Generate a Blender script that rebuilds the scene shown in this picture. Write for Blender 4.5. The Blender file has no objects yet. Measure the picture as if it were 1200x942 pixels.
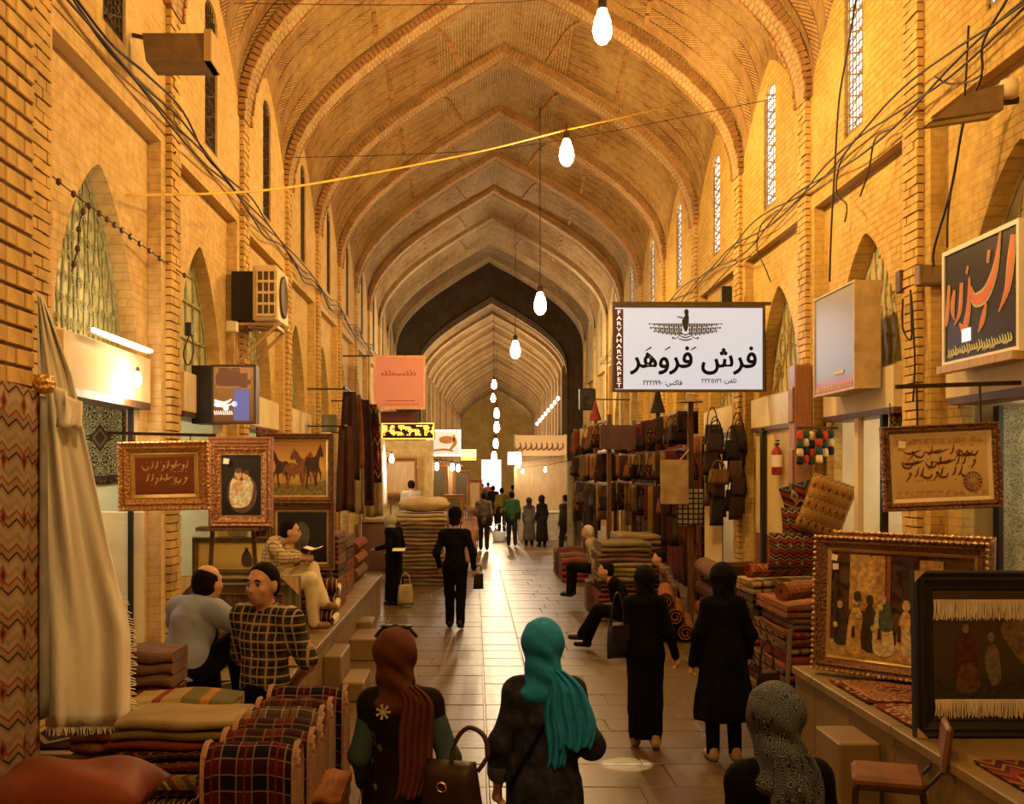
import bpy, bmesh, math, random
import numpy as np
from mathutils import Vector, Matrix, Euler
R = random.Random(7)
PI = math.pi
SC = bpy.context.scene
COL = SC.collection
# ---------------------------------------------------------------- camera
F, VX, VY, CH = 1250.0, 556.0, 552.0, 2.35      # focal length in pixels, vanishing point, eye height
cam = bpy.data.objects.new('camera', bpy.data.cameras.new('camera')); COL.objects.link(cam)
cam.location = (0, 0, CH); cam.rotation_euler = (PI/2, 0, 0)
cam.data.sensor_width = 36; cam.data.lens = 36*F/1200
cam.data.shift_x = (600-VX)/1200; cam.data.shift_y = (VY-471)/1200
cam.data.clip_end = 400
SC.camera = cam
# ---------------------------------------------------------------- sky, exposure
W = bpy.data.worlds.new('sky'); SC.world = W; W.use_nodes = True
W.node_tree.nodes['Background'].inputs[0].default_value = (.95, .95, 1, 1)
W.node_tree.nodes['Background'].inputs[1].default_value = 1.6
SC.view_settings.view_transform = 'Standard'; SC.view_settings.look = 'None'
SC.view_settings.exposure = -.1; SC.view_settings.gamma = 1; SC.view_settings.use_curve_mapping = False
LAMP_COL = (1, .605, .19)
LAMP_W = 520
SHOP_W = 34
# ---------------------------------------------------------------- helpers
def P(px, py, d): return Vector(((px-VX)*d/F, d, CH+(VY-py)*d/F))
def link(o, parent=None):
    COL.objects.link(o)
    if parent is not None: o.parent = parent
    return o
def tag(o, label=None, cat=None, group=None, kind=None):
    if label: o['label'] = label
    if cat: o['category'] = cat
    if group: o['group'] = group
    if kind: o['kind'] = kind
    return o
def thing(name, label, cat, loc=(0,0,0), rz=0, group=None, rot=None):
    o = link(bpy.data.objects.new(name, None)); o.location = loc
    o.rotation_euler = rot if rot else (0, 0, rz); o.empty_display_size = .1
    return tag(o, label, cat, group)
def copy_tree(o, parent=None):
    c = o.copy(); link(c, parent)
    if parent is not None: c.matrix_parent_inverse = o.matrix_parent_inverse.copy()
    for ch in list(o.children): copy_tree(ch, c)
    return c
class MB:
    """collects faces; build() links them as one mesh object"""
    def __init__(s): s.v = []; s.f = []; s.m = []; s.uv = []; s.mi = 0
    def face(s, pts, uv=None):
        b = len(s.v); s.v += [tuple(p) for p in pts]; s.f.append(tuple(range(b, b+len(pts)))); s.m.append(s.mi)
        s.uv += list(uv) if uv else [(0, 0)]*len(pts)
    def box(s, x0, x1, y0, y1, z0, z1, mtx=None, bev=0):
        if bev:
            return s.rbox(x0, x1, y0, y1, z0, z1, bev, mtx)
        c = [Vector((x, y, z)) for x in (x0, x1) for y in (y0, y1) for z in (z0, z1)]
        if mtx: c = [mtx @ p for p in c]
        U = {0: (x0, y0, z0)}
        for q, ax in (((0,1,3,2), (1,2)), ((4,6,7,5), (1,2)), ((0,4,5,1), (0,2)), ((2,3,7,6), (0,2)), ((0,2,6,4), (0,1)), ((1,5,7,3), (0,1))):
            co = [((x0, x1)[i >> 2], (y0, y1)[(i >> 1) & 1], (z0, z1)[i & 1]) for i in q]
            s.face([c[i] for i in q], [(p[ax[0]], p[ax[1]]) for p in co])
    def rbox(s, x0, x1, y0, y1, z0, z1, b, mtx=None):
        # chamfered box
        bm = bmesh.new(); bmesh.ops.create_cube(bm, size=1)
        for v in bm.verts: v.co = Vector(((x0+x1)/2+v.co.x*(x1-x0), (y0+y1)/2+v.co.y*(y1-y0), (z0+z1)/2+v.co.z*(z1-z0)))
        bmesh.ops.bevel(bm, geom=bm.edges[:], offset=b, segments=1, affect='EDGES')
        for f in bm.faces:
            n = f.normal; ax = max(range(3), key=lambda i: abs(n[i])); a = [i for i in range(3) if i != ax]
            s.face([(mtx @ l.vert.co) if mtx else l.vert.co.copy() for l in f.loops], [(l.vert.co[a[0]], l.vert.co[a[1]]) for l in f.loops])
        bm.free()
    def tube(s, pts, r, n=6, cap=True):
        pts = [Vector(p) for p in pts]; rr = r if isinstance(r, (list, tuple)) else [r]*len(pts)
        rings = []; ref = Vector((0, 0, 1))
        for i, p in enumerate(pts):
            t = (pts[min(i+1, len(pts)-1)]-pts[max(i-1, 0)])
            t = t.normalized() if t.length > 1e-9 else Vector((0, 0, 1))
            a = ref if abs(t.dot(ref)) < .95 else Vector((1, 0, 0))
            u = t.cross(a).normalized(); w = t.cross(u).normalized()
            rings.append([p+(u*math.cos(2*PI*k/n)+w*math.sin(2*PI*k/n))*rr[i] for k in range(n)])
        L = 0
        for i in range(len(rings)-1):
            l2 = L+(pts[i+1]-pts[i]).length
            for k in range(n):
                k2 = (k+1) % n
                s.face([rings[i][k], rings[i][k2], rings[i+1][k2], rings[i+1][k]], [(k/n, L), ((k+1)/n, L), ((k+1)/n, l2), (k/n, l2)])
            L = l2
        if cap: s.face(rings[0][::-1]); s.face(rings[-1])
    def bar(s, a, b, w, h=None, up=(0, 0, 1)):
        a = Vector(a); b = Vector(b); h = h or w; t = (b-a).normalized(); up = Vector(up)
        if abs(t.dot(up)) > .95: up = Vector((0, 1, 0))
        u = t.cross(up).normalized(); v = u.cross(t)
        m = Matrix((u, t, v)).transposed().to_4x4(); m.translation = a
        s.box(-w/2, w/2, 0, (b-a).length, -h/2, h/2, m)
    def lathe(s, prof, n=12, c=(0, 0, 0), mtx=None, ang=2*PI):
        c = Vector(c); rings = []
        for r, z in prof:
            ring = [c+Vector((r*math.cos(ang*k/n), r*math.sin(ang*k/n), z)) for k in range(n+1)]
            rings.append([mtx @ p for p in ring] if mtx else ring)
        for i in range(len(rings)-1):
            for k in range(n): s.face([rings[i][k], rings[i][k+1], rings[i+1][k+1], rings[i+1][k]], [(k/n, i), ((k+1)/n, i), ((k+1)/n, i+1), (k/n, i+1)])
    def grid(s, fn, nu, nv, uvs=(1, 1), flip=False):
        for i in range(nu):
            for j in range(nv):
                q = [(i/nu, j/nv), ((i+1)/nu, j/nv), ((i+1)/nu, (j+1)/nv), (i/nu, (j+1)/nv)]
                if flip: q = q[::-1]
                s.face([fn(*a) for a in q], [(a[0]*uvs[0], a[1]*uvs[1]) for a in q])
    def poly(s, pts, th=0.0):
        s.face(pts)
    def build(s, name, mats, parent=None, smooth=False, merge=True, loc=None):
        if not isinstance(mats, (list, tuple)): mats = [mats]
        me = bpy.data.meshes.new(name); me.from_pydata(s.v, [], s.f)
        for m in mats: me.materials.append(m)
        if len(mats) > 1: me.polygons.foreach_set('material_index', s.m)
        uvl = me.uv_layers.new(name='UVMap'); uvl.data.foreach_set('uv', [c for p in s.uv for c in p])
        if merge:
            bm = bmesh.new(); bm.from_mesh(me); bmesh.ops.remove_doubles(bm, verts=bm.verts, dist=1e-5); bm.to_mesh(me); bm.free()
        if smooth: me.polygons.foreach_set('use_smooth', [True]*len(me.polygons))
        me.update(); o = bpy.data.objects.new(name, me); link(o, parent)
        if loc is not None: o.location = loc
        return o
def solid(o, t, off=-1):
    m = o.modifiers.new('thick', 'SOLIDIFY'); m.thickness = t; m.offset = off; return o
# ---------------------------------------------------------------- materials
class N:
    def __init__(s, name, rough=.7, metal=0., spec=.4):
        s.mat = bpy.data.materials.new(name); s.mat.use_nodes = True; s.t = s.mat.node_tree; s.n = s.t.nodes
        s.b = s.n['Principled BSDF']; s.b.inputs['Roughness'].default_value = rough; s.b.inputs['Metallic'].default_value = metal
        s.b.inputs['Specular IOR Level'].default_value = spec
    def new(s, t, **kw):
        n = s.n.new(t)
        for k, v in kw.items(): setattr(n, k, v)
        return n
    def set(s, sock, v):
        if hasattr(v, 'links') or hasattr(v, 'is_linked'): s.t.links.new(v, sock)
        elif v is not None:
            if isinstance(v, (tuple, list)) and len(v) == 3 and sock.type == 'RGBA': v = (*v, 1)
            sock.default_value = v
    def math(s, op, a, b=None, c=None, clamp=False):
        n = s.new('ShaderNodeMath', operation=op, use_clamp=clamp)
        for i, v in enumerate((a, b, c)):
            if v is not None: s.set(n.inputs[i], v)
        return n.outputs[0]
    def mix(s, f, a, b, mode='MIX'):
        n = s.new('ShaderNodeMix', data_type='RGBA', blend_type=mode)
        s.set(n.inputs[0], f); s.set(n.inputs[6], a); s.set(n.inputs[7], b); return n.outputs[2]
    def coord(s, k='Object'): return s.new('ShaderNodeTexCoord').outputs[k]
    def map(s, v, sc=(1, 1, 1), rot=(0, 0, 0), loc=(0, 0, 0)):
        n = s.new('ShaderNodeMapping'); s.set(n.inputs[0], v); n.inputs[1].default_value = loc; n.inputs[2].default_value = rot; n.inputs[3].default_value = sc; return n.outputs[0]
    def noise(s, v, scale=5, detail=3, rough=.5):
        n = s.new('ShaderNodeTexNoise'); s.set(n.inputs['Vector'], v); n.inputs['Scale'].default_value = scale; n.inputs['Detail'].default_value = detail; n.inputs['Roughness'].default_value = rough; return n.outputs[0]
    def voro(s, v, scale=5, feat='F1', out=0):
        n = s.new('ShaderNodeTexVoronoi', feature=feat); s.set(n.inputs['Vector'], v); n.inputs['Scale'].default_value = scale; return n.outputs[out]
    def ramp(s, f, stops, interp='LINEAR'):
        n = s.new('ShaderNodeValToRGB'); s.set(n.inputs[0], f); cr = n.color_ramp; cr.interpolation = interp
        while len(cr.elements) < len(stops): cr.elements.new(.5)
        for e, (p, c) in zip(cr.elements, stops): e.position = p; e.color = (*c, 1) if len(c) == 3 else c
        return n.outputs[0]
    def sep(s, v):
        n = s.new('ShaderNodeSeparateXYZ'); s.set(n.inputs[0], v); return n.outputs
    def comb(s, x, y, z=0):
        n = s.new('ShaderNodeCombineXYZ')
        for i, v in enumerate((x, y, z)): s.set(n.inputs[i], v)
        return n.outputs[0]
    def bump(s, h, st=.3, dist=.01):
        n = s.new('ShaderNodeBump'); s.set(n.inputs['Height'], h); n.inputs['Strength'].default_value = st; n.inputs['Distance'].default_value = dist
        s.t.links.new(n.outputs[0], s.b.inputs['Normal'])
    def out(s, col): s.set(s.b.inputs['Base Color'], col); return s.mat
    def tri(s, v): return s.math('PINGPONG', v, .5)      # 0...5...0
CACHE = {}
def cached(fn):
    def g(*a, **k):
        key = (fn.__name__, repr(a), repr(sorted(k.items())))
        if key not in CACHE: CACHE[key] = fn(*a, **k)
        return CACHE[key]
    return g
def mul(c, f): return tuple(min(1, x*f) for x in c)
@cached
def mplain(name, col, rough=.7, metal=0., var=.25, scale=6., bump=0., bscale=40., spec=.35):
    n = N(name, rough, metal, spec); c = n.coord()
    f = n.noise(c, scale, 4, .6)
    if bump: n.bump(n.noise(c, bscale, 3), bump, .01)
    return n.out(n.ramp(f, [(.3, mul(col, 1-var)), (.7, mul(col, 1+var))]))
@cached
def memit(name, col, st):
    n = N(name, .5); n.b.inputs['Emission Color'].default_value = (*col, 1); n.b.inputs['Emission Strength'].default_value = st
    return n.out(col)
@cached
def mbrick(name, c1, c2, mortar, bw=.24, bh=.075, ms=.012, zig=0., stain=(.8, .62, .42), bump=.5):
    n = N(name, .85, 0, .25); uv = n.coord('UV')
    if zig:
        x, y, z = n.sep(uv)
        y2 = n.math('ADD', y, n.math('MULTIPLY', n.tri(n.math('DIVIDE', x, zig)), zig*1.7))
        uv2 = n.comb(x, y2)
    else: uv2 = uv
    b = n.new('ShaderNodeTexBrick'); n.set(b.inputs['Vector'], uv2)
    b.inputs['Color1'].default_value = (*c1, 1); b.inputs['Color2'].default_value = (*c2, 1); b.inputs['Mortar'].default_value = (*mortar, 1)
    b.inputs['Scale'].default_value = 1; b.inputs['Mortar Size'].default_value = ms; b.inputs['Brick Width'].default_value = bw if not zig else zig/2
    b.inputs['Row Height'].default_value = bh; b.inputs['Mortar Smooth'].default_value = .3
    if zig: b.offset = 0
    big = n.noise(uv, .9, 5, .65); fine = n.noise(uv, 9, 4, .6)
    col = n.mix(n.ramp(big, [(.42, (0, 0, 0)), (.62, (.75,)*3)]), b.outputs[0], stain)
    col = n.mix(1., col, n.ramp(fine, [(.25, (.72, .7, .66)), (.75, (1.12, 1.1, 1.08))]), 'MULTIPLY')
    h = n.math('ADD', n.math('MULTIPLY', b.outputs[1], -1.), n.math('MULTIPLY', fine, .6)); n.bump(h, bump, .012)
    return n.out(col)
@cached
def mrug(name, field, orn, border, accent, kind='medallion', sx=1., sy=1., dens=9.):
    """woven pattern in UV space (0..1 over the piece)"""
    field, orn, border, accent = (mul(c, .62) for c in (field, orn, border, accent))
    n = N(name, .95, 0, .1); uv = n.coord('UV'); x, y, z = n.sep(uv)
    um = n.map(uv, (sx, sy, 1)); x2, y2, _ = n.sep(um)
    if kind == 'medallion':
        ax = n.math('ABSOLUTE', n.math('SUBTRACT', x, .5)); ay = n.math('ABSOLUTE', n.math('SUBTRACT', y, .5))
        sym = n.comb(n.math('MULTIPLY', ax, sx), n.math('MULTIPLY', ay, sy))
        v = n.voro(sym, dens, 'F1'); v2 = n.noise(sym, dens*1.6, 2)
        o1 = n.math('GREATER_THAN', n.math('SINE', n.math('MULTIPLY', n.math('ADD', v, n.math('MULTIPLY', v2, .6)), 22)), .1)
        col = n.mix(o1, field, orn)
        dia = n.math('ADD', n.math('MULTIPLY', ax, 1/.17), n.math('MULTIPLY', ay, 1/.15))
        col = n.mix(n.math('LESS_THAN', dia, 1.), col, border)
        col = n.mix(n.math('LESS_THAN', n.math('ABSOLUTE', n.math('SUBTRACT', dia, .62)), .12), col, accent)
        e = n.math('MINIMUM', n.math('MULTIPLY', n.math('SUBTRACT', .5, ax), sx), n.math('MULTIPLY', n.math('SUBTRACT', .5, ay), sy))
        w = .11*min(sx, sy)
        bcol = n.mix(n.math('GREATER_THAN', n.voro(um, dens*1.8), .38), accent, border)
        col = n.mix(n.math('LESS_THAN', e, w), col, bcol)
        col = n.mix(n.math('LESS_THAN', n.math('ABSOLUTE', n.math('SUBTRACT', e, w)), w*.12), col, orn)
    elif kind == 'stripes':
        f = n.math('FRACT', n.math('MULTIPLY', x2, dens/9))
        col = n.ramp(f, [(0, field), (.18, orn), (.25, field), (.4, border), (.55, accent), (.62, border), (.8, orn), (.88, field)], 'CONSTANT')
    elif kind == 'kilim':
        t = n.tri(n.math('MULTIPLY', x2, dens)); f = n.math('FRACT', n.math('ADD', n.math('MULTIPLY', y2, dens*.6), n.math('MULTIPLY', t, .5)))
        col = n.ramp(f, [(0, field), (.22, border), (.34, orn), (.42, border), (.6, accent), (.68, field), (.84, border)], 'CONSTANT')
        g = n.math('ADD', n.math('ABSOLUTE', n.math('SUBTRACT', n.math('FRACT', n.math('MULTIPLY', x2, dens*.7)), .5)), n.math('ABSOLUTE', n.math('SUBTRACT', n.math('FRACT', n.math('MULTIPLY', y2, dens*.35)), .5)))
        col = n.mix(n.math('LESS_THAN', g, .2), col, accent)
        col = n.mix(n.math('LESS_THAN', g, .09), col, orn)
    elif kind == 'plaid':
        fx = n.math('FRACT', n.math('MULTIPLY', x2, dens*.5)); fy = n.math('FRACT', n.math('MULTIPLY', y2, dens*.5))
        k = n.math('ADD', n.math('GREATER_THAN', fx, .5), n.math('GREATER_THAN', fy, .5))
        col = n.ramp(n.math('MULTIPLY', k, .5), [(0, field), (.3, mul(field, .45)), (.8, border)], 'CONSTANT')
        ln = n.math('MINIMUM', n.tri(n.math('MULTIPLY', x2, dens)), n.tri(n.math('MULTIPLY', y2, dens)))
        col = n.mix(n.math('LESS_THAN', ln, .045), col, orn)
        col = n.mix(n.math('LESS_THAN', n.math('ABSOLUTE', n.math('SUBTRACT', fx, .25)), .03), col, accent)
    else:   # allover floral
        v = n.voro(um, dens, 'F1'); v2 = n.noise(um, dens*1.5, 2)
        col = n.mix(n.math('GREATER_THAN', n.math('SINE', n.math('MULTIPLY', n.math('ADD', v, v2), 18)), .2), field, orn)
        col = n.mix(n.math('LESS_THAN', v, .22), col, accent)
    col = n.mix(1., col, n.ramp(n.noise(n.coord(), 7, 3), [(.3, (.78,)*3), (.7, (1.1,)*3)]), 'MULTIPLY')
    n.bump(n.noise(n.coord(), 130, 2), .35, .005)
    return n.out(col)
@cached
def mcloth(name, col, col2=None, kind='plain', scale=1., acc=None, rough=.85):
    """cloth in object space (metres)"""
    n = N(name, rough, 0, .12); c = n.coord(); x, y, z = n.sep(c); col2 = col2 or mul(col, .6)
    f = n.noise(c, 5*scale, 4)
    if kind == 'plain': o = n.ramp(f, [(.3, col2), (.7, col)])
    elif kind == 'plaid':
        fx = n.math('FRACT', n.math('MULTIPLY', x, 9*scale)); fz = n.math('FRACT', n.math('MULTIPLY', z, 9*scale))
        k = n.math('MULTIPLY', n.math('ADD', n.math('GREATER_THAN', fx, .5), n.math('GREATER_THAN', fz, .5)), .5)
        o = n.ramp(k, [(0, col), (.3, n_mid(col, col2)), (.8, col2)], 'CONSTANT')
        ln = n.math('MINIMUM', n.math('ABSOLUTE', n.math('SUBTRACT', fx, .22)), n.math('ABSOLUTE', n.math('SUBTRACT', fz, .22)))
        o = n.mix(n.math('LESS_THAN', ln, .055), o, acc or (.8, .75, .65))
        ln = n.math('MINIMUM', n.math('ABSOLUTE', n.math('SUBTRACT', fx, .75)), n.math('ABSOLUTE', n.math('SUBTRACT', fz, .75)))
        o = n.mix(n.math('LESS_THAN', ln, .04), o, mul(acc or (.8, .7, .6), .8))
    elif kind == 'checks':
        fx = n.math('FRACT', n.math('MULTIPLY', x, 16*scale)); fz = n.math('FRACT', n.math('MULTIPLY', z, 16*scale))
        o = n.mix(n.math('LESS_THAN', n.math('MINIMUM', fx, fz), .28), col, col2)
    elif kind == 'paisley':
        v = n.voro(n.map(c, (1, 1, .8)), 17*scale); w = n.math('SINE', n.math('MULTIPLY', n.math('ADD', v, n.math('MULTIPLY', f, .5)), 38))
        o = n.ramp(w, [(.2, col), (.55, col2), (.8, acc or (.8, .8, .85))])
    elif kind == 'mottle':
        o = n.ramp(n.noise(c, 14*scale, 5, .7), [(.35, col), (.55, col2), (.75, acc or col2)])
    elif kind == 'sprig':
        v = n.voro(c, 9*scale); g = n.math('LESS_THAN', n.math('ADD', v, n.math('MULTIPLY', n.noise(c, 30), .35)), .33)
        o = n.mix(g, n.ramp(f, [(.3, mul(col, .7)), (.7, col)]), acc or (.7, .7, .6))
    n.bump(n.noise(n.map(c, (1, 1, .35)), 28, 3), .25, .02)
    return n.out(o)
def n_mid(a, b): return tuple((x+y)/2 for x, y in zip(a, b))
@cached
def mwood(name, c1, c2, rough=.45, axis=2):
    n = N(name, rough, 0, .5); c = n.coord(); s = [14, 14, 14]; s[axis] = 1.2
    f = n.noise(n.map(c, tuple(s)), 2.2, 5, .6); n.bump(f, .15, .01)
    return n.out(n.ramp(f, [(.3, c1), (.7, c2)]))
@cached
def mgilt(name, c1, c2, rough=.4, metal=.6, scale=45.):
    n = N(name, rough, metal, .5); c = n.coord(); v = n.voro(c, scale); f = n.noise(c, scale*.8, 4)
    h = n.math('ADD', v, f); n.bump(h, .9, .012)
    return n.out(n.ramp(h, [(.45, c1), (1., c2)]))
# ================================================================ the place
XL, XR = -2.85, 3.87
CX, HW = .51, 3.36
BW = 3.1
YL = [.7+BW*k for k in range(-1, 13)]            # pilasters of the left wall; the right ones stand .65 nearer
SK = -.65
def shear(x): return SK*(x-XL)/(XR-XL)
C_BR1, C_BR2, C_MOR = (.6, .4, .12), (.51, .33, .095), (.36, .225, .07)
M_WALL = mbrick('wall brick', C_BR1, C_BR2, C_MOR, .22, .07, .008, stain=(.66, .46, .16), bump=.3)
M_WALLL = mbrick('wall brick plastered', (.66, .46, .2), (.6, .41, .17), (.5, .33, .13), .22, .07, .006, stain=(.72, .54, .28), bump=.22)
M_VAULT = mbrick('vault herringbone brick', (.46, .29, .12), (.34, .2, .08), (.1, .05, .025), .2, .06, .012, zig=.42, stain=(.44, .3, .14), bump=.6)
M_VAULT2 = mbrick('vault straight brick', (.44, .3, .14), (.34, .22, .1), (.15, .09, .045), .22, .055, .01, stain=(.44, .32, .18), bump=.5)
M_BRICK = mplain('loose brick face', (.56, .36, .12), .85, var=.3, scale=3, bump=.3)
M_BRICKD = mplain('rib brick', (.36, .19, .075), .85, var=.35, scale=3, bump=.3)
M_JOINT = mplain('dark joint', (.12, .06, .035), .95)
M_STONE = mplain('warm stone', (.5, .37, .2), .55, var=.25, scale=3, bump=.15)
M_CREAM = mplain('cream plaster', (.72, .6, .38), .7, var=.12, scale=2)
M_GREENISH = mplain('pale shop wall', (.6, .6, .42), .7, var=.1, scale=2)
M_DARK = mplain('black paint', (.015, .012, .01), .5, var=.1)
M_IRON = mplain('dark iron', (.05, .035, .025), .5, .6, var=.2)
M_CABLE = mplain('black cable', (.03, .02, .015), .6)
M_DWOOD = mwood('dark brown wood', (.06, .025, .012), (.14, .06, .025))
M_RWOOD = mwood('red brown wood', (.2, .075, .03), (.36, .15, .06))
M_OWOOD = mwood('ochre wood', (.4, .25, .1), (.58, .38, .17))
M_WHITE = mplain('white paint', (.8, .78, .72), .5, var=.06)
def structure(o): o['kind'] = 'structure'; return o

# half profile of a vault rib: (distance from the ridge, height)
_half = [(3.36, 6.6), (3.33, 6.9), (3.2, 7.28), (2.95, 7.66), (2.5, 8.12), (1.97, 8.53), (1.4, 8.9), (.84, 9.24), (.4, 9.48), (0, 9.72)]
def catmull(pts, n=3):
    out = []
    for i in range(len(pts)-1):
        p = [pts[max(i-1, 0)], pts[i], pts[i+1], pts[min(i+2, len(pts)-1)]]
        for k in range(n):
            t = k/n
            out.append(tuple(.5*(2*p[1][c]+(p[2][c]-p[0][c])*t+(2*p[0][c]-5*p[1][c]+4*p[2][c]-p[3][c])*t*t+(3*p[1][c]-p[0][c]-3*p[2][c]+p[3][c])*t**3) for c in range(len(pts[0]))))
    out.append(tuple(pts[-1])); return out
PROF = catmull(_half, 2); PROF = [(-a, z) for a, z in PROF] + [(a, z) for a, z in PROF[::-1][1:]]
def zspring(t): return 6.6+1.15*(1-abs(t)**1.35)
def zshell(z, t):                                  # shell height for a rib height z at bay position t (-1..1)
    zs = zspring(t); return zs+(9.84+.1*(1-t*t)-zs)*(z-6.6)/(9.72-6.6)
ARC = [0]
for (a, z), (a2, z2) in zip(PROF, PROF[1:]): ARC.append(ARC[-1]+math.hypot(a2-a, z2-z))
def shellpt(a, y_left, t):
    z = np.interp(a, [p[0] for p in PROF], [p[1] for p in PROF]); x = CX+a
    return Vector((x, y_left+(t+1)/2*BW+shear(x), zshell(z, t)))

def vault(name, bays, tf=lambda p: p, nt=10, mats=(M_VAULT, M_VAULT2)):
    m = MB()
    for y0 in bays:
        for i in range(len(PROF)-1):
            (a0, z0), (a1, z1) = PROF[i], PROF[i+1]
            m.mi = 1 if abs((a0+a1)/2) < 1.05 else 0
            for j in range(nt):
                q = [(a0, z0, j, i), (a1, z1, j, i+1), (a1, z1, j+1, i+1), (a0, z0, j+1, i)]
                pts = []; uv = []
                for a, z, jj, ii in q:
                    t = -1+2*jj/nt; x = CX+a
                    pts.append(tf(Vector((x, y0+(t+1)/2*BW+shear(x), zshell(z, t))))); uv.append((y0+(t+1)/2*BW, ARC[ii]))
                m.face(pts[::-1], uv[::-1])
    return structure(m.build(name, list(mats), smooth=True))
def rib(name, y, w=.42, tf=lambda p: p, bricks=True, dark=False):
    m = MB(); pts = []
    for (a, z), L in zip(PROF, ARC): pts.append((CX+a*(HW-.06)/HW, z+.03, L))
    for s0, s1, zo in ((-w/2, w/2, 0),):
        for (x0, z0, l0), (x1, z1, l1) in zip(pts, pts[1:]):
            f = lambda x, s, z: tf(Vector((x, y+shear(x)+s, z)))
            m.face([f(x0, s0, z0), f(x0, s1, z0), f(x1, s1, z1), f(x1, s0, z1)], [(l0, s0), (l0, s1), (l1, s1), (l1, s0)])
            for s in (s0, s1): m.face([f(x0, s, z0), f(x1, s, z1), f(x1, s, z1+.3), f(x0, s, z0+.3)], [(l0, 0), (l1, 0), (l1, .3), (l0, .3)])
    o = structure(m.build(name, M_RIB, merge=False))
    if bricks:
        b = MB(); n = int(ARC[-1]/.075); xs = np.interp(np.linspace(0, ARC[-1], n+1), ARC, [p[0] for p in pts]); zs = np.interp(np.linspace(0, ARC[-1], n+1), ARC, [p[1] for p in pts])
        for k in range(n):
            p0 = Vector((xs[k], 0, zs[k])); p1 = Vector((xs[k+1], 0, zs[k+1])); t = (p1-p0); L = t.length; t /= L; nr = Vector((-t.z, 0, t.x))
            for s in (-w/2, w/2):
                mm = Matrix((t, Vector((0, 1, 0)), nr)).transposed().to_4x4(); mm.translation = Vector((p0.x, y+shear(p0.x)+s, p0.z))
                dz = R.uniform(-.012, .008)
                b.box(.008, L-.008, -.03, .03, -.015+dz, .09, mm)
        tag(b.build('edge_bricks', M_BRICKD, o, merge=False), kind='stuff')
    return o
M_RIB = mbrick('rib soldier brick', (.48, .33, .16), (.4, .26, .12), (.22, .13, .06), .07, .21, .01, stain=(.5, .37, .2))

def archz(s, z0, h): s = min(1, abs(s)); return z0+h*max(0, 1-s**1.4)**.62
def wallface(m, X, side, cols, zbot, ztop, ops, through_depth=.3):
    """front of a wall standing in the YZ plane at X. ops: (ya, yb, zlow, zhigh(y), depth, back) cut out of it. side=+1: faces +X"""
    ys = sorted(set(list(cols)+[v for o in ops for v in (o[0], o[1])]+[o[0]+(o[1]-o[0])*i/o[6] for o in ops for i in range(o[6]+1)]))
    ys = [y for i, y in enumerate(ys) if i == 0 or y-ys[i-1] > 1e-6]
    F = lambda x, y, z: Vector((x, y, z))
    def quad(p): m.face(p if side < 0 else p[::-1], [(q.y+q.x, q.z) for q in (p if side < 0 else p[::-1])])
    for y0, y1 in zip(ys, ys[1:]):
        c = (y0+y1)/2; act = sorted([o for o in ops if o[0]-1e-6 < c < o[1]+1e-6], key=lambda o: o[2])
        za0 = za1 = zbot
        for o in act:
            if o[2] > za0+1e-6: quad([F(X, y0, za0), F(X, y0, o[2]), F(X, y1, o[2]), F(X, y1, za1)])
            h0, h1 = o[3](y0), o[3](y1); D = X-side*o[4]
            m.mi = 0
            quad([F(X, y0, o[2]), F(D, y0, o[2]), F(D, y1, o[2]), F(X, y1, o[2])])
            quad([F(D, y0, h0), F(X, y0, h0), F(X, y1, h1), F(D, y1, h1)])
            if o[5] is not None:
                m.mi = o[5]; quad([F(D, y0, o[2]), F(D, y0, h0), F(D, y1, h1), F(D, y1, o[2])]); m.mi = 0
            if abs(y0-o[0]) < 1e-6: quad([F(X, y0, o[2]), F(X, y0, h0), F(D, y0, h0), F(D, y0, o[2])])
            if abs(y1-o[1]) < 1e-6: quad([F(D, y1, o[2]), F(D, y1, h1), F(X, y1, h1), F(X, y1, o[2])])
            za0, za1 = h0, h1
        quad([F(X, y0, za0), F(X, y0, ztop(y0)), F(X, y1, ztop(y1)), F(X, y1, za1)])
ZL = 5.35
M_NICHEB = mplain('niche panel', (.42, .42, .24), .6, var=.35, scale=6)
def longwall(name, X, side, ys, mat):
    m = MB()
    for k, y0 in enumerate(ys):
        y1 = y0+BW; c = (y0+y1)/2
        lo = X-side*.12
        ops = [(c-.95, c+.95, 0., lambda y: 2.95, .1, None, 1), (c-.95, c+.95, 3.38, lambda y, c=c: archz((y-c)/.95, 3.38, 1.4), .17, 1, 24)]
        wallface(m, lo, side, [y0, y1], 0, lambda y: ZL, ops)
        # top of the recessed panel
        p = [Vector((lo, y0, ZL)), Vector((X, y0, ZL)), Vector((X, y1, ZL)), Vector((lo, y1, ZL))]; m.face(p)
        win = [(c-.27, c+.27, 5.82, lambda y, c=c: 7.28+.14*math.sqrt(max(0, 1-((y-c)/.27)**2)), .3, None, 8)]
        wallface(m, X, side, [y0+BW*i/16 for i in range(17)], ZL, lambda y, c=c: zspring((y-c)/(BW/2))+.02, win)
        # broad pier round the pilaster
        for ya, yb in ((y0, y0+.3), (y1-.3, y1)):
            m.box(min(lo, X), max(lo, X)-.001*0, ya, yb, 0, ZL)
    return structure(m.build(name, [mat, M_NICHEB], merge=False))
YR = [y+SK for y in YL]
WL = longwall('wall_left', XL, 1, YL[:-1], M_WALLL)
WR = longwall('wall_right', XR, -1, YR[:-1], M_WALL)
vault('ceiling', YL[:-1])
for k, y in enumerate(YL): rib('trim_rib_%d' % (k+1), y, bricks=1 < k < 11)
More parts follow.
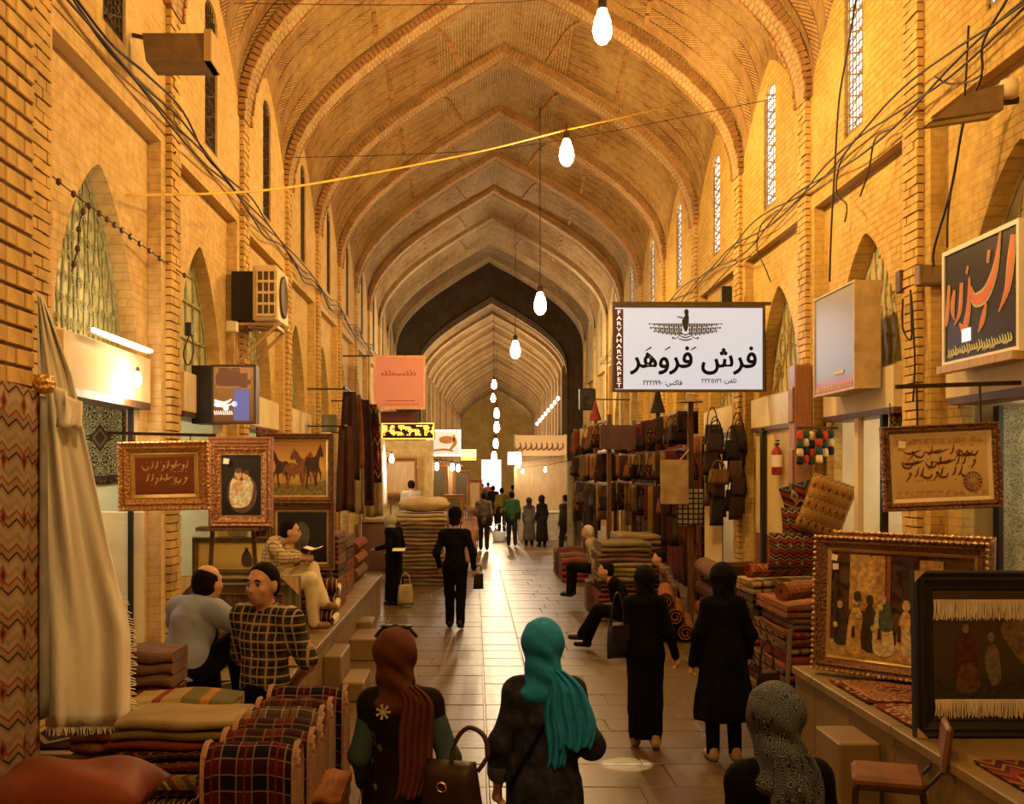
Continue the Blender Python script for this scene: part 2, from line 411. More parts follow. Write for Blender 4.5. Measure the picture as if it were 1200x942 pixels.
# brick pilaster strips under the ribs
for side, X, ys, wname in ((1, XL, YL, WL), (-1, XR, YR, WR)):
    for k, y in enumerate(ys):
        b = MB(); z = 0.
        b.box(min(X, X+side*.035), max(X, X+side*.035), y-.15, y+.15, 0, 6.65); b.mi = 1
        if 1 < k < 10:
            r = 0
            while z < 6.9:
                h = .078
                for ya, yb in (((-.16, -.004), (.004, .16)) if r % 2 else ((-.16, -.085), (-.077, .077), (.085, .16))):
                    d = .055+R.uniform(-.007, .007); b.box(min(X, X+side*d), max(X, X+side*d), y+ya, y+yb, z, z+h-.013)
                z += h; r += 1
        else: b.box(min(X, X+side*.06), max(X, X+side*.06), y-.16, y+.16, 0, 6.9)
        o = tag(b.build('pilaster', [M_JOINT, M_BRICK], wname, merge=False), kind='stuff')
# strips of brick edging the lozenges on the vault
m = MB()
for y0 in YL[2:-2]:
    for s in (-1, 1):
        for path in ([(1.95*s, -.8), (1.95*s, .8)], [(1.3*s, -.86), (.75*s, .8)], [(1.95*s, -.8), (1.3*s, -.86)]):
            (a0, t0), (a1, t1) = path; n = 10
            for i in range(n):
                p0, p1 = [shellpt(a0+(a1-a0)*f, y0, t0+(t1-t0)*f) for f in (i/n+.01, (i+1)/n-.01)]
                m.bar(p0, p1, .07, .06)
structure(m.build('trim_vault_edging', M_BRICKD, merge=False))
# unseen wall behind the camera, added to keep sky light out
m = MB(); m.box(-6, 8, -3.2, -3.0, 0, 11); structure(m.build('wall_back_block', M_WALL))

# windows of the clerestory: lattice and pane
M_LATT = mplain('lattice wood', (.2, .14, .08), .7)
M_LATTD = mplain('dark lattice', (.05, .025, .012), .7)
M_PANE_D = mplain('dark window pane', (.03, .018, .01), .3)  # roof shade outside is put into this pane colour
n_ = N('bright window pane', .3); n_.b.inputs['Transmission Weight'].default_value = .0
n_.b.inputs['Emission Color'].default_value = (.95, .97, 1, 1); n_.b.inputs['Emission Strength'].default_value = 2.2; M_PANE_B = n_.out((.8, .85, .9))  # pane glows in place of the daylight behind it
for side, X, ys, bright in ((1, XL, YL, 0), (-1, XR, YR, 1)):
    for k, y0 in enumerate(ys[1:-1]):
        c = y0+BW/2; b = MB(); D = X-side*.03
        zt = lambda y: 7.28+.14*math.sqrt(max(0, 1-((y-c)/.275)**2))
        # frame and criss-cross lattice
        for s in (-1, 1): b.box(D-.006, D+.006, c+s*.27-.025, c+s*.27+.025, 5.82, 7.3)
        b.box(D-.006, D+.006, c-.27, c+.27, 5.82, 5.87)
        for q in range(1, 6):
            y = c-.27+.09*q; b.box(D-.004, D+.004, y-.009, y+.009, 5.82, zt(y))
        for q in range(1, 14):
            z = 5.82+.11*q; b.box(D-.004, D+.004, c-.27, c+.27, z-.007, z+.007)
            b.bar((D, c-.25, z-.05), (D, c+.25, z+.12 if q % 2 else z-.2), .006, .02)
        w = structure(b.build('window_%d' % (k+1+(20 if side < 0 else 0)), M_LATTD if not bright else M_LATT, merge=False))
        g = MB(); g.box(D-side*.03-.005, D-side*.03+.005, c-.29, c+.29, 5.8, 7.5); g.build('pane', M_PANE_B if bright else M_PANE_D, w)
# shop rooms behind the openings
n_ = 0
for side, X, ys in ((1, XL, YL), (-1, XR, YR)):
    for k, y0 in enumerate(ys[:-1]):
        xa = X-side*.2; xb = X-side*3.0; m = MB()
        lo, hi = min(xa, xb), max(xa, xb)
        m.box(lo, hi, y0+.06, y0+.1, 0, 2.97); m.box(lo, hi, y0+BW-.1, y0+BW-.06, 0, 2.97)
        m.box(xb-.02, xb+.02, y0+.1, y0+BW-.1, 0, 2.97); m.box(lo, hi, y0+.1, y0+BW-.1, 2.97, 3.0); m.mi = 1
        m.box(lo-.0, hi+.2, y0+.06, y0+BW-.06, .0, .62) if side > 0 else m.box(lo-.2, hi, y0+.06, y0+BW-.06, .0, .62)
        n_ += 1; structure(m.build('wall_shop_%d' % n_, [M_GREENISH if side > 0 else M_CREAM, M_STONE], merge=False))
# lintels over the openings
for side, X, ys, wo in ((1, XL, YL, WL), (-1, XR, YR, WR)):
    for k, y0 in enumerate(ys[:-1]):
        c = y0+BW/2; b = MB(); a = X-side*.3; e = X-side*.02 if side > 0 else X-side*.02
        b.box(min(a, e), max(a, e), c-1.0, c+1.0, 2.95, 3.34); b.mi = 1
        b.box(min(a, e), max(a, e)+.0, c-1.0, c+1.0, 2.89, 2.95)
        b.build('lintel', [M_CREAM, M_DWOOD], wo)

# floor: joints below, single slabs above
M_FLOORB = mbrick('floor paving far', (.18, .115, .05), (.14, .09, .04), (.045, .025, .012), .62, .52, .02, stain=(.4, .29, .16), bump=.2)
M_FLOORB.node_tree.nodes['Principled BSDF'].inputs['Roughness'].default_value = .35
m = MB(); m.face([(-6, -3, -.012), (9, -3, -.012), (9, 105, -.012), (-6, 105, -.012)], [(-6, -3), (9, -3), (9, 105), (-6, 105)])
FL = structure(m.build('floor', M_FLOORB))
def mslab(i):
    f = (.86, 1., 1.12, .94)[i]; n = N('paving slab %d' % i, .3, 0, .5); c = n.coord('Object'); g = n.new('ShaderNodeObjectInfo')
    off = n.new('ShaderNodeVectorMath', operation='ADD'); n.set(off.inputs[0], c); n.set(off.inputs[1], g.outputs['Location'])
    a = n.noise(off.outputs[0], 1.6, 5, .6); b = n.noise(off.outputs[0], 14, 4, .65)
    n.set(n.b.inputs['Roughness'], n.math('ADD', .2, n.math('MULTIPLY', b, .34)))
    n.bump(b, .12, .01)
    return n.out(n.mix(.35, n.ramp(a, [(.3, mul((.09, .055, .017), f)), (.7, mul((.14, .088, .029), f))]), n.ramp(b, [(.3, (.065, .038, .013)), (.7, (.14, .09, .032))])))
MS = [mslab(i) for i in range(4)]
_sl = {}
def slab(x0, x1, y0, y1, i):
    w, d = round(x1-x0, 2), round(y1-y0, 2); key = (w, d, i)
    if key not in _sl:
        b = MB(); g = .008; b.rbox(-w/2+g, w/2-g, -d/2+g, d/2-g, -.06, 0, .006); o = b.build('slab', MS[i], FL); _sl[key] = o
    else: o = link(_sl[key].copy(), FL)
    o.location = ((x0+x1)/2, (y0+y1)/2, R.uniform(-.003, .003))
y = 6.4; r = 0; cnt = 0
WIDS = [[.62, .84, .6], [.9, .46, .7], [.74, .74, .58], [.52, .92, .62]]
while cnt < 285:
    d = (.5, .58, .46, .62)[r % 4]; x = .1
    slab(.1, .6, y, y+d, R.randrange(4)); cnt += 1
    for w in WIDS[r % 4]:
        if x-w > -2.0: slab(x-w, x, y, y+d, R.randrange(4)); cnt += 1
        x -= w
    x = .6
    for w in WIDS[(r+2) % 4]+[.6]:
        slab(x, x+w, y, y+d, R.randrange(4)); cnt += 1
        x += w
    y += d; r += 1
YSLAB = y
# drain slots let into the paving
# left and right stone benches
def bench(name, x0, x1, y0, y1, h, edge, step=.92):
    b = MB(); b.box(x0+.02, x1-.02, y0+.01, y1-.01, 0, h-.05); o = structure(b.build(name, M_JOINT))
    y = y0
    while y < y1-.05:
        e = min(y+step*R.uniform(.85, 1.1), y1)
        fx0, fx1 = (x1-.03, x1) if edge > 0 else (x0, x0+.03)
        f = MB(); f.rbox(fx0, fx1, y+.006, e-.006, 0.0, h-.075, .006); f.build('facing_slab', M_BSTONE, o)
        t = MB(); t.rbox(x0, x1+(.03 if edge > 0 else 0), y+.004, e-.004, h-.07, h, .008) if edge > 0 else t.rbox(x0-.03, x1, y+.004, e-.004, h-.07, h, .008)
        t.build('top_slab', M_BSTONE, o); y = e
    return o
M_BSTONE = mplain('bench stone', (.2, .128, .048), .5, var=.22, scale=2.5, bump=.12)
bench('trim_bench_left', XL-.1, -1.55, 6.4, 17.6, .65, 1)
bench('trim_bench_right', 2.81, XR+.1, 2.5, 9.35, .65, -1)
for i, (x0, x1, y0, y1, h) in enumerate([(-1.55, -1.18, 13.2, 14.1, .27), (-1.55, -1.36, 14.11, 14.6, .36), (-1.55, -1.36, 10.9, 11.7, .46), (-1.36, -1.13, 10.85, 11.6, .2)]):
    b = MB(); b.rbox(x0, x1, y0, y1, 0, h, .015); tag(b.build('stone_step', M_BSTONE), ['low wide stone step block against the long left bench', 'small stone riser on the low step block', 'tall stone step block against the bench beside the plaid shirt man', 'lowest thin stone step below the tall step block'][i], 'step')
# ---- crossing and the far street
def farT(p):
    a = -.027; y = p.y-47.6; return Vector((p.x+.25+y*.027, p.y, p.z))
M_DBRICK = mbrick('crossing brick', (.3, .19, .09), (.24, .15, .07), (.12, .07, .035), .22, .06, .01, stain=(.28, .2, .11))  # darker brick: shade of the unlit crossing is put into its colour
YE = YL[-1]
def archwall(name, y, tf, mat, x0=-7, x1=8.5, z1=14):
    m = MB(); pts = [(CX+a*(HW-.06)/HW, z+.03) for a, z in PROF]
    f = lambda x, z: tf(Vector((x, y, z)))
    for (xa, za), (xb, zb) in zip(pts, pts[1:]): m.face([f(xa, za), f(xb, zb), f(xb, z1), f(xa, z1)], [(xa, za), (xb, zb), (xb, z1), (xa, z1)])
    for xa, xb in ((x0, pts[0][0]), (pts[-1][0], x1)): m.face([f(xa, 0), f(xb, 0), f(xb, z1), f(xa, z1)], [(xa, 0), (xb, 0), (xb, z1), (xa, z1)])
    return structure(m.build(name, mat))
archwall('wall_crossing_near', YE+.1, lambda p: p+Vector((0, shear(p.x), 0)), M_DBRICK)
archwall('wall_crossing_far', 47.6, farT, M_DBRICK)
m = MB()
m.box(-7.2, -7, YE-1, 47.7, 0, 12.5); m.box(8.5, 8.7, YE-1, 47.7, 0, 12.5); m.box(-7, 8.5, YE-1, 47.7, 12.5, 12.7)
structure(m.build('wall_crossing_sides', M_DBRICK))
FY = [47.6+BW*k for k in range(16)]
vault('ceiling_far', FY, farT, 4, (M_VAULT2, M_VAULT2))
for k, y in enumerate(FY+[FY[-1]+BW]): rib('trim_far_rib_%d' % (k+1), y, .5, farT, bricks=False)
for nm, X, s in (('wall_far_left', XL, 1), ('wall_far_right', XR, -1)):
    m = MB(); m.mi = 0
    for y in FY:
        p = [farT(Vector((X, yy, zz))) for yy, zz in ((y, 0), (y, 8), (y+BW, 8), (y+BW, 0))]
        m.face(p if s < 0 else p[::-1], [(q.y, q.z) for q in (p if s < 0 else p[::-1])])
        a = farT(Vector((X, y, 0))); m.box(min(a.x, a.x+s*.25), max(a.x, a.x+s*.25), y-.3, y+.3, 0, 7)
        m.box(min(a.x, a.x+s*.5), max(a.x, a.x+s*.5), y+.4, y+2.7, 2.7, 2.9)
    structure(m.build(nm, M_VAULT2, merge=False))
yE = FY[-1]+BW; e0 = farT(Vector((XL, yE, 0))); m = MB(); m.box(e0.x-1, e0.x+8, yE, yE+.3, 3.4, 11); m.box(e0.x-1, e0.x+1.9, yE, yE+.3, 0, 3.4); m.box(e0.x+3.7, e0.x+8, yE, yE+.3, 0, 3.4)
structure(m.build('wall_far_end', M_WALL))
# ================================================================ builders
# ---- writing
_AR = {'ا': ('FE8D', 'FE8E', 0, 0), 'ب': ('FE8F', 'FE90', 'FE91', 'FE92'), 'ت': ('FE95', 'FE96', 'FE97', 'FE98'), 'ج': ('FE9D', 'FE9E', 'FE9F', 'FEA0'), 'د': ('FEA9', 'FEAA', 0, 0),
       'ر': ('FEAD', 'FEAE', 0, 0), 'ز': ('FEAF', 'FEB0', 0, 0), 'س': ('FEB1', 'FEB2', 'FEB3', 'FEB4'), 'ش': ('FEB5', 'FEB6', 'FEB7', 'FEB8'), 'ف': ('FED1', 'FED2', 'FED3', 'FED4'),
       'ک': ('FB8E', 'FB8F', 'FB90', 'FB91'), 'ل': ('FEDD', 'FEDE', 'FEDF', 'FEE0'), 'م': ('FEE1', 'FEE2', 'FEE3', 'FEE4'), 'ن': ('FEE5', 'FEE6', 'FEE7', 'FEE8'), 'ه': ('FEE9', 'FEEA', 'FEEB', 'FEEC'),
       'و': ('FEED', 'FEEE', 0, 0), 'ی': ('FBFC', 'FBFD', 'FBFE', 'FBFF')}
def persian(t):
    out = ''; 
    for w in t.split(' '):
        r = ''
        for i, c in enumerate(w):
            if c not in _AR: r += c; continue
            prev = i > 0 and w[i-1] in _AR and _AR[w[i-1]][2]; nxt = i+1 < len(w) and w[i+1] in _AR and _AR[c][2]
            k = 3 if prev and nxt else 1 if prev else 2 if nxt else 0
            r += chr(int(_AR[c][k], 16))
        if not any(ch in _AR for ch in w): r = r[::-1]
        out = r[::-1]+(' '+out if out else '')
    return out
def text_mesh(body, name, mat, parent, x0, x1, z0, z1, y, bold=0., stretch=True, ext=.003, vertical=False):
    """lettering in the XZ plane of its parent, front towards -Y, fitted into the box"""
    c = bpy.data.curves.new('t', 'FONT'); c.body = body; c.resolution_u = 4; c.space_line = .93 if vertical else 1
    if vertical: c.align_x = 'CENTER'
    o = bpy.data.objects.new('t', c); COL.objects.link(o); dg = bpy.context.evaluated_depsgraph_get(); dg.update()
    me = bpy.data.meshes.new_from_object(o.evaluated_get(dg)); bpy.data.objects.remove(o)
    co = np.empty(len(me.vertices)*3); me.vertices.foreach_get('co', co); co = co.reshape(-1, 3)
    lo, hi = co.min(0), co.max(0); s = [(x1-x0)/(hi[0]-lo[0]), (z1-z0)/(hi[1]-lo[1])]
    if not stretch: s = [min(s)]*2
    cx, cz = (x0+x1)/2, (z0+z1)/2; n = co.copy()
    n[:, 0] = cx+(co[:, 0]-(lo[0]+hi[0])/2)*s[0]; n[:, 2] = cz+(co[:, 1]-(lo[1]+hi[1])/2)*s[1]; n[:, 1] = y
    me.vertices.foreach_set('co', n.ravel()); pf = [list(p.vertices) for p in me.polygons]; bpy.data.meshes.remove(me); m = MB(); e = bold*s[1]
    for k, (dx, dz) in enumerate(((0, 0), (e, 0), (-e, 0), (0, e), (0, -e), (e*.7, e*.7), (-e*.7, -e*.7), (e*.7, -e*.7), (-e*.7, e*.7)) if bold else ((0, 0),)):
        b = len(m.v); m.v += [(p[0]+dx, p[1], p[2]+dz) for p in n]; m.f += [tuple(b+i for i in q) for q in pf]; m.uv += [(0, 0)]*sum(len(q) for q in pf); m.m += [0]*len(pf)
    return tag(m.build(name, mat, parent, merge=False), kind='stuff')
def brush(m, pts, w, y, n=4):
    """a pen stroke: widths along a smooth path in the XZ plane"""
    q = catmull([(*p, ww) for p, ww in zip(pts, w)], n); L = []; Rr = []
    for i, (x, z, ww) in enumerate(q):
        a = q[max(i-1, 0)]; b = q[min(i+1, len(q)-1)]; t = Vector((b[0]-a[0], b[1]-a[1])); t = t.normalized() if t.length else Vector((1, 0)); nn = Vector((-t.y, t.x))*ww/2
        L.append((x+nn.x, y, z+nn.y)); Rr.append((x-nn.x, y, z-nn.y))
    for i in range(len(q)-1): m.face([L[i], Rr[i], Rr[i+1], L[i+1]])
def blob(m, pts, y, n=3, closed=True):
    q = catmull([pts[-1]]+list(pts)+[pts[0], pts[1]], n)[n:-n-1] if closed else pts
    m.face([(p[0], y, p[1]) for p in q])
def disc(m, x, z, rx, rz, y, n=12, a=0):
    m.face([(x+rx*math.cos(2*PI*k/n)*math.cos(a)-rz*math.sin(2*PI*k/n)*math.sin(a), y, z+rx*math.cos(2*PI*k/n)*math.sin(a)+rz*math.sin(2*PI*k/n)*math.cos(a)) for k in range(n)])
# ---- pictures
M_GOLD = mgilt('gold leaf', (.34, .19, .05), (.75, .5, .18), .35, .7)
M_GOLDP = mplain('plain gold fillet', (.7, .46, .16), .35, .6, var=.15)
M_CARVB = mgilt('carved brown frame', (.12, .045, .018), (.4, .17, .06), .45, .25, 38.)
M_CARVR = mgilt('carved red gold frame', (.22, .07, .025), (.55, .26, .09), .42, .35, 42.)
M_CARVD = mgilt('carved dark frame', (.05, .02, .01), (.2, .09, .04), .45, .2, 40.)
M_OLIVE = mplain('olive brown frame', (.12, .085, .035), .5, var=.25)
M_TAG = mplain('paper tag', (.85, .74, .62), .8, var=.05)
def moulding(m, w, h, prof, mats=None):
    """prof: (inset, forward) points from outer edge to inner edge, swept round a w x h rectangle centred at the origin, front towards -Y"""
    ring = lambda i, f: [Vector((-w/2+i, -f, -h/2+i)), Vector((w/2-i, -f, -h/2+i)), Vector((w/2-i, -f, h/2-i)), Vector((-w/2+i, -f, h/2-i))]
    for k in range(len(prof)-1):
        m.mi = mats[k] if mats else 0
        a, b = ring(*prof[k]), ring(*prof[k+1])
        for c in range(4):
            d = (c+1) % 4; L = (a[c]-a[d]).length; m.face([a[c], a[d], b[d], b[c]], [(0, k), (L, k), (L, k+1), (0, k+1)])
def picture(label, px, d, fw=.1, mats=(M_CARVB, M_GOLDP), canvas=None, art=None, yaw=0, roll=0, tilt=0, bead=None, depth=.05, name='framed_picture', cat='picture', tags=0, size=None, loc=None, inner=.2, group=None, corner=None):
    if loc is None:
        x0, x1, y0, y1 = px; w, h = (x1-x0)*d/F, (y1-y0)*d/F; c = P((x0+x1)/2, y1, d)
    else: (w, h), c = size, Vector(loc)
    t = thing(name, label, cat, c, rot=(tilt, roll, yaw), group=group); Z = Vector((0, 0, h/2))
    m = MB(); moulding(m, w, h, [(0, -depth*.5), (0, depth*.55), (fw*.1, depth), (fw*.3, depth*.72), (fw*.42, depth*.95), (fw*.66, depth*.5), (fw*(1-inner), depth*.35)])
    m.face([(-w/2, depth*.5, -h/2), (-w/2, depth*.5, h/2), (w/2, depth*.5, h/2), (w/2, depth*.5, -h/2)])
    m.build('frame', mats[0], t, loc=Z)
    m = MB(); w2, h2 = w-2*fw*(1-inner), h-2*fw*(1-inner); moulding(m, w2, h2, [(0, depth*.35), (fw*inner*.3, depth*.45), (fw*inner, depth*.12)])
    m.build('fillet', mats[1], t, loc=Z)
    w3, h3 = w-2*fw+.004, h-2*fw+.004
    m = MB(); m.face([(-w3/2, -depth*.1, -h3/2), (w3/2, -depth*.1, -h3/2), (w3/2, -depth*.1, h3/2), (-w3/2, -depth*.1, h3/2)], [(0, 0), (1, 0), (1, 1), (0, 1)])
    cv = m.build('canvas', canvas or M_DARK, t, loc=Z)
    if art: art(cv, w3, h3, -depth*.1, 0)
    if bead:
        m = MB(); n1, n2 = int(w/bead), int(h/bead); r = bead*.36
        ps = [(-w/2+fw*.09+(w-fw*.18)*i/n1, s*(h/2-fw*.09)) for i in range(n1+1) for s in (-1, 1)]+[(s*(w/2-fw*.09), -h/2+fw*.09+(h-fw*.18)*i/n2) for i in range(1, n2) for s in (-1, 1)]
        for x, z in ps: m.lathe([(0, -r), (r*.8, -r*.5), (r, 0), (r*.8, r*.5), (0, r)], 5, (x, -depth*.98, z))
        m.build('beading', M_GOLD, t, loc=Z, merge=False)
    if corner:
        for sx in (-1, 1):
            for sz in (-1, 1):
                m = MB(); e = fw*corner; x, z = sx*w/2, sz*h/2
                m.face([(x, -depth*1.02, z), (x-sx*e, -depth*1.02, z), (x, -depth*1.02, z-sz*e)]); m.build('corner_block', M_OWOOD, t, loc=Z)
    for i in range(tags):
        m = MB(); a = .05; m.box(-a/2, a/2, -.004, 0, -a/2, a/2, Matrix.Rotation(.15-i*.2, 4, 'Y')); m.build('price_tag', M_TAG, t, loc=Z+Vector((-w3/2+.05+.01*i, -depth*.45-.02, h3/2-.05-.075*i)))
    return t
def paint(t, name, layers, y, zc):
    """flat painted shapes: [(material, fn(mb, y))], each laid a hair in front of the last"""
    for i, (mt, fn) in enumerate(layers):
        m = MB(); fn(m, y-.0012*(i+1)); o = m.build(name, mt, t, loc=(0, 0, zc), merge=False)
        if len(m.f) > 1: o['kind'] = 'stuff'
# ---- textiles
ORD = ['bottom', 'second from the bottom', 'third from the bottom', 'fourth from the bottom', 'fifth from the bottom', 'sixth from the bottom', 'seventh from the bottom', 'eighth from the bottom', 'ninth from the bottom']
CN = dict(red='red', dk='dark', stripe='striped', cream='cream', brown='brown', maroon='maroon', olive='olive', rust='rust')
def folded(name, label, cat, x0, x1, y0, y1, z0, h, mat, layers=2, group=None, rz=0, fold='front', smoothseed=0, uvx=3., uvy=1.):
    """a folded rug or cloth lying flat: layers with rounded fold edges"""
    rr = random.Random(smoothseed+int(z0*1000)+int(x0*77)); cx, cy = (x0+x1)/2, (y0+y1)/2
    m = MB(); lh = h/layers; w, dp = x1-x0, y1-y0; nx = 8
    for L in range(layers):
        zb = L*lh; ya, yb = -dp/2+rr.uniform(-.015, .015), dp/2+rr.uniform(-.02, .02); r = lh*.55
        sec = [(yb, zb)]+[(yb, zb+lh*.96)]+[(ya+r*(1-math.sin(a)), zb+lh*.48+lh*.48*math.cos(a)) for a in [PI*i/6 for i in range(7)]]
        ph = rr.uniform(0, 6); am = lh*.1
        for i in range(nx):
            f0, f1 = i/nx, (i+1)/nx
            def pt(f, s, k):
                x = -w/2+w*f; ed = 1-.12*(abs(2*f-1)**6); z = zb+(s[1]-zb)*ed+am*math.sin(ph+f*7+k*.2)*(1 if s[1] > zb+.001 else 0); return (x, s[0]+.008*math.sin(ph+f*9), z)
            for k in range(len(sec)-1):
                m.face([pt(f0, sec[k], k), pt(f1, sec[k], k), pt(f1, sec[k+1], k+1), pt(f0, sec[k+1], k+1)], [(f0*uvx, k/8*uvy+L*.3), (f1*uvx, k/8*uvy+L*.3), (f1*uvx, (k+1)/8*uvy+L*.3), (f0*uvx, (k+1)/8*uvy+L*.3)])
        for f in (0, 1): 
            m.face([( -w/2+w*f, s[0]+.008*math.sin(ph+f*9), zb+(s[1]-zb)*.88+am*math.sin(ph+f*7)*(1 if s[1] > zb+.001 else 0)) for s in sec], [(k/8, .1) for k in range(len(sec))])
    o = m.build(name, mat, smooth=False, merge=False, loc=(cx, cy, z0)); o.rotation_euler.z = rz
    return tag(o, label, cat, group)
def rolled(name, label, cat, a, b, r, mat, group=None, turns=3.2, th=.02, endmat=None):
    """a rolled rug with its spiral end: from point a to point b"""
    a = Vector(a); b = Vector(b); t = (b-a).normalized(); u = t.cross(Vector((0, 0, 1))).normalized(); w = u.cross(t); L = (b-a).length
    m = MB(); n = 20; sp = []
    N_ = int(turns*16)
    for i in range(N_+1):
        an = 2*PI*i/16; rad = r-(r*.72)*(i/N_); sp.append((rad*math.cos(an), rad*math.sin(an)))
    for i in range(N_):
        for off, fl in ((0, 1), (-r*.16, 0)):
            (c0, s0), (c1, s1) = sp[i], sp[i+1]
            if off: q0 = 1+off/max(r*.3, math.hypot(c0, s0)); q1 = 1+off/max(r*.3, math.hypot(c1, s1)); c0, s0, c1, s1 = c0*q0, s0*q0, c1*q1, s1*q1
            p = [u*c0+w*s0, u*c1+w*s1, u*c1+w*s1+t*L, u*c0+w*s0+t*L]; m.mi = 0
            m.face(p if fl else p[::-1], [(i/16, 0), ((i+1)/16, 0), ((i+1)/16, L*3), (i/16, L*3)])
        (c0, s0), (c1, s1) = sp[i], sp[i+1]; q0 = 1-r*.16/max(r*.3, math.hypot(c0, s0)); q1 = 1-r*.16/max(r*.3, math.hypot(c1, s1)); m.mi = 1
        for e in (0, L): m.face([u*c0+w*s0+t*e, u*c1+w*s1+t*e, (u*c1+w*s1)*q1+t*e, (u*c0+w*s0)*q0+t*e])
    return tag(m.build(name, [mat, endmat or mat], smooth=False, merge=False, loc=a), label, cat, group)
def hung(name, label, cat, a, b, drop, mat, group=None, waves=3, amp=.03, fringe=None, nu=20, nv=14, taper=0., uvs=(1, 1), thick=.012, gather=0.):
    """cloth hanging from the line a-b"""
    a = Vector(a); b = Vector(b); ax = (b-a).normalized(); nrm = ax.cross(Vector((0, 0, 1))).normalized(); ph = R.uniform(0, 6)
    def fn(u, v):
        w = 1-taper*v-gather*(1-v)*(1-v); uu = .5+(u-.5)*w
        p = a.lerp(b, uu)-a; s = math.sin(ph+u*waves*2*PI+v*.8)*amp*(.35+.65*v)
        return p+nrm*s+Vector((0, 0, -drop*v+.015*math.sin(u*5+ph)*v))
    m = MB(); m.grid(lambda u, v: fn(u, 1-v), nu, nv, uvs)
    o = m.build(name, mat, smooth=True, loc=a); solid(o, thick, 0); tag(o, label, cat, group)
    if fringe:
        f = MB(); n = int((b-a).length*(1-taper)/.014)
        for i in range(n):
            p = fn((i+.5)/n, 1); q = p+Vector((R.uniform(-.006, .006), R.uniform(-.006, .006), -fringe*R.uniform(.7, 1.1))); f.tube([p, (p+q)/2+Vector((R.uniform(-.004, .004), 0, 0)), q], .0028, 3, False)
        tag(f.build('fringe', M_FRINGE, o, merge=False), kind='stuff')
    return o
M_FRINGE = mplain('cotton fringe', (.75, .65, .5), .9, var=.2)
def cable(label, pts, r=.008, mat=None, n=6, name='cable', group=None, sag=0):
    q = catmull([tuple(p) for p in pts], 5)
    m = MB(); m.tube(q, r, 5); return tag(m.build(name, mat or M_CABLE, smooth=True), label, 'cable', group)
# ---- lamps
def point(name, loc, e, col, r, parent=None):
    l = bpy.data.lights.new(name, 'POINT'); l.energy = e; l.color = col; l.shadow_soft_size = r
    o = link(bpy.data.objects.new(name, l), parent); o.location = loc; return o
M_LAMPE = memit('lamp glass lit', (1, .72, .3), 60)
M_LAMPW = memit('white lamp glass lit', (1, .9, .75), 40)
M_SOCK = mplain('lamp socket', (.05, .04, .03), .5)
def big_lamp(loc, label, w, cord=None, s=1., group=None, mat=None, col=None, name='hanging_lamp'):
    t = thing(name, label, 'lamp', loc, group=group)
    b = MB(); b.lathe([(0, -.15*s), (.035*s, -.14*s), (.065*s, -.1*s), (.078*s, -.04*s), (.065*s, .04*s), (.04*s, .11*s), (.03*s, .14*s)], 12); b.build('bulb', mat or M_LAMPE, t, smooth=True)
    b = MB(); b.lathe([(0.03*s, .12*s), (.034*s, .13*s), (.034*s, .2*s), (.012*s, .22*s), (0, .22*s)], 10); b.build('socket', M_SOCK, t, smooth=True)
    if cord: b = MB(); b.tube([(0, 0, .2*s), (cord[0]*.5, cord[1]*.5, .2*s+(cord[2]-.2*s)*.45), cord], .006+.003*(s > 1.3), 5); b.build('cord', M_CABLE, t)
    if w: point('lamp_light', (0, 0, -.28*s), w, col or LAMP_COL, .14, t)
    return t
# ================================================================ figures: smooth signed-distance bodies turned into meshes
def surfnet(f, lo, hi, h):
    lo = np.array(lo, float); n = np.ceil((np.array(hi)-lo)/h).astype(int)+1
    ax = [lo[i]+h*np.arange(n[i]) for i in range(3)]; X, Y, Z = np.meshgrid(*ax, indexing='ij'); D = f(X, Y, Z); S = D < 0
    c = [S[i:n[0]-1+i, j:n[1]-1+j, k:n[2]-1+k] for i in (0, 1) for j in (0, 1) for k in (0, 1)]
    cnt = sum(x.astype(np.int8) for x in c); act = (cnt > 0) & (cnt < 8)
    idx = -np.ones(act.shape, int); I = np.argwhere(act); idx[act] = np.arange(len(I))
    P_ = np.zeros((len(I), 3)); K = np.zeros(len(I))
    for a in range(3):
        for b in range(4):
            o0 = np.zeros(3, int); oth = [q for q in range(3) if q != a]; o0[oth[0]] = b & 1; o0[oth[1]] = b >> 1; o1 = o0.copy(); o1[a] = 1
            A = I+o0; B = I+o1; d0 = D[A[:, 0], A[:, 1], A[:, 2]]; d1 = D[B[:, 0], B[:, 1], B[:, 2]]; mk = (d0 < 0) != (d1 < 0)
            t = np.where(mk, d0/np.where(mk, d0-d1, 1), 0)[:, None]; P_ += np.where(mk[:, None], A+(B-A)*t, 0); K += mk
    V = lo+h*P_/K[:, None]; Fs = []
    for a in range(3):
        b, c2 = (a+1) % 3, (a+2) % 3
        sl0 = [slice(None)]*3; sl1 = [slice(None)]*3; sl0[a] = slice(0, n[a]-1); sl1[a] = slice(1, n[a])
        s0, s1 = S[tuple(sl0)], S[tuple(sl1)]; E = np.argwhere(s0 != s1); E = E[(E[:, b] > 0) & (E[:, c2] > 0) & (E[:, b] < n[b]-1) & (E[:, c2] < n[c2]-1)]
        if not len(E): continue
        def g(db, dc): Q = E.copy(); Q[:, b] += db; Q[:, c2] += dc; return idx[Q[:, 0], Q[:, 1], Q[:, 2]]
        q = np.stack([g(-1, -1), g(0, -1), g(0, 0), g(-1, 0)], 1); fl = ~s0[E[:, 0], E[:, 1], E[:, 2]]; q[fl] = q[fl][:, ::-1]; Fs.append(q)
    return V, np.concatenate(Fs)
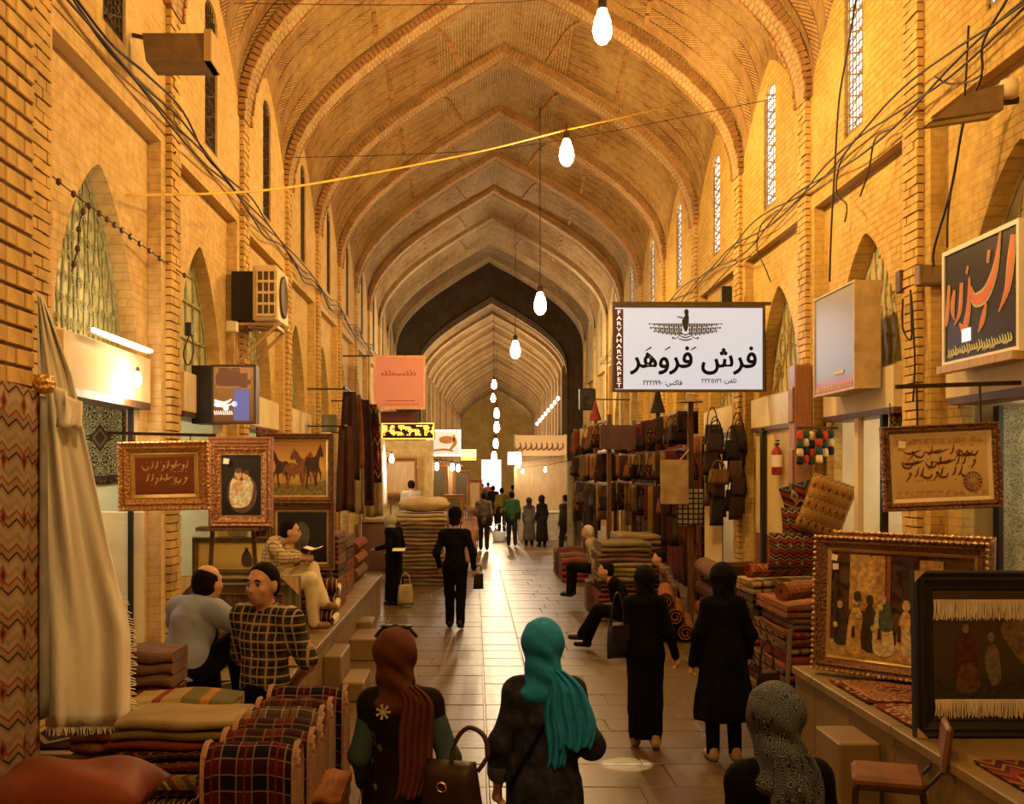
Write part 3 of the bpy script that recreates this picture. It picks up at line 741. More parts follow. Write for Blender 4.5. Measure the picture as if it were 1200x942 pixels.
def pcone(a, b, ra, rb, fy=1., fx=1.):
    a = np.array(a, float); b = np.array(b, float)
    def f(X, Y, Z):
        pa = [(X-a[0])/fx, (Y-a[1])/fy, Z-a[2]]; ba = [(b[0]-a[0])/fx, (b[1]-a[1])/fy, b[2]-a[2]]
        L = sum(q*q for q in ba)+1e-9; t = np.clip(sum(p*q for p, q in zip(pa, ba))/L, 0, 1)
        return (np.sqrt(sum((p-t*q)**2 for p, q in zip(pa, ba)))-(ra+(rb-ra)*t))*min(fx, fy, 1)
    m = max(ra, rb)*max(fx, fy, 1); return f, np.minimum(a, b)-m, np.maximum(a, b)+m
def pell(c, r, rx=0):
    c = np.array(c, float); r = np.array(r, float); cs, sn = math.cos(rx), math.sin(rx)
    def f(X, Y, Z):
        x, y0, z0 = X-c[0], Y-c[1], Z-c[2]; y = y0*cs+z0*sn; z = -y0*sn+z0*cs
        k0 = np.sqrt((x/r[0])**2+(y/r[1])**2+(z/r[2])**2); k1 = np.sqrt((x/r[0]**2)**2+(y/r[1]**2)**2+(z/r[2]**2)**2)+1e-9; return k0*(k0-1)/k1
    m = max(r); return f, c-m, c+m
def sdf_part(name, prims, mat, parent, k=.03, h=.016, cuts=(), fold=None, off=0.):
    """prims joined smoothly into one surface; cuts: (point, normal) half-spaces taken away on the normal's side"""
    lo = np.min([p[1] for p in prims], 0)-h*2-.02-off; hi = np.max([p[2] for p in prims], 0)+h*2+.02+off
    def f(X, Y, Z):
        d = None
        for p in prims:
            e = p[0](X, Y, Z)
            if d is None: d = e
            else: q = np.maximum(k-np.abs(d-e), 0)/k; d = np.minimum(d, e)-q*q*k*.25
        d = d-off
        if fold is not None: d = d+fold(X, Y, Z)
        for pt, nn in cuts: d = np.maximum(d, (X-pt[0])*nn[0]+(Y-pt[1])*nn[1]+(Z-pt[2])*nn[2])
        return d
    V, Q = surfnet(f, lo, hi, h)
    me = bpy.data.meshes.new(name); me.from_pydata(V.tolist(), [], Q.tolist()); me.materials.append(mat)
    me.polygons.foreach_set('use_smooth', [True]*len(me.polygons)); me.update()
    o = bpy.data.objects.new(name, me); link(o, parent)
    return o
M_SKIN = mplain('skin', (.5, .27, .15), .55, var=.08, scale=5)
M_HAIR = mplain('black hair', (.008, .005, .004), .85, var=.3, scale=40, bump=.5, bscale=90, spec=.1)
M_GREYH = mplain('white grey hair', (.5, .47, .42), .6, var=.3, scale=40, bump=.5, bscale=90)
M_SHOE = mplain('black shoe', (.015, .012, .01), .35)
def skel(**ov):
    J = dict(pelvis=(0, 0, .97), waist=(0, .01, 1.08), chest=(0, .005, 1.28), neck=(0, -.01, 1.44), head=(0, .025, 1.595),
             shL=(-.175, 0, 1.395), shR=(.175, 0, 1.395), elL=(-.225, -.03, 1.12), elR=(.225, -.03, 1.12), wrL=(-.24, .05, .87), wrR=(.24, .05, .87),
             hipL=(-.088, 0, .93), hipR=(.088, 0, .93), knL=(-.095, .02, .51), knR=(.095, .02, .51), anL=(-.1, -.025, .09), anR=(.1, -.025, .09), toeL=(-.115, .12, .035), toeR=(.115, .12, .035))
    J.update(ov); return {k: np.array(v, float) for k, v in J.items()}
def skw(**ov):
    d = dict(shL=(-.138, 0, 1.375), shR=(.138, 0, 1.375), elL=(-.19, -.03, 1.11), elR=(.19, -.03, 1.11), wrL=(-.2, .05, .88), wrR=(.2, .05, .88)); d.update(ov); return skel(**d)
def hand_prims(wr, el, s=1., curl=.5, side=1, grip=False):
    """palm and five fingers continuing the forearm"""
    d = wr-el; d = d/np.linalg.norm(d); n = np.array([side, 0, 0.]); n = n-d*np.dot(n, d); n /= np.linalg.norm(n)   # back of the hand outwards
    w = np.cross(d, n); pr = [pcone(wr, wr+d*.075*s, .022*s, .03*s)]
    for i, L in enumerate((.066, .078, .072, .055)):
        o = wr+d*.075*s+w*(.026-.0175*i)*s; k1 = o+(d*math.cos(curl)-n*math.sin(curl))*L*.5*s; k2 = k1+(d*math.cos(2*curl)-n*math.sin(2*curl))*L*.5*s
        pr += [pcone(wr+d*.05*s+w*(.02-.013*i)*s, o, .011*s, .0095*s), pcone(o, k1, .0095*s, .0085*s), pcone(k1, k2, .0085*s, .0072*s)]
    th = wr+d*.03*s+w*.028*s; t2 = th+(w*.75+d*.6-n*.3)*.036*s; pr += [pcone(wr+d*.02*s, th, .016*s, .012*s), pcone(th, t2, .0115*s, .0095*s), pcone(t2, t2+(d*.9+w*.15-n*.45)*.03*s, .0095*s, .008*s)]
    return pr
def head_prims(J, face=False):
    h = J['head']; A = lambda x, y, z: h+np.array([x, y, z])
    pr = [pell(A(0, -.012, .03), (.077, .095, .09)), pell(A(0, .022, -.035), (.06, .068, .085)), pell(A(0, .05, -.085), (.032, .03, .026)), pell(A(-.078, -.01, -.012), (.012, .02, .032)), pell(A(.078, -.01, -.012), (.012, .02, .032)),
          pcone(A(0, .083, .015), A(0, .105, -.03), .011, .0155), pell(A(0, .078, .03), (.05, .014, .012)), pell(A(0, .082, -.062), (.027, .013, .013)), pell(A(-.04, .066, -.025), (.022, .02, .02)), pell(A(.04, .066, -.025), (.022, .02, .02))]
    return pr
def body_prims(J, s=1.):
    pr = head_prims(J)+[pcone(J['neck']-np.array([0, 0, .06]), J['head']-np.array([0, .015, .05]), .058, .052),
          pcone(J['chest'], J['waist'], .145*s, .125*s, .66), pcone(J['waist'], J['pelvis'], .125*s, .14*s, .72), pcone(J['shL'], J['shR'], .06, .06), pcone(J['neck']-np.array([0, 0, .05]), J['chest'], .075, .13*s, .7)]
    for q in 'LR':
        pr += [pcone(J['sh'+q], J['el'+q], .054, .042), pcone(J['el'+q], J['wr'+q], .041, .027), pcone(J['hip'+q], J['kn'+q], .086, .056), pcone(J['kn'+q], J['an'+q], .055, .037), pcone(J['an'+q]-np.array([0, 0, .035]), J['toe'+q], .042, .032)]
    return pr
def eyes(J, t):
    h = J['head']
    for s in (-1, 1):
        m = MB(); m.lathe([(0, -.011), (.008, -.008), (.011, 0), (.008, .008), (0, .011)], 8, tuple(h+np.array([s*.031, .083, .006]))); m.build('eye', M_EYE, t, smooth=True)
        m = MB(); c = h+np.array([s*.033, .095, .03]); m.tube([c+np.array([-.02, -.004, -.002]), c+np.array([0, .004, .004]), c+np.array([.02, -.004, -.002])], [.004, .0065, .004], 5); m.build('eyebrow', M_HAIR, t)
    m = MB(); c = h+np.array([0, .099, -.062]); m.tube([c+np.array([-.024, -.012, .004]), c, c+np.array([.024, -.012, .004])], [.002, .006, .002], 5); m.build('mouth', mplain('lips', (.32, .12, .08), .5), t)
M_EYE = mplain('eye', (.06, .045, .04), .2)
def torso_shirt(J, s=1., loose=.012, sleeve='long', hem=.93, ar=1.):
    h = np.array([0, 0, hem]); pv = np.array([J['pelvis'][0], J['pelvis'][1], J['pelvis'][2]-.06])
    pr = [pcone(J['chest'], J['waist'], .145*s+loose, .135*s+loose, .68), pcone(J['waist'], pv, .135*s+loose, .145*s+loose*1.5, .74), pcone(J['shL'], J['shR'], .058*ar+loose, .058*ar+loose), pcone(J['neck']-np.array([0, 0, .06]), J['chest'], .082+loose*.5, .135*s+loose, .72)]
    for q in 'LR':
        e, w = J['el'+q], J['wr'+q]; pr.append(pcone(J['neck']-np.array([0, .005, .02]), J['sh'+q]*.92+J['neck']*.08+np.array([0, 0, .012]), .058*ar+loose*.5, .05*ar+loose, .9))
        pr.append(pcone(J['sh'+q], J['sh'+q]+(e-J['sh'+q])*.3 if sleeve == 'none' else e if sleeve != 'short' else J['sh'+q]+(e-J['sh'+q])*.88, .056*ar+loose, .05*ar+loose))
        if sleeve == 'long': pr.append(pcone(e, e+(w-e)*.95, .047*ar+loose, .034*ar+loose))
        if sleeve == 'rolled': pr.append(pcone(e, e+(w-e)*.55, .052+loose, .046+loose))
    return pr
def leg_trousers(J, loose=.012):
    pr = [pcone(J['pelvis']+np.array([0, 0, .04]), J['pelvis']-np.array([0, 0, .03]), .138+loose, .142+loose, .76)]
    for q in 'LR': pr += [pcone(J['hip'+q], J['kn'+q], .09+loose, .064+loose), pcone(J['kn'+q], J['an'+q]+np.array([0, 0, -.02]), .064+loose, .052+loose)]
    return pr
def shoes(J, t, mat=None, h=.014):
    for q in 'LR': 
        a = J['an'+q]-np.array([0, .02, .045]); sdf_part('shoe', [pcone(a, J['toe'+q], .048, .038), pcone(a, a+np.array([0, 0, .05]), .047, .045)], mat or M_SHOE, t, .02, h)
def wrinkle(amp, fx=22, fz=13):
    return lambda X, Y, Z: amp*np.sin(X*fx+np.sin(Z*9)*2.2+Y*7)*np.sin(Z*fz+Y*11)
def vfold(amp, n=11, cx=0, cy=0, z0=1.2, z1=.3):
    return lambda X, Y, Z: amp*np.sin(np.arctan2(Y-cy, X-cx)*n+Z*1.2)*np.clip((z0-Z)/(z0-z1), 0, 1)
def hair_short(J, t, mat=None, h=.014, bald=False, cut=.02):
    c = J['head']; A = lambda x, y, z: c+np.array([x, y, z])
    if bald: sdf_part('hair', [pell(A(0, -.018, .025), (.087, .1, .095)), pell(A(0, -.045, -.02), (.08, .07, .075))], mat or M_HAIR, t, .03, h, [(A(0, .02, 0), (0, 1, 0)), (A(0, -.05, .085), (0, .45, .89))])
    else: sdf_part('hair', [pell(A(0, -.016, .042), (.083, .098, .087)), pell(A(0, -.045, -.01), (.079, .07, .075))], mat or M_HAIR, t, .03, h, [(A(0, .035, .05), (0, .85, -.5)), (A(0, 0, -.07), (0, 0, -1))])
def man(label, loc, rz, H, shirt, trousers, J=None, sleeve='long', h=.016, hair=True, bald=False, extra=None, hands=False, face=False, loose=.014, s=1., skin=None, hairmat=None, shoemat=None, group=None, hem_cut=None, curl=.5):
    J = J or skel(); t = thing('person', label, 'person', loc, rz, group); t.scale = (H/1.72,)*3
    pr = body_prims(J, s)
    if hands:
        sdf_part('body', pr, skin or M_SKIN, t, .025, min(h, .012))
        for q, sd in (('L', -1), ('R', 1)): sdf_part('hand', hand_prims(J['wr'+q], J['el'+q], 1., curl, sd), skin or M_SKIN, t, .008, .0055)
    else:
        for q in 'LR':
            d = J['wr'+q]-J['el'+q]; d /= np.linalg.norm(d); pr.append(pcone(J['wr'+q], J['wr'+q]+d*.14, .03, .022))
        sdf_part('body', pr, skin or M_SKIN, t, .025, h)
    sdf_part('shirt', torso_shirt(J, s, loose, sleeve), shirt, t, .035, h, [] if hem_cut is None else [((0, 0, hem_cut), (0, 0, -1))], wrinkle(.006))
    sdf_part('trousers', leg_trousers(J), trousers, t, .04, h, fold=wrinkle(.004, 18, 17))
    shoes(J, t, shoemat, max(h*.9, .01))
    if hair: hair_short(J, t, hairmat, min(h, .012), bald)
    if face: eyes(J, t)
    if extra: extra(t, J)
    return t
def veil_prims(J, tail=None, s=1.):
    c = J['head']; A = lambda x, y, z: c+np.array([x, y, z])
    pr = [pell(A(0, -.015, .03), (.106*s, .128*s, .115*s)), pell(A(0, .0, -.06), (.09*s, .105*s, .09)), pcone(A(0, -.03, -.09), J['neck']-np.array([0, .015, .03]), .08, .078, .85), pcone(J['neck']+np.array([-.075, -.015, -.055]), J['neck']+np.array([.075, -.015, -.055]), .062, .062)]
    return pr+(tail or [])
def scarf_tail(t, mat, cs, ws, pleats=5, amp=.012):
    m = MB(); q = catmull([(*c, w) for c, w in zip(cs, ws)], 6); n = len(q)-1
    def fn(u, v):
        i = min(n-1, int(v*n)); f = v*n-i; p = [q[i][k]+(q[i+1][k]-q[i][k])*f for k in range(4)]; s = u-.5
        return (p[0]+s*p[3]+.01*math.sin(v*9), p[1]+.35*s*s*p[3]+amp*math.sin(u*pleats*2*PI+v*3), p[2]-.05*abs(s)*v+.02*math.sin(u*9)*v)
    m.grid(lambda u, v: fn(u, v), 30, 22, flip=True); o = m.build('scarf_tail', mat, t, smooth=True); solid(o, .006, 0); return o
def robed(label, loc, rz, H, coat, veil, hem=.45, flare=.24, J=None, legs=None, h=.016, tail=None, sleeve='long', extra=None, hands=False, group=None, folds=.012, veilfold=True, s=1., shoemat=None, curl=.5, waist=True):
    J = J or skw(); t = thing('person', label, 'person', loc, rz, group); t.scale = (H/1.72,)*3
    pr = body_prims(J, .85)
    if hands:
        for q, sd in (('L', -1), ('R', 1)): sdf_part('hand', hand_prims(J['wr'+q], J['el'+q], .9, curl, sd), M_SKIN, t, .008, .0055)
    else:
        for q in 'LR':
            d = J['wr'+q]-J['el'+q]; d /= np.linalg.norm(d); pr.append(pcone(J['wr'+q], J['wr'+q]+d*.13, .028, .02))
    sdf_part('body', pr, M_SKIN, t, .025, max(h, .014))
    pv = J['pelvis']; cp = torso_shirt(J, .86*s, .012, sleeve, ar=.85)+[pcone(J['waist'] if waist else J['chest'], (pv[0], pv[1], .9), .135*s, .175*s, .8), pcone((pv[0], pv[1], .9), (pv[0], pv[1]-.01, hem+.08), .175*s, flare, .8)]
    sdf_part('coat', cp, coat, t, .04, h, [((0, 0, hem), (0, 0, -1))], lambda X, Y, Z: vfold(folds)(X, Y, Z)+wrinkle(.004)(X, Y, Z))
    if legs: sdf_part('trousers', leg_trousers(J, .006), legs, t, .03, h)
    shoes(J, t, shoemat, max(h*.9, .01))
    sdf_part('headscarf', veil_prims(J, tail, s), veil, t, .035, min(h, .012), [(J['head']+np.array([0, .085, 0]), (0, 1, -.15))], (lambda X, Y, Z: .0065*np.sin(Z*52+X*30+np.sin(X*26+Z*12)*1.3+Y*24)*np.clip(.35+(J['head'][2]+.06-Z)*6, .25, 1)) if veilfold else None)
    if extra: extra(t, J)
    return t
# ================================================================ lamps of the street
big_lamp(P(706, 30, 10.6), 'large glowing street lamp hung highest under the near vault', LAMP_W, (.0, 0, 2.3), s=1.25)
big_lamp(P(664, 178, 15.), 'glowing street lamp hanging from the yellow wire', LAMP_W, (0, 0, .4), s=1.35)
big_lamp(P(633, 355, 21.1), 'glowing amber street lamp hanging low before the dark crossing', LAMP_W*.8, (0, 0, 3.9), s=1.6)
big_lamp(P(604, 409, 31.), 'white glaring street lamp hanging before the dark arch', LAMP_W*1.2, (0, 0, 3.6), s=1.9, mat=M_LAMPW, col=(1, .8, .55))
big_lamp((1.29, 6.2, 6.8), 'street lamp hung above the women in the foreground', LAMP_W*.6, (0, 0, 2.3))
big_lamp((.6, 1.0, 6.6), 'street lamp hung above the near end of the street', LAMP_W*.95, (0, 0, 2.3))
def ceil_far(p): return float(np.interp(p.x-CX-.25-(p.y-47.6)*.027, [q[0] for q in PROF], [q[1] for q in PROF]))+.14
for i, (px, py, d, s) in enumerate([(579, 450, 50, 1.6), (578, 466, 56, 1.6), (582, 484, 63, 2.2), (582, 500, 71, 2.6), (581, 519, 79, 2.6), (579, 535, 86, 3.2)]):
    big_lamp(P(px, py, d), 'white lamp in the far street beyond the crossing', 700, (0, 0, ceil_far(P(px, py, d))+.25-P(px, py, d).z), s=s, mat=M_LAMPW, col=(1, .72, .4), group='lamps of the far street')
# roof light: a round opening ring in the vault letting a narrow beam of daylight fall on the paving
t = thing('roof_light', 'round glazed roof light in the vault above the two women in black', 'skylight', (1.22, 8.55, 9.1)); m = MB(); m.lathe([(.2, 0), (.26, 0), (.26, .5), (.2, .5), (.2, 0)], 18); m.build('ring', M_BRICKD, t)
l = bpy.data.lights.new('daylight_beam', 'SPOT'); l.energy = 9000; l.color = (1, .93, .85); l.spot_size = math.radians(2.7); l.spot_blend = .25; l.shadow_soft_size = .02; o = link(bpy.data.objects.new('daylight_beam', l), t); o.location = (0, 0, .1)
# yellow wire and thin wires across the street
M_YWIRE = mplain('yellow wire', (.8, .5, .06), .5)
cable('yellow wire stretched across the street holding a lamp', [P(148, 229, 8.77), P(300, 224, 10.6), P(420, 206, 12.3), P(560, 178, 13.9), P(664, 152, 15.05), P(740, 135, 16.3), P(806, 117, 17.6)], .012, M_YWIRE)
cable('thin grey wire spanning high between the clerestory windows', [(XL+.1, 15.5, 6.9), (CX, 14.5, 6.75), (XR-.1, 13.3, 7.0)], .005)
cable('thin wire spanning below the nearest vault rib', [(XL+.1, 12.2, 7.7), (CX, 11.7, 7.5), (XR-.1, 11, 7.65)], .005)
# ================================================================ left side, near: brick pier, white cloth, textile stall
PX0, PY0, PY1 = -2.1, 3.7, 5.1
m = MB(); m.box(-2.86, PX0-.012, PY0, PY1-.012, 0, 9); PIER = structure(m.build('wall_pier', M_JOINT))
_bk = {}
def brickpart(w, h, mat=M_BRICK, parent=PIER, dep=.05):
    k = (w, h)
    if k not in _bk: b = MB(); b.rbox(-dep, 0, -w/2, w/2, -h/2, h/2, .005); _bk[k] = b.build('brick', mat, parent); return _bk[k]
    return link(_bk[k].copy(), parent)
z = .05; r = 0
while z < 4.75:
    y = PY1; ws = [.2, .11, .2, .2] if r % 2 else [.11, .2, .2, .2]
    for w in ws[:3]:
        o = brickpart(w-.016, .074); o.location = (PX0+R.uniform(-.004, .004), y-w/2, z+.037); y -= w
    z += .09; r += 1
# white fringed cloth hanging beside the pier
def clothpt(u, v):
    L = [(44, 345), (45, 440), (47, 540), (50, 640), (52, 740), (54, 852)]; Rr = [(50, 348), (84, 440), (101, 520), (127, 640), (153, 740), (152, 850)]
    f = v*5; i = min(4, int(f)); g = f-i
    l = [L[i][c]+(L[i+1][c]-L[i][c])*g for c in (0, 1)]; rr = [Rr[i][c]+(Rr[i+1][c]-Rr[i][c])*g for c in (0, 1)]
    x = l[0]+(rr[0]-l[0])*u; y = l[1]+(rr[1]-l[1])*u
    d = 5.2+.05*math.sin(u*9+v*3)*(.3+v)+.03*math.sin(u*17-v*4)
    return P(x, y, d)
n_ = N('white cotton cloth', .9, 0, .1); c_ = n_.coord(); n_.bump(n_.noise(n_.map(c_, (3, 3, 1)), 9, 4), .3, .03)
M_WCLOTH = n_.out(n_.ramp(n_.noise(c_, 3, 3), [(.3, (.84, .8, .74)), (.7, (.9, .88, .84))]))
m = MB(); m.grid(lambda u, v: clothpt(u, 1-v), 26, 36); WC = solid(m.build('white_cloth', M_WCLOTH, smooth=True), .006, 0)
tag(WC, 'long white fringed cloth hanging beside the near brick pier', 'cloth')
f = MB()
for i in range(60):
    p = clothpt((i+.5)/60, 1); f.tube([p, p+Vector((R.uniform(-.008, .008), R.uniform(-.01, .01), -R.uniform(.02, .045)))], .0025, 3, False)
for i in range(46):
    p = clothpt(1, .72+.28*i/46); f.tube([p, p+Vector((R.uniform(.015, .035), R.uniform(-.01, .01), -R.uniform(.0, .015)))], .0025, 3, False)
tag(f.build('fringe', M_WCLOTH, WC, merge=False), kind='stuff')
m = MB()
def flap(u, v):
    a = P(62, 452, 5.14); b = P(96, 470, 5.14); p = a.lerp(b, u); q = p+Vector((.02*math.sin(u*6), .03*math.sin(u*8+v*3)-.01, -.2*v*(1-.35*u)))
    return q+Vector((.02*v, 0, 0))
m.grid(lambda u, v: flap(u, 1-v), 10, 8); solid(m.build('cloth_flap', M_WCLOTH, WC, smooth=True), .006, 0)
# printed hanging on the pier face and grey strip
M_PRINT = mrug('printed cotton', (.5, .36, .24), (.07, .025, .02), (.42, .28, .17), (.34, .09, .03), 'kilim', 1.6, 7., 3.2)
hung('printed_cloth', 'cream cotton hanging with orange and black print on the brick pier', 'cloth', (PX0+.06, 4.35, 2.76), (PX0+.06, 5.0, 2.72), 2.0, M_PRINT, amp=.015, waves=2)
hung('grey_cloth_strip', 'narrow grey cloth strip hanging along the pier corner', 'cloth', (PX0+.08, 4.99, 2.7), (PX0+.05, 5.1, 2.7), 1.5, mcloth('grey blue cloth', (.3, .29, .28)), amp=.02, waves=1, nu=6)
m = MB(); m.lathe([(0, -.05), (.04, -.04), (.055, 0), (.04, .04), (0, .05)], 10); o = m.build('brass_hook_knob', M_GOLD, smooth=True); o.location = P(44, 450, 5.0)+Vector((.03, 0, 0)); tag(o, 'brass knob holding the cloths on the pier corner', 'hook')
# textile table
t = thing('market_table', 'wooden market table under the folded textiles by the pier', 'table', (-1.25, 4.7, 0))
m = MB(); m.box(-.78, .68, -.95, 1.0, .7, .74); m.build('table_top', M_DWOOD, t)
for x in (-.7, .6):
    for y in (-.85, .9): m = MB(); m.box(x-.03, x+.03, y-.03, y+.03, 0, .7); m.build('leg', M_DWOOD, t)
MR = dict(
 red=mrug('red kilim', (.3, .04, .02), (.5, .3, .12), (.06, .015, .015), (.45, .12, .03), 'kilim', 1, 1, 5),
 dk=mrug('dark kilim', (.07, .025, .02), (.4, .26, .12), (.03, .015, .015), (.28, .05, .03), 'kilim', 1, 1, 4),
 stripe=mrug('striped weave', (.5, .36, .15), (.3, .05, .03), (.2, .18, .08), (.55, .24, .06), 'stripes', 1, 1, 6),
 cream=mplain('cream wool', (.26, .185, .085), .95, var=.2, bump=.3),
 brown=mplain('brown wool', (.14, .07, .04), .95, var=.3, bump=.3),
 maroon=mplain('maroon wool', (.18, .03, .025), .95, var=.3, bump=.3),
 olive=mplain('olive wool', (.16, .12, .05), .95, var=.3, bump=.3),
 orange=mplain('orange velvet', (.15, .03, .008), .7, var=.3, scale=3),
 rust=mrug('rust pile rug', (.34, .1, .035), (.45, .22, .09), (.1, .03, .02), (.5, .2, .06), 'floral', 1, 1, 6),
 pl1=mrug('maroon plaid', (0.102, 0.012, 0.015), (0.252, 0.168, 0.156), (0.012, 0.009, 0.012), (0.180, 0.030, 0.024), 'plaid', 1, 1, 2.5),
 pl2=mrug('green maroon plaid', (0.120, 0.018, 0.018), (0.180, 0.132, 0.096), (0.030, 0.036, 0.018), (0.180, 0.048, 0.024), 'plaid', 1, 1, 2),
 pl3=mrug('grey plaid', (0.180, 0.120, 0.084), (0.360, 0.300, 0.252), (0.096, 0.054, 0.048), (0.120, 0.024, 0.018), 'plaid', 1, 1, 2),
 pl4=mrug('orange brown plaid', (0.180, 0.054, 0.018), (0.120, 0.060, 0.036), (0.042, 0.012, 0.012), (0.270, 0.108, 0.030), 'plaid', 1, 1, 3))
def upright(label, x0, x1, y, th, z0, z1, mat, edge, uvx):
    m = MB(); n = 10; r = th/2
    sec = [(-r, 0), (-r, (z1-z0)*.5), (-r, z1-z0-r)]+[(-r*math.cos(a), z1-z0-r+r*math.sin(a)) for a in [PI*i/n for i in range(1, n)]]+[(r, z1-z0-r), (r, (z1-z0)*.5), (r, 0)]
    L = [0]
    for a, b in zip(sec, sec[1:]): L.append(L[-1]+math.dist(a, b))
    w = x1-x0; nx = 8
    def pt(f, s): return (-w/2+w*f, s[0]+.012*math.sin(f*6+z1*40)*(s[1]/(z1-z0)), s[1]-.012*(abs(2*f-1)**4)+.004*math.sin(f*11))
    for i in range(nx):
        for k in range(len(sec)-1):
            f0, f1 = i/nx, (i+1)/nx; m.face([pt(f0, sec[k]), pt(f1, sec[k]), pt(f1, sec[k+1]), pt(f0, sec[k+1])], [(f0*uvx, L[k]*uvx/w), (f1*uvx, L[k]*uvx/w), (f1*uvx, L[k+1]*uvx/w), (f0*uvx, L[k+1]*uvx/w)])
    o = m.build('folded_blanket', mat, smooth=True, merge=False, loc=((x0+x1)/2, y, z0)); tag(o, label, 'blanket')
    # woven selvedge showing at the two ends as layered edges
    for s in (0, 1):
        e = MB()
        for q in (1., .66, .33):
            pts = [((-w/2+w*s)+(s*2-1)*.004*(2-q), a*q, b-(1-q)*r*1.0) for a, b in sec]; e.tube(pts, .012, 5, False)
        e.face([pt(s, p) for p in sec]); e.build('blanket_edge', edge, o, merge=False)
    return o
M_EDGE = mrug('fringed edge', (.45, .18, .12), (.6, .5, .4), (.2, .05, .05), (.5, .2, .08), 'floral', 3, 3, 6)
for i, (lab, d, xa, xb, y, mt) in enumerate([
    ('maroon and black plaid blanket with white lines, standing foremost on the stall', 4.3, 240, 344, 875, MR['pl1']), ('green and maroon plaid blanket standing just behind the foremost one', 4.52, 262, 362, 859, MR['pl2']),
    ('dull red plaid blanket with pinkish band in the row', 4.74, 276, 372, 846, MR['pl2']), ('pale grey plaid blanket with cream lines in the row', 4.97, 292, 374, 832, MR['pl3']),
    ('orange and brown plaid blanket standing behind the pale grey one', 5.18, 302, 384, 822, MR['pl4']), ('maroon plaid blanket at the back of the row nearest the plaid shirt man', 5.42, 316, 402, 807, MR['pl1'])]):
    a = P(xa, y, d); b = P(xb, y, d); upright(lab, a.x, b.x, d+.07, .2, .742, a.z, mt, M_EDGE, 2.2)
# red patterned folds spilling at the aisle side of the row
for i in range(5): folded('folded_cloth', 'small red folded cloth, %s beside the plaid blankets' % ORD[i], 'cloth', -.72+.004*i, -.565, 4.35+.04*i, 4.75+.04*i, .742+.047*i, .046, MR['rust'], 1, 'red folded cloths at the aisle end of the stall')
# cushions and folded stacks on the stall
def cushion(label, c, w, d, h, mat, rz=0, name='cushion', group=None):
    m = MB(); 
    def fn(s):
        def g(u, v):
            x, y = 2*u-1, 2*v-1; e = (1-x**4)*(1-y**4); pin = 1-.1*(1-abs(x))*abs(y)-.1*(1-abs(y))*abs(x)
            return (x*w/2*pin, y*d/2*pin, s*h/2*max(0, e)**.45*(1-.12*math.sin(x*5+y*3)))
        return g
    m.grid(fn(1), 14, 14, (2, 2)); m.grid(fn(-1), 14, 14, (2, 2), True)
    o = m.build(name, mat, smooth=True, loc=c); o.rotation_euler.z = rz; return tag(o, label, 'cushion', group)
cushion('plump orange velvet cushion at the near end of the textile stall', (-1.5, 3.98, 1.16), .62, .4, .2, MR['orange'])
cushion('second orange velvet cushion lying under the plump one', (-1.5, 4.0, .98), .66, .44, .16, MR['orange'], .1)
for i in range(2): folded('folded_cloth', 'brown folded cloth under the orange velvet cushions', 'cloth', -1.85, -1.18, 3.8, 4.2, .742+.08*i, .078, MR['brown'], 2, 'brown folded cloths under the cushions')
S1 = [('cream wool blanket folded on top of the stall stack', 'cream', .05), ('olive wool blanket folded below the cream one', 'olive', .05), ('maroon wool blanket folded in the stall stack', 'maroon', .045), ('dark kilim folded in the stall stack', 'dk', .05), ('red kilim folded in the stall stack', 'red', .055), ('brown blanket folded low in the stall stack', 'brown', .06), ('rust rug folded at the bottom of the stall stack', 'rust', .1)]
z = 1.2
for lab, k, h in S1:
    z -= h; folded('folded_blanket', lab, 'blanket', -1.68+.02*math.sin(z*40), -1.1, 4.92, 5.3, z, h-.002, MR[k], 1 if h < .09 else 2)
folded('folded_blanket', 'thick base rug folded below the stall stack', 'blanket', -1.69, -1.1, 4.92, 5.3, .742, z-.746, MR['dk'], 3)
folded('striped_weave', 'folded orange, green and cream striped weave behind the cream blanket', 'blanket', -1.75, -1.22, 5.36, 5.66, .742, .46, MR['stripe'], 6, uvx=1.2)
rolled('rolled_cloth', 'green and gold patterned cloth roll lying on the stall', 'cloth', (-1.56, 4.62, .985), (-1.2, 4.62, .985), .055, mrug('green gold brocade', (.2, .14, .04), (.4, .28, .08), (.12, .05, .02), (.35, .1, .03), 'kilim', 1, 1, 3), turns=2, endmat=MR['orange'])
for i in range(2): folded('folded_cloth', 'dark patterned cloth folded under the brocade roll', 'cloth', -1.66, -1.14, 4.44, 4.8, .742+.1*i, .095, MR['dk'], 2, 'dark cloths under the brocade roll')
for i, k in enumerate(['brown', 'dk', 'maroon', 'red', 'brown']): folded('folded_rug', ['brown rug folded at the bottom of the pile behind the white cloth', 'dark kilim folded second from the bottom behind the white cloth', 'maroon blanket folded mid pile behind the white cloth', 'red kilim folded near the top of the pile behind the white cloth', 'brown rug folded on top of the pile behind the white cloth'][i], 'rug', -1.98, -1.66, 5.76+.02*i, 6.16, .66*0+(.742 if 0 else .0)+[.0, .3, .58, .86, 1.16][i], [.298, .278, .278, .298, .2][i], MR[k], 3)
rolled('rolled_rug', 'pink red kilim roll lying near the white cloth fringe', 'rug', (-1.97, 4.7, .98), (-1.7, 4.85, .98), .06, MR['red'], turns=2)
folded('folded_cloth', 'brown folded cloth lying under the white cloth fringe', 'cloth', -2.0, -1.7, 4.5, 5.0, .742, .17, MR['rust'], 3)
for i, k in enumerate(('dk', 'brown', 'rust', 'maroon')): folded('folded_cloth', ['dark kilim cloth folded lowest below the white cloth hem', 'brown cloth folded second below the white cloth hem', 'rust cloth folded third below the white cloth hem', 'maroon cloth folded on top below the white cloth hem'][i], 'cloth', -2.02, -1.72, 5.32, 5.68, .742+.1*i, .098, MR[k], 2)
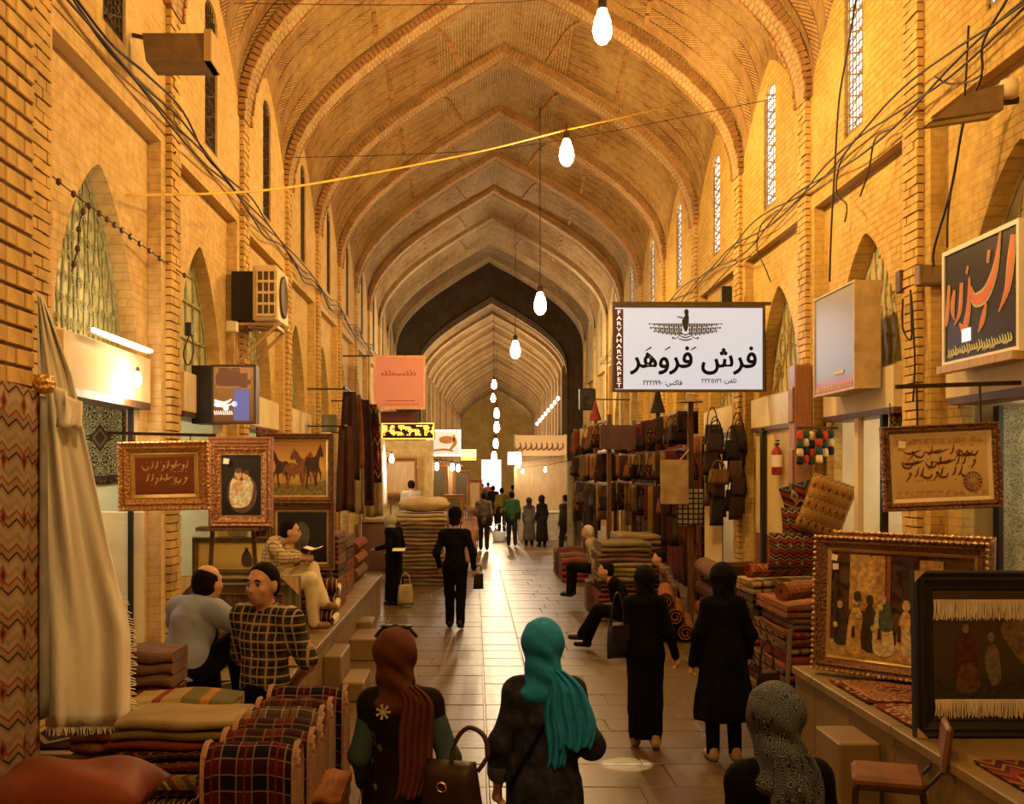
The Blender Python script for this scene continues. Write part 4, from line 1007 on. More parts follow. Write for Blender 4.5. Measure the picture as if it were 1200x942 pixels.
# ================================================================ left side: first shop (behind the white cloth)
M_RUGD = mrug('dark floral rug', (.55, .46, .24), (.05, .05, .03), (.09, .05, .03), (.25, .16, .08), 'medallion', 1, 1.4, 11.)
c = P(118, 512, 9.85)
hung('wall_rug', 'dark floral rug with diamond medallion hung in the first left shop', 'rug', (c.x-.28, 9.85, c.z+.42), (c.x+.27, 9.85, c.z+.42), .84, M_RUGD, amp=.012, waves=2, uvs=(1, 1))
m = MB(); m.rbox(-.2, .2, -.03, .03, 0, 1.35, .01); m.box(-.17, .17, -.035, -.03, .1, 1.25); o = m.build('shop_cabinet', M_CREAM); o.location = P(142, 740, 9.3); o.location.z = .65; tag(o, 'tall cream painted cabinet panel standing inside the first left shop', 'cabinet')
m = MB(); m.box(-.02, .02, -.02, .02, 0, 2.3); o = m.build('door_post', M_DARK); o.location = (-2.98, 9.25, .65); tag(o, 'black iron door post of the first left shop', 'post')
big_lamp(P(147, 444, 8.75)+Vector((.1, 0, 0)), 'bare bulb glowing under the first left shop lintel', 30, None, .45, mat=M_LAMPW, col=(1, .8, .5), name='shop_bulb')
# lit strip lamp along the lintel ledge
t = thing('strip_lamp', 'strip lamp glowing along the ledge under the green lattice', 'lamp', (-2.8, 8.45, 3.36))
m = MB(); m.box(-.02, .02, -.72, .72, 0, .03); m.build('housing', M_WHITE, t); m = MB(); m.tube([(.03, -.7, .02), (.03, .7, .02)], .014, 6); m.build('tube', memit('strip tube lit', (1, .85, .5), 14), t)
point('strip_light', (.12, 0, .1), 14, (1, .75, .4), .2, t)
# pictures on the left bench
def grad(name, a, b, c=None):
    n = N(name, .5, 0, .3); x, y, z = n.sep(n.coord('UV')); f = n.math('ADD', y, n.math('MULTIPLY', n.noise(n.coord(), 9, 3), .25)); return n.out(n.ramp(f, [(.15, a), (.6, b), (1.05, c or b)]))
def col(name, c): return mplain('paint '+name, c, .5, var=.5, scale=28)
def callig(ink, n, seed, y_lines=2, band=None, lw=1.):
    rr = random.Random(seed)
    def art(t, w, h, y, zc):
        lay = []
        if band: lay.append((band, lambda m, yy: [m.face([(-w*.47, yy, s*h*.47), (w*.47, yy, s*h*.47), (w*.47, yy, s*h*.38), (-w*.47, yy, s*h*.38)]) for s in (-1, 1)]))
        def strokes(m, yy):
            for L in range(y_lines):
                zb = h*(.2-.34*L/(max(1, y_lines-1))) if y_lines > 1 else 0
                x = w*.4-L*.04*w
                while x > -w*.34:
                    k = rr.random(); s = h*.17*lw
                    if k < .3: brush(m, [(x, zb+s*1.2), (x-.02*w, zb+s*.3), (x-.05*w, zb)], [s*.1, s*.22, s*.12], yy)
                    elif k < .6: brush(m, [(x, zb+s*.3), (x-.03*w, zb-s*.2), (x-.09*w, zb-s*.1), (x-.12*w, zb+s*.5)], [s*.12, s*.26, s*.28, s*.06], yy)
                    elif k < .8: brush(m, [(x+.02*w, zb+s*.7), (x-.1*w, zb+s*.25), (x-.17*w, zb+s*.5)], [s*.08, s*.3, s*.06], yy)
                    else:
                        disc(m, x, zb+s*.4, s*.22, s*.18, yy, 8); brush(m, [(x+s*.1, zb+s*.3), (x-.02*w, zb-s*.2), (x-.05*w, zb-s*.5)], [s*.2, s*.18, s*.04], yy)
                    for q in range(rr.randrange(3)): disc(m, x-rr.uniform(0, .06)*w, zb+s*rr.choice((-.55, 1.0)), s*.1, s*.09, yy, 4, .7)
                    x -= w*rr.uniform(.05, .1)
        lay.append((ink, strokes)); paint(t, 'calligraphy', lay, y, zc)
    return art
picture('ornate red brown frame with gold calligraphy on maroon, hung at the shop corner', (141, 247, 517, 598), 8.6, .13, (M_CARVR, M_GOLDP), grad('maroon ground', (.2, .05, .02), (.25, .07, .03)), callig(col('cream ink', (.75, .5, .25)), 9, 3, 2), yaw=.05, roll=-.02, bead=.035, inner=.28)
def child(t, w, h, y, zc):
    flesh, wh, sh = col('flesh', (.62, .38, .18)), col('ivory', (.72, .6, .38)), col('umber', (.12, .06, .03))
    paint(t, 'painted_figures', [
        (sh, lambda m, yy: disc(m, .02*w, -.12*h, .38*w, .34*h, yy, 20)),
        (wh, lambda m, yy: blob(m, [(-.3*w, -.1*h), (-.22*w, .12*h), (-.02*w, .06*h), (.16*w, .16*h), (.3*w, .0), (.22*w, -.28*h), (.05*w, -.36*h), (-.24*w, -.34*h)], yy)),
        (flesh, lambda m, yy: (disc(m, -.08*w, .19*h, .09*w, .085*h, yy), disc(m, .1*w, .16*h, .075*w, .075*h, yy), blob(m, [(-.2*w, .05*h), (-.02*w, .1*h), (.05*w, -.05*h), (-.1*w, -.14*h), (-.24*w, -.08*h)], yy))),
        (sh, lambda m, yy: (disc(m, -.07*w, .25*h, .1*w, .045*h, yy, 12, .2), disc(m, .13*w, .22*h, .08*w, .04*h, yy, 12, -.3)))], y, zc)
picture('carved brown frame holding a portrait of two pale figures on black', (247, 319, 521, 617), 9.55, .1, (M_CARVB, M_GOLDP), grad('black ground', (.012, .008, .006), (.02, .014, .01)), child, tags=1, roll=.0, inner=.12)
HORSE = [(1.0, .70), (1.02, .74), (.97, .84), (.9, .93), (.87, .99), (.84, .94), (.76, .88), (.66, .76), (.58, .7), (.4, .67), (.22, .7), (.12, .66), (.05, .6), (-.02, .4), (.0, .3), (.05, .42), (.09, .52), (.13, .42), (.16, .32), (.1, .2), (.08, .03), (.12, .0), (.16, .02), (.2, .2), (.27, .34), (.34, .4), (.55, .39), (.62, .36), (.6, .2), (.54, .06), (.58, .02), (.65, .08), (.7, .3), (.74, .4), (.84, .32), (.86, .2), (.9, .2), (.91, .36), (.8, .48), (.78, .58), (.83, .68), (.88, .72), (.94, .68)]
def horses(t, w, h, y, zc):
    b1, b2, b3 = col('bay horse', (.16, .055, .02)), col('dark horse', (.06, .025, .012)), col('chestnut horse', (.26, .1, .03))
    gr = col('green ground', (.22, .17, .05))
    H = lambda x, z, sx, sz, fl=1: (lambda m, yy: m.face([(x+fl*(p[0]-.5)*sx, yy, z+p[1]*sz) for p in (HORSE if fl > 0 else HORSE[::-1])]))
    paint(t, 'painted_horse', [(gr, lambda m, yy: m.face([(-w/2, yy, -h*.5), (w/2, yy, -h*.5), (w/2, yy, -h*.22), (0, yy, -h*.3), (-w/2, yy, -h*.26)])),
        (b2, H(-.36*w, -.38*h, .36*w, .75*h, -1)), (b1, H(.1*w, -.33*h, .55*w, .72*h, -1)), (b3, H(-.02*w, -.4*h, .6*w, .74*h, 1)), (b2, H(.26*w, -.38*h, .36*w, .86*h, 1))], y, zc)
picture('wide dark frame with a painting of brown horses on golden sky', (311, 392, 508, 590), 12.1, .095, (M_CARVD, M_GOLDP), grad('golden sky', (.3, .16, .03), (.8, .5, .1), (.55, .26, .06)), horses, inner=.3)
def dusk(t, w, h, y, zc):
    g = col('smoky grey', (.1, .09, .06)); paint(t, 'painted_vase', [(g, lambda m, yy: blob(m, [(-.1*w, -.2*h), (-.14*w, .1*h), (-.05*w, .3*h), (.1*w, .25*h), (.16*w, .05*h), (.08*w, -.2*h)], yy))], y, zc)
picture('dark carved frame with gold fillet and a near black painting, under the horses', (316, 392, 591, 668), 12.12, .09, (M_CARVD, M_GOLDP), grad('near black ground', (.01, .008, .006), (.02, .015, .01)), dusk, inner=.28)
picture('plain brown frame leaning behind the portrait of two figures', (245, 320, 512, 618), 9.66, .12, (M_RWOOD, M_GOLDP), M_OLIVE)
def landscape(t, w, h, y, zc):
    k = col('dark rider', (.08, .05, .02)); paint(t, 'painted_rider', [(k, lambda m, yy: (blob(m, [(-.04*w, -.4*h), (-.05*w, 0), (.0, .25*h), (.05*w, .05*h), (.06*w, -.4*h)], yy), disc(m, .0, .25*h, .02*w, .1*h, yy)))], y, zc)
picture('long low frame with yellow landscape behind the reading man', (226, 352, 629, 674), 11.95, .08, (M_OLIVE, M_GOLDP), grad('yellow field', (.5, .33, .08), (.72, .52, .16)), landscape, depth=.06)
picture('large olive framed tapestry standing on the left bench', (214, 352, 675, 778), 9.3, .16, (M_OLIVE, M_GOLDP), mrug('muted tapestry', (.16, .09, .05), (.28, .18, .1), (.08, .04, .03), (.2, .06, .04), 'floral', 2, 1, 5), None, corner=1.0, inner=.08, depth=.07)
for i, (xa, xb) in enumerate(((256, 268), (270, 290))):
    a, b = P(xa, 629, 11.97), P(xb, 610, 11.97); m = MB(); m.rbox(a.x, b.x, 11.93, 12.0, a.z+.002, b.z, .008); tag(m.build('small_box', MR['cream'] if i else M_OWOOD), ['small cream box standing narrow on the frames ledge', 'wider cream box standing on the frames ledge'][i], 'box')
t = thing('display_stand', 'dark wooden rack carrying the yellow landscape frame', 'stand', (-2.55, 12.02, .65))
for x in (-.45, .45): m = MB(); m.box(x-.03, x+.03, -.03, .03, 0, .53); m.build('post', M_DWOOD, t)
m = MB(); m.box(-.5, .5, -.09, .04, .5, .53); m.build('rail', M_DWOOD, t)
t = thing('display_stand', 'dark wooden display stand behind the paintings on the left bench', 'stand', (-1.98, 12.35, .65))
for x in (-.3, .3): m = MB(); m.box(x-.03, x+.03, -.03, .03, 0, 1.9); m.build('post', M_DWOOD, t)
for z in (.05, 1.05, 1.85): m = MB(); m.box(-.3, .3, -.025, .025, z-.03, z+.03); m.build('rail', M_DWOOD, t)
t = thing('display_stand', 'slim wooden easel carrying the portrait of two figures', 'stand', (-2.2, 9.72, .65))
for x in (-.25, .25): m = MB(); m.bar((x, 0, 0), (x*.6, 0, 1.8), .035); m.build('post', M_DWOOD, t)
m = MB(); m.box(-.28, .28, -.24, .02, 1.165, 1.2); m.build('rail', M_DWOOD, t)
m = MB(); m.bar((-2.98, 8.66, 2.66), (-2.1, 8.66, 2.64), .025); m.bar((-2.75, 8.64, 2.65), (-2.75, 8.63, 2.55), .008); m.bar((-2.3, 8.64, 2.65), (-2.3, 8.63, 2.55), .008); tag(m.build('hanging_rail', M_IRON), 'iron arm from which the gold calligraphy frame hangs', 'rail')
# black stool of the reading man, fringed cushions and rug piles on the bench
M_FRC = mrug('fringed cushion weave', (.12, .04, .03), (.5, .36, .18), (.06, .02, .02), (.4, .22, .08), 'stripes', 1, 1, 9)
for i in range(3):
    a = P(384, 712, 11.8); z = .652+i*.165
    c = cushion('striped kilim cushion with cream fringe, %s on the bench edge' % ['lowest', 'middle', 'topmost'][i], (-1.72+.02*i, 11.95, z+.083), .34, .5, .165, M_FRC, .05*i, 'fringed_cushion', 'fringed cushions stacked beside the reading man')
    f = MB()
    for q in range(24):
        y = -.22+.44*q/23; f.tube([(.15, y, .02), (.18, y+.005, -.02), (.175, y, -.075)], .005, 3, False)
    tag(f.build('fringe', M_FRINGE, c, merge=False), kind='stuff')
for i, k in enumerate(['maroon', 'brown', 'rust', 'dk', 'brown', 'red', 'brown']):
    folded('folded_rug', '%s folded rug, %s in the tall pile by the reading man' % (CN[k], ORD[i]), 'rug', -2.45+.03*math.sin(i*2), -1.66, 13.0, 13.8, .652+.135*i, .132, MR[k], 2, 'rugs piled on the end of the left bench')
folded('folded_rug', 'dark striped rug leaning on top of the tall pile', 'rug', -2.35, -1.78, 13.1, 13.6, 1.6, .5, mrug('brown pinstripe', (.09, .04, .03), (.2, .1, .07), (.05, .02, .02), (.14, .07, .05), 'stripes', 1, 1, 20), 4)
for i, k in enumerate(['brown', 'rust', 'maroon', 'dk', 'brown']):
    folded('folded_rug', '%s folded rug, %s in the lower pile behind the tall one' % (CN[k], ORD[i]), 'rug', -2.5, -1.75, 14.6, 15.5, .652+.16*i, .157, MR[k], 2, 'rugs in the second pile on the left bench')
for i in range(3): rolled('rolled_rug', 'rolled %s rug, %s at the end of the left bench' % (('brown', 'rust', 'maroon')[i], ('lowest', 'middle', 'topmost')[i]), 'rug', (-1.85, 16.1, .76+.21*i), (-1.85, 17.5, .76+.21*i), .105, MR[('brown', 'rust', 'maroon')[i]], 'rolled rugs at the end of the left bench')
# ================================================================ left wall fittings
# lattices in the pointed niches
M_VERD = mplain('green bronze lattice', (.34, .33, .18), .6, .2, var=.35, scale=14)
M_OCHL = mplain('ochre lattice', (.42, .28, .1), .6, .1, var=.3, scale=14)
def niche_lattice(X, side, c, label, mat, style):
    D = X-side*.16; t = thing('niche_lattice', label, 'lattice', (D, c, 3.39)); m = MB(); Z = lambda y: archz(y/.93, 0, 1.36)
    if style == 'scroll':
        n = 17
        for i in range(n):
            y = -.9+1.8*i/(n-1); h = Z(y)-.02
            if h < .06: continue
            q = [(0, y+.03*math.sin(s*7+i*1.9)*min(1, s*3), h*s/1.) for s in [k/10 for k in range(11)]]; m.tube(q, .009, 4)
        for r_ in range(7):
            for i in range(-5, 6):
                y = i*.16+(.08 if r_ % 2 else 0); z = .1+r_*.17
                if z+.08 < Z(y)-.03: m.tube([(.005, y+.055*math.cos(a)*(1-a/14), z+.055*math.sin(a)*(1-a/14)) for a in [k*.75 for k in range(12)]], .007, 4)
    elif style == 'grid':
        for y in (-.6, -.3, 0, .3, .6): m.bar((0, y, 0), (0, y, Z(y)), .025)
        for z in (.02, .4, .8):
            yy = .9*max(0, 1-(z/1.36))**.42; m.bar((0, -yy, z), (0, yy, z), .03)
    elif style == 'vine':
        for i in range(9):
            y = -.8+1.6*i/8; h = Z(y)-.03
            m.tube([(0, y*(1-.35*s)+.05*math.sin(s*9+i), h*s) for s in [k/12 for k in range(13)]], .011, 4)
            for s in (.2, .4, .6, .8):
                yy, zz = y*(1-.35*s), h*s; sg = 1 if i % 2 else -1
                m.tube([(.004, yy+sg*.07*math.sin(a)*(a/4), zz+.07*(1-math.cos(a))*.8) for a in [k*.6 for k in range(8)]], .008, 4)
    m.build('tracery', mat, t, merge=False)
    m = MB(); pts = [(0, -.93+1.86*k/28, archz((-.93+1.86*k/28)/.94, 0, 1.37)) for k in range(29)]; m.tube(pts, .02, 4); m.bar((0, -.93, .015), (0, .93, .015), .03); m.build('frame', mat, t)
for k in range(2, 9):
    niche_lattice(XL-.12, 1, YL[k]+BW/2, ['', '', 'hidden', 'green bronze scroll lattice in the niche above the first left shop', 'pale gridded window lattice in the niche behind the air conditioner', 'bronze scroll lattice in the third left niche', 'bronze scroll lattice in a distant left niche', 'bronze scroll lattice in a distant left niche', 'bronze scroll lattice in a distant left niche'][k] if k > 2 else 'bronze scroll lattice in the niche above the near brick pier', M_VERD, 'grid' if k == 4 else 'scroll')
for k in range(2, 8):
    niche_lattice(XR+.12, -1, YR[k]+BW/2, {2: 'ochre vine lattice in the niche nearest the street entrance on the right', 3: 'ochre vine lattice above the dark lettered sign', 4: 'ochre vine lattice behind the pale lightbox sign', 5: 'ochre vine lattice above the doorway with the fire extinguisher'}.get(k, 'ochre vine lattice in a distant right niche'), M_OCHL, 'vine')
for o in list(COL.objects):
    if o.name.startswith('niche_lattice') and 'distant' in o.get('label', ''): o['group'] = 'niche lattices further down the street'
# air conditioner on its bracket
t = thing('air_conditioner', 'cream window air conditioner on a wall bracket', 'air conditioner', (-2.475, 12.6, 4.13)); M_AC = mplain('cream metal', (.66, .5, .26), .5, var=.12)
m = MB(); m.rbox(-.15, .145, .01, .75, 0, .66, .02); m.build('casing', M_AC, t)
M_ACD = mplain('dark grille', (.1, .06, .03), .6)
m = MB(); m.box(-.1, .13, 0, .012, .05, .61); m.build('grille_back', M_ACD, t)
for i in range(5): m = MB(); m.box(-.1, .13, -.012, .004, .05+.1325*i, .05+.1325*i+.03); m.build('slat', M_AC, t)
for i in range(4): m = MB(); m.box(-.1+.07*i, -.085+.07*i, -.014, .004, .05, .61); m.build('grille_bar', M_AC, t)
m = MB(); m.lathe([(.24, 0), (.26, .02), (.22, .025), (.2, .01), (0, .01)], 20, mtx=Matrix.Translation((.145, .38, .33)) @ Matrix.Rotation(PI/2, 4, 'Y')); m.build('fan_ring', M_ACD, t, smooth=True)
m = MB(); m.box(-.42, -.15, .1, .7, .02, .6); m.build('rear_housing', M_DARK, t)
t = thing('wall_bracket', 'angle iron bracket carrying the air conditioner', 'bracket', (-2.475, 12.6, 4.1))
for y in (.1, .65):
    m = MB(); m.bar((-.4, y, 0), (.16, y, 0), .05, .03); m.bar((-.38, y, -.5), (.12, y, -.02), .05, .03); m.bar((-.4, y, -.55), (-.4, y, .02), .04, .03); m.build('arm', M_OWOOD, t)
m = MB(); m.bar((.1, .1, -.02), (.1, .65, -.02), .04); m.bar((-.2, .1, -.02), (-.2, .65, -.02), .04); m.build('rail', M_OWOOD, t)
# floodlights
def floodlight(label, loc, sc=1.):
    t = thing('floodlight', label, 'floodlight', loc); Mf = mplain('brown lamp housing', (.2, .13, .07), .5)
    m = MB(); f = [(-.28, -.1), (.28, -.1), (.28, .1), (-.28, .1)]
    a = [Vector((x, y*1., .13)) for x, y in f]; b = [Vector((x*.93+.03, y*1.6, -.12)) for x, y in f]
    m.face(a); m.face(b[::-1])
    for i in range(4): j = (i+1) % 4; m.face([a[i], b[i], b[j], a[j]])
    m.build('housing', Mf, t); m = MB(); m.box(.24, .3, -.16, .16, -.12, .14); m.build('end_cap', M_OWOOD, t)
    m = MB(); m.bar((-.2, .05, .13), (-.45, .1, .2), .03); m.build('bracket', M_IRON, t)
    return t
floodlight('brown box floodlight fixed high on the left wall', P(202, 63, 8.8)+Vector((.06, 0, 0)))
t = thing('floodlight', 'wedge shaped brown street light on an arm on the right wall', 'floodlight', P(1160, 125, 7.75)); Mf = mplain('brown lamp housing', (.2, .13, .07), .5)
m = MB(); top = [(-.46, -.13), (-.2, .06), (.04, .12), (.04, -.06)]
A_ = [Vector((x, -.12, z)) for x, z in top]; B_ = [Vector((x, .12, z)) for x, z in top]; m.face(A_); m.face(B_[::-1])
for i in range(4): j = (i+1) % 4; m.face([A_[j], A_[i], B_[i], B_[j]])
m.build('shade', Mf, t); m = MB(); m.tube([(.04, 0, .03), (.2, 0, .05)], .03, 8); m.build('arm', M_IRON, t)
m = MB(); m.lathe([(0, -.06), (.06, -.06), (.07, 0), (.06, .06), (0, .06)], 10, (.1, -.08, .1)); m.build('cap', M_CREAM, t, smooth=True)
m = MB(); m.bar((-.45, -.02, -.13), (.04, -.02, -.05), .1, .02); m.build('diffuser', mplain('ochre glass', (.5, .33, .1), .3), t)
# small boxes and drain pipe fittings on the walls
for (px, py, d, w, h, lab, mt) in [(72+200, 383, 11.9, .12, .12, 'small cream junction box beside the gridded niche', M_CREAM), (222, 386, 10.35, .06, .13, 'small black switch box on the left pilaster', M_DARK), (386, 496, 18.5, .26, .3, 'grey blue meter box on the left wall', mplain('grey blue paint', (.22, .23, .22), .5)),
                                   (1090, 323, 9.0, .22, .17, 'brown metal junction box beside the dark lettered sign', mplain('brown box paint', (.22, .14, .08), .5)), (1058, 330, 9.55, .09, .2, 'round brown bell box on the right pilaster', M_DWOOD), (1084, 383, 9.3, .07, .17, 'cream fuse box on the right pilaster', M_CREAM), (851, 348, 15.2, .15, .3, 'small black box above the white lightbox sign', M_DARK)]:
    t = thing('wall_box', lab, 'box', P(px, py, d)); m = MB(); m.rbox(-w/2, w/2, -.05, .06, -h/2, h/2, .008); m.build('case', mt, t); m = MB(); m.box(-w*.4, w*.4, -.056, -.05, -h*.4, h*.4); m.build('lid', mt, t)
# ---- lightbox signs
M_SFR = mplain('dark sign frame', (.07, .04, .025), .5)
def face_quad(t, w, h, y, mat, name='face', uv=True):
    m = MB(); m.face([(-w/2, y, -h/2), (w/2, y, -h/2), (w/2, y, h/2), (-w/2, y, h/2)], [(0, 0), (1, 0), (1, 1), (0, 1)]); return m.build(name, mat, t)
FACE = {}
def on_face(t): return FACE[t.name]
def lightbox(label, c, w, h, rz, face, dep=.16, frame=M_SFR, fw=.03, name='lightbox_sign', back=True):
    t = thing(name, label, 'sign', c, rz); m = MB(); m.box(-w/2, w/2, 0, dep, -h/2, h/2); m.build('case', frame, t)
    m = MB(); moulding(m, w+.01, h+.01, [(0, -.02), (0, .015), (fw, .015), (fw, 0)]); m.build('frame', frame, t); FACE[t.name] = face_quad(t, w, h, -.004, face)
    return t
n_ = N('white lit sign face', .4); x_, y_, z_ = n_.sep(n_.coord('UV'))
n_.b.inputs['Emission Color'].default_value = (.9, .92, 1, 1); n_.b.inputs['Emission Strength'].default_value = .62; M_SWHITE = n_.out((.2, .22, .3))
M_INK = mplain('navy sign ink', (.008, .008, .03), .4); M_INKR = mplain('wine sign ink', (.07, .012, .02), .4); M_SGREY = mplain('grey sign ink', (.09, .09, .1), .4); M_SWL = memit('white lettering lit', (.9, .9, .95), .8)
c = P(807, 408.5, 14.); SW, SH = 178*14/F, 100*14/F
t = lightbox('large white lit carpet shop sign with winged emblem and Persian lettering', c, SW, SH, .015, M_SWHITE)
X_ = lambda u: -SW/2+SW*u; Z_ = lambda v: SH/2-SH*v          # u right, v down, 0..1 over the face
text_mesh(persian('فرش فروهر'), 'lettering', M_INK, on_face(t), X_(.115), X_(.945), Z_(.80), Z_(.48), -.009, .022)
for u, v in ((.235, .505), (.36, .5), (.53, .5)):
    m = MB(); brush(m, [(X_(u-.018), Z_(v+.02)), (X_(u+.018), Z_(v-.02))], [.012, .02], -.009); m.build('vowel_mark', M_INK, on_face(t))
text_mesh(persian('تلفن: ۲۲۲۵۱۳۱'), 'telephone_number', M_INK, on_face(t), X_(.585), X_(.815), Z_(.915), Z_(.85), -.009, .02)
text_mesh(persian('فاکس: ۲۲۲۱۹۹۰'), 'fax_number', M_INK, on_face(t), X_(.20), X_(.455), Z_(.945), Z_(.87), -.009, .02)
m = MB(); m.box(X_(.012), X_(.068), -.008, -.006, Z_(.97), Z_(.04)); m.build('name_strip', M_INKR, on_face(t))
text_mesh('\n'.join('FARVAHARCARPET'), 'name_lettering', M_SWL, on_face(t), X_(.022), X_(.058), Z_(.955), Z_(.055), -.012, .0, vertical=True)
# winged emblem
m = MB(); cx, cz = X_(.478), Z_(.25); y = -.009
for s in (-1, 1):
    for k, (r0, r1, L) in enumerate(((0, .05, .45), (.062, .105, .43), (.117, .15, .38))):
        for i in range(14):
            f0, f1 = i/14+.006, (i+1)/14-.006; low = lambda f: r1-.05*f*f+.012*(i % 2)
            m.face([(cx+s*(.04+f*L), y, cz+.05-zz) for f, zz in ((f0, r0*(1-.25*f0)), (f0, low(f0)), (f1, low(f1)), (f1, r0*(1-.25*f1)))])
tag(m.build('emblem_wing', M_SGREY, on_face(t)), kind='stuff')
m = MB(); blob(m, [(cx-.045, cz+.08), (cx-.02, cz+.13), (cx+.02, cz+.2), (cx+.045, cz+.12), (cx+.03, cz-.02), (cx, cz-.06), (cx-.03, cz)], y-.001); disc(m, cx+.012, cz+.2, .03, .04, y-.001); brush(m, [(cx-.03, cz+.12), (cx-.11, cz+.14)], [.02, .012], y-.001); m.build('emblem_figure', mplain('black sign ink', (.02, .02, .02), .4), on_face(t))
m = MB()
for k in range(3): brush(m, [(cx-.05-.02*k, cz-.08-.035*k), (cx, cz-.1-.035*k), (cx+.05+.02*k, cz-.08-.035*k)], [.012, .018, .012], y)
for s in (-1, 1): brush(m, [(cx+s*.05, cz-.04), (cx+s*.1, cz-.13), (cx+s*.16, cz-.15)], [.012, .01, .012], y); disc(m, cx+s*.165, cz-.14, .014, .014, y)
tag(m.build('emblem_tail', M_SGREY, on_face(t)), kind='stuff')
m = MB(); m.bar((-SW/2, .05, SH/2+.04), (SW/2+.1, .05, SH/2+.04), .04); m.bar((SW/2, .05, SH/2+.04), (SW/2+.02, .05, -SH/2), .04); m.build('bracket', M_SFR, t)
l = bpy.data.lights.new('sign_light', 'AREA'); l.shape = 'RECTANGLE'; l.size = SW*.9; l.size_y = SH*.9; l.energy = 14; l.color = (.95, .93, 1); o = link(bpy.data.objects.new('sign_light', l), t); o.location = (0, -.03, 0); o.rotation_euler = (-PI/2, 0, 0)
# dark sign with orange calligraphy, on the right wall above the first shop
W2, H2 = 1.19, .9; t = lightbox('dark blue sign with large orange calligraphy above the first right shop', (3.74, 7.9, 3.63), W2, H2, -PI/2, mplain('dark sign face', (.025, .022, .04), .25, var=.3, scale=3), .1, M_WHITE, .035)
M_OR = memit('orange sign paint', (.6, .12, .02), .15); M_YE = memit('pale yellow sign paint', (.5, .45, .15), .15)
def dual(strokes, nm):
    for i, (mt, k, yy) in enumerate(((M_YE, 1.45, -.008), (M_OR, 1., -.011))):
        m = MB()
        for pts, w in strokes: brush(m, [(-W2/2+W2*u, H2/2-H2*v) for u, v in pts], [q*k for q in w], yy)
        tag(m.build(nm, mt, on_face(t)), kind='stuff')
dual([([(.93, .1), (.9, .3), (.86, .5), (.76, .66)], [.05, .075, .055, .012]), ([(.78, .02), (.72, .3), (.6, .48), (.45, .5), (.4, .38)], [.02, .06, .085, .07, .015]), ([(.64, .14), (.62, .24)], [.035, .03]), ([(.38, .3), (.37, .55), (.31, .72), (.24, .66)], [.02, .05, .06, .012]),
      ([(.27, .32), (.25, .55), (.17, .66)], [.04, .045, .012]), ([(.17, .36), (.14, .5), (.17, .62)], [.03, .05, .01]), ([(.09, .3), (.06, .58), (.03, .66)], [.035, .045, .01]), ([(.6, .56), (.56, .68), (.5, .78)], [.02, .05, .012]), ([(.36, .2), (.34, .26)], [.03, .02])], 'lettering')
m = MB(); rr = random.Random(5)
for i in range(26):
    u = .08+.85*i/26; brush(m, [(-W2/2+W2*u, H2/2-H2*rr.uniform(.84, .87)), (-W2/2+W2*(u+.015), H2/2-H2*.9), (-W2/2+W2*(u-.02), H2/2-H2*rr.uniform(.9, .94))], [.012, .025, .008], -.009)
tag(m.build('small_lettering', M_YE, on_face(t)), kind='stuff')
m = MB(); m.box(-W2*.22, -W2*.1, -.012, -.008, -H2*.33, -H2*.22); m.build('white_panel', M_SWL, on_face(t))
m = MB(); m.box(-W2/2, W2/2, -.06, .02, -H2/2-.06, -H2/2); m.build('ledge', M_OWOOD, t)
# pale lightbox on the right wall
W3, H3 = 1.21, 1.03; n_ = N('pale grey sign face', .35); v_ = n_.sep(n_.coord('UV'))[1]; M_PALE = n_.out(n_.ramp(v_, [(.0, (.4, .08, .04)), (.13, (.4, .09, .04)), (.14, (.2, .2, .23)), (1, (.3, .26, .24))], 'LINEAR'))
t = lightbox('pale grey lightbox sign with red foot band on the right wall', (3.63, 10.76, 3.655), W3, H3, -PI/2, M_PALE, .24, mplain('beige sign case', (.55, .42, .24), .5), .02)
m = MB(); rr = random.Random(8)
for i in range(16): u = -.45+.9*i/16; brush(m, [(W3*u, -H3*.42), (W3*(u+.02), -H3*.45), (W3*(u-.01), -H3*.46)], [.015, .03, .01], -.009)
for i in range(5): brush(m, [(W3*(.0+.05*i), -H3*.3), (W3*(.03+.05*i), -H3*.33)], [.03, .05], -.009)
tag(m.build('lettering', mplain('yellow sign print', (.7, .5, .1), .4), on_face(t)), kind='stuff')
# signs of the left side
W4 = 50*11/F; t = lightbox('small lit shop sign picturing a doorway, on the left wall', P(274, 462, 11.), .45, .6, .0, grad('sign scene', (.25, .12, .04), (.4, .25, .1), (.5, .4, .15)), .2, M_SFR, .02)
m = MB(); m.box(-.44, -.23, .02, .35, -.3, .3); m.build('side_box', M_DARK, t)
m = MB(); m.box(.0, .16, -.009, -.006, -.27, .05); m.build('blue_door', memit('blue picture print', (.12, .15, .5), .5), on_face(t))
m = MB(); rr = random.Random(4)
for i in range(3): disc(m, -.17+.09*i, -.1-.04*(i % 2), .03, .03, -.009)
for i in range(9): brush(m, [(-.2+.022*i, -.17), (-.19+.022*i, -.21)], [.01, .014], -.009)
for i in range(2): brush(m, [(-.2, -.06-.05*i), (-.1, -.09-.03*i), (-.02, -.05-.05*i)], [.02, .03, .01], -.009)
tag(m.build('lettering', M_SWL, on_face(t)), kind='stuff')
m = MB(); rr = random.Random(12)
for i in range(26): m.box(-.2+rr.random()*.38, -.2+rr.random()*.38+.03, -.007, -.005, .05+rr.random()*.2, .08+rr.random()*.2)
tag(m.build('picture_patches', memit('sign picture print', (.5, .25, .1), .25), on_face(t)), kind='stuff')
t = lightbox('pink translucent square sign hung over the left side', P(468, 448, 24.), 1.16, 1.2, .0, memit('pink lit sign', (.62, .24, .15), .25), .1, mplain('pale sign frame', (.8, .45, .3), .5), .05)
m = MB(); rr = random.Random(6)
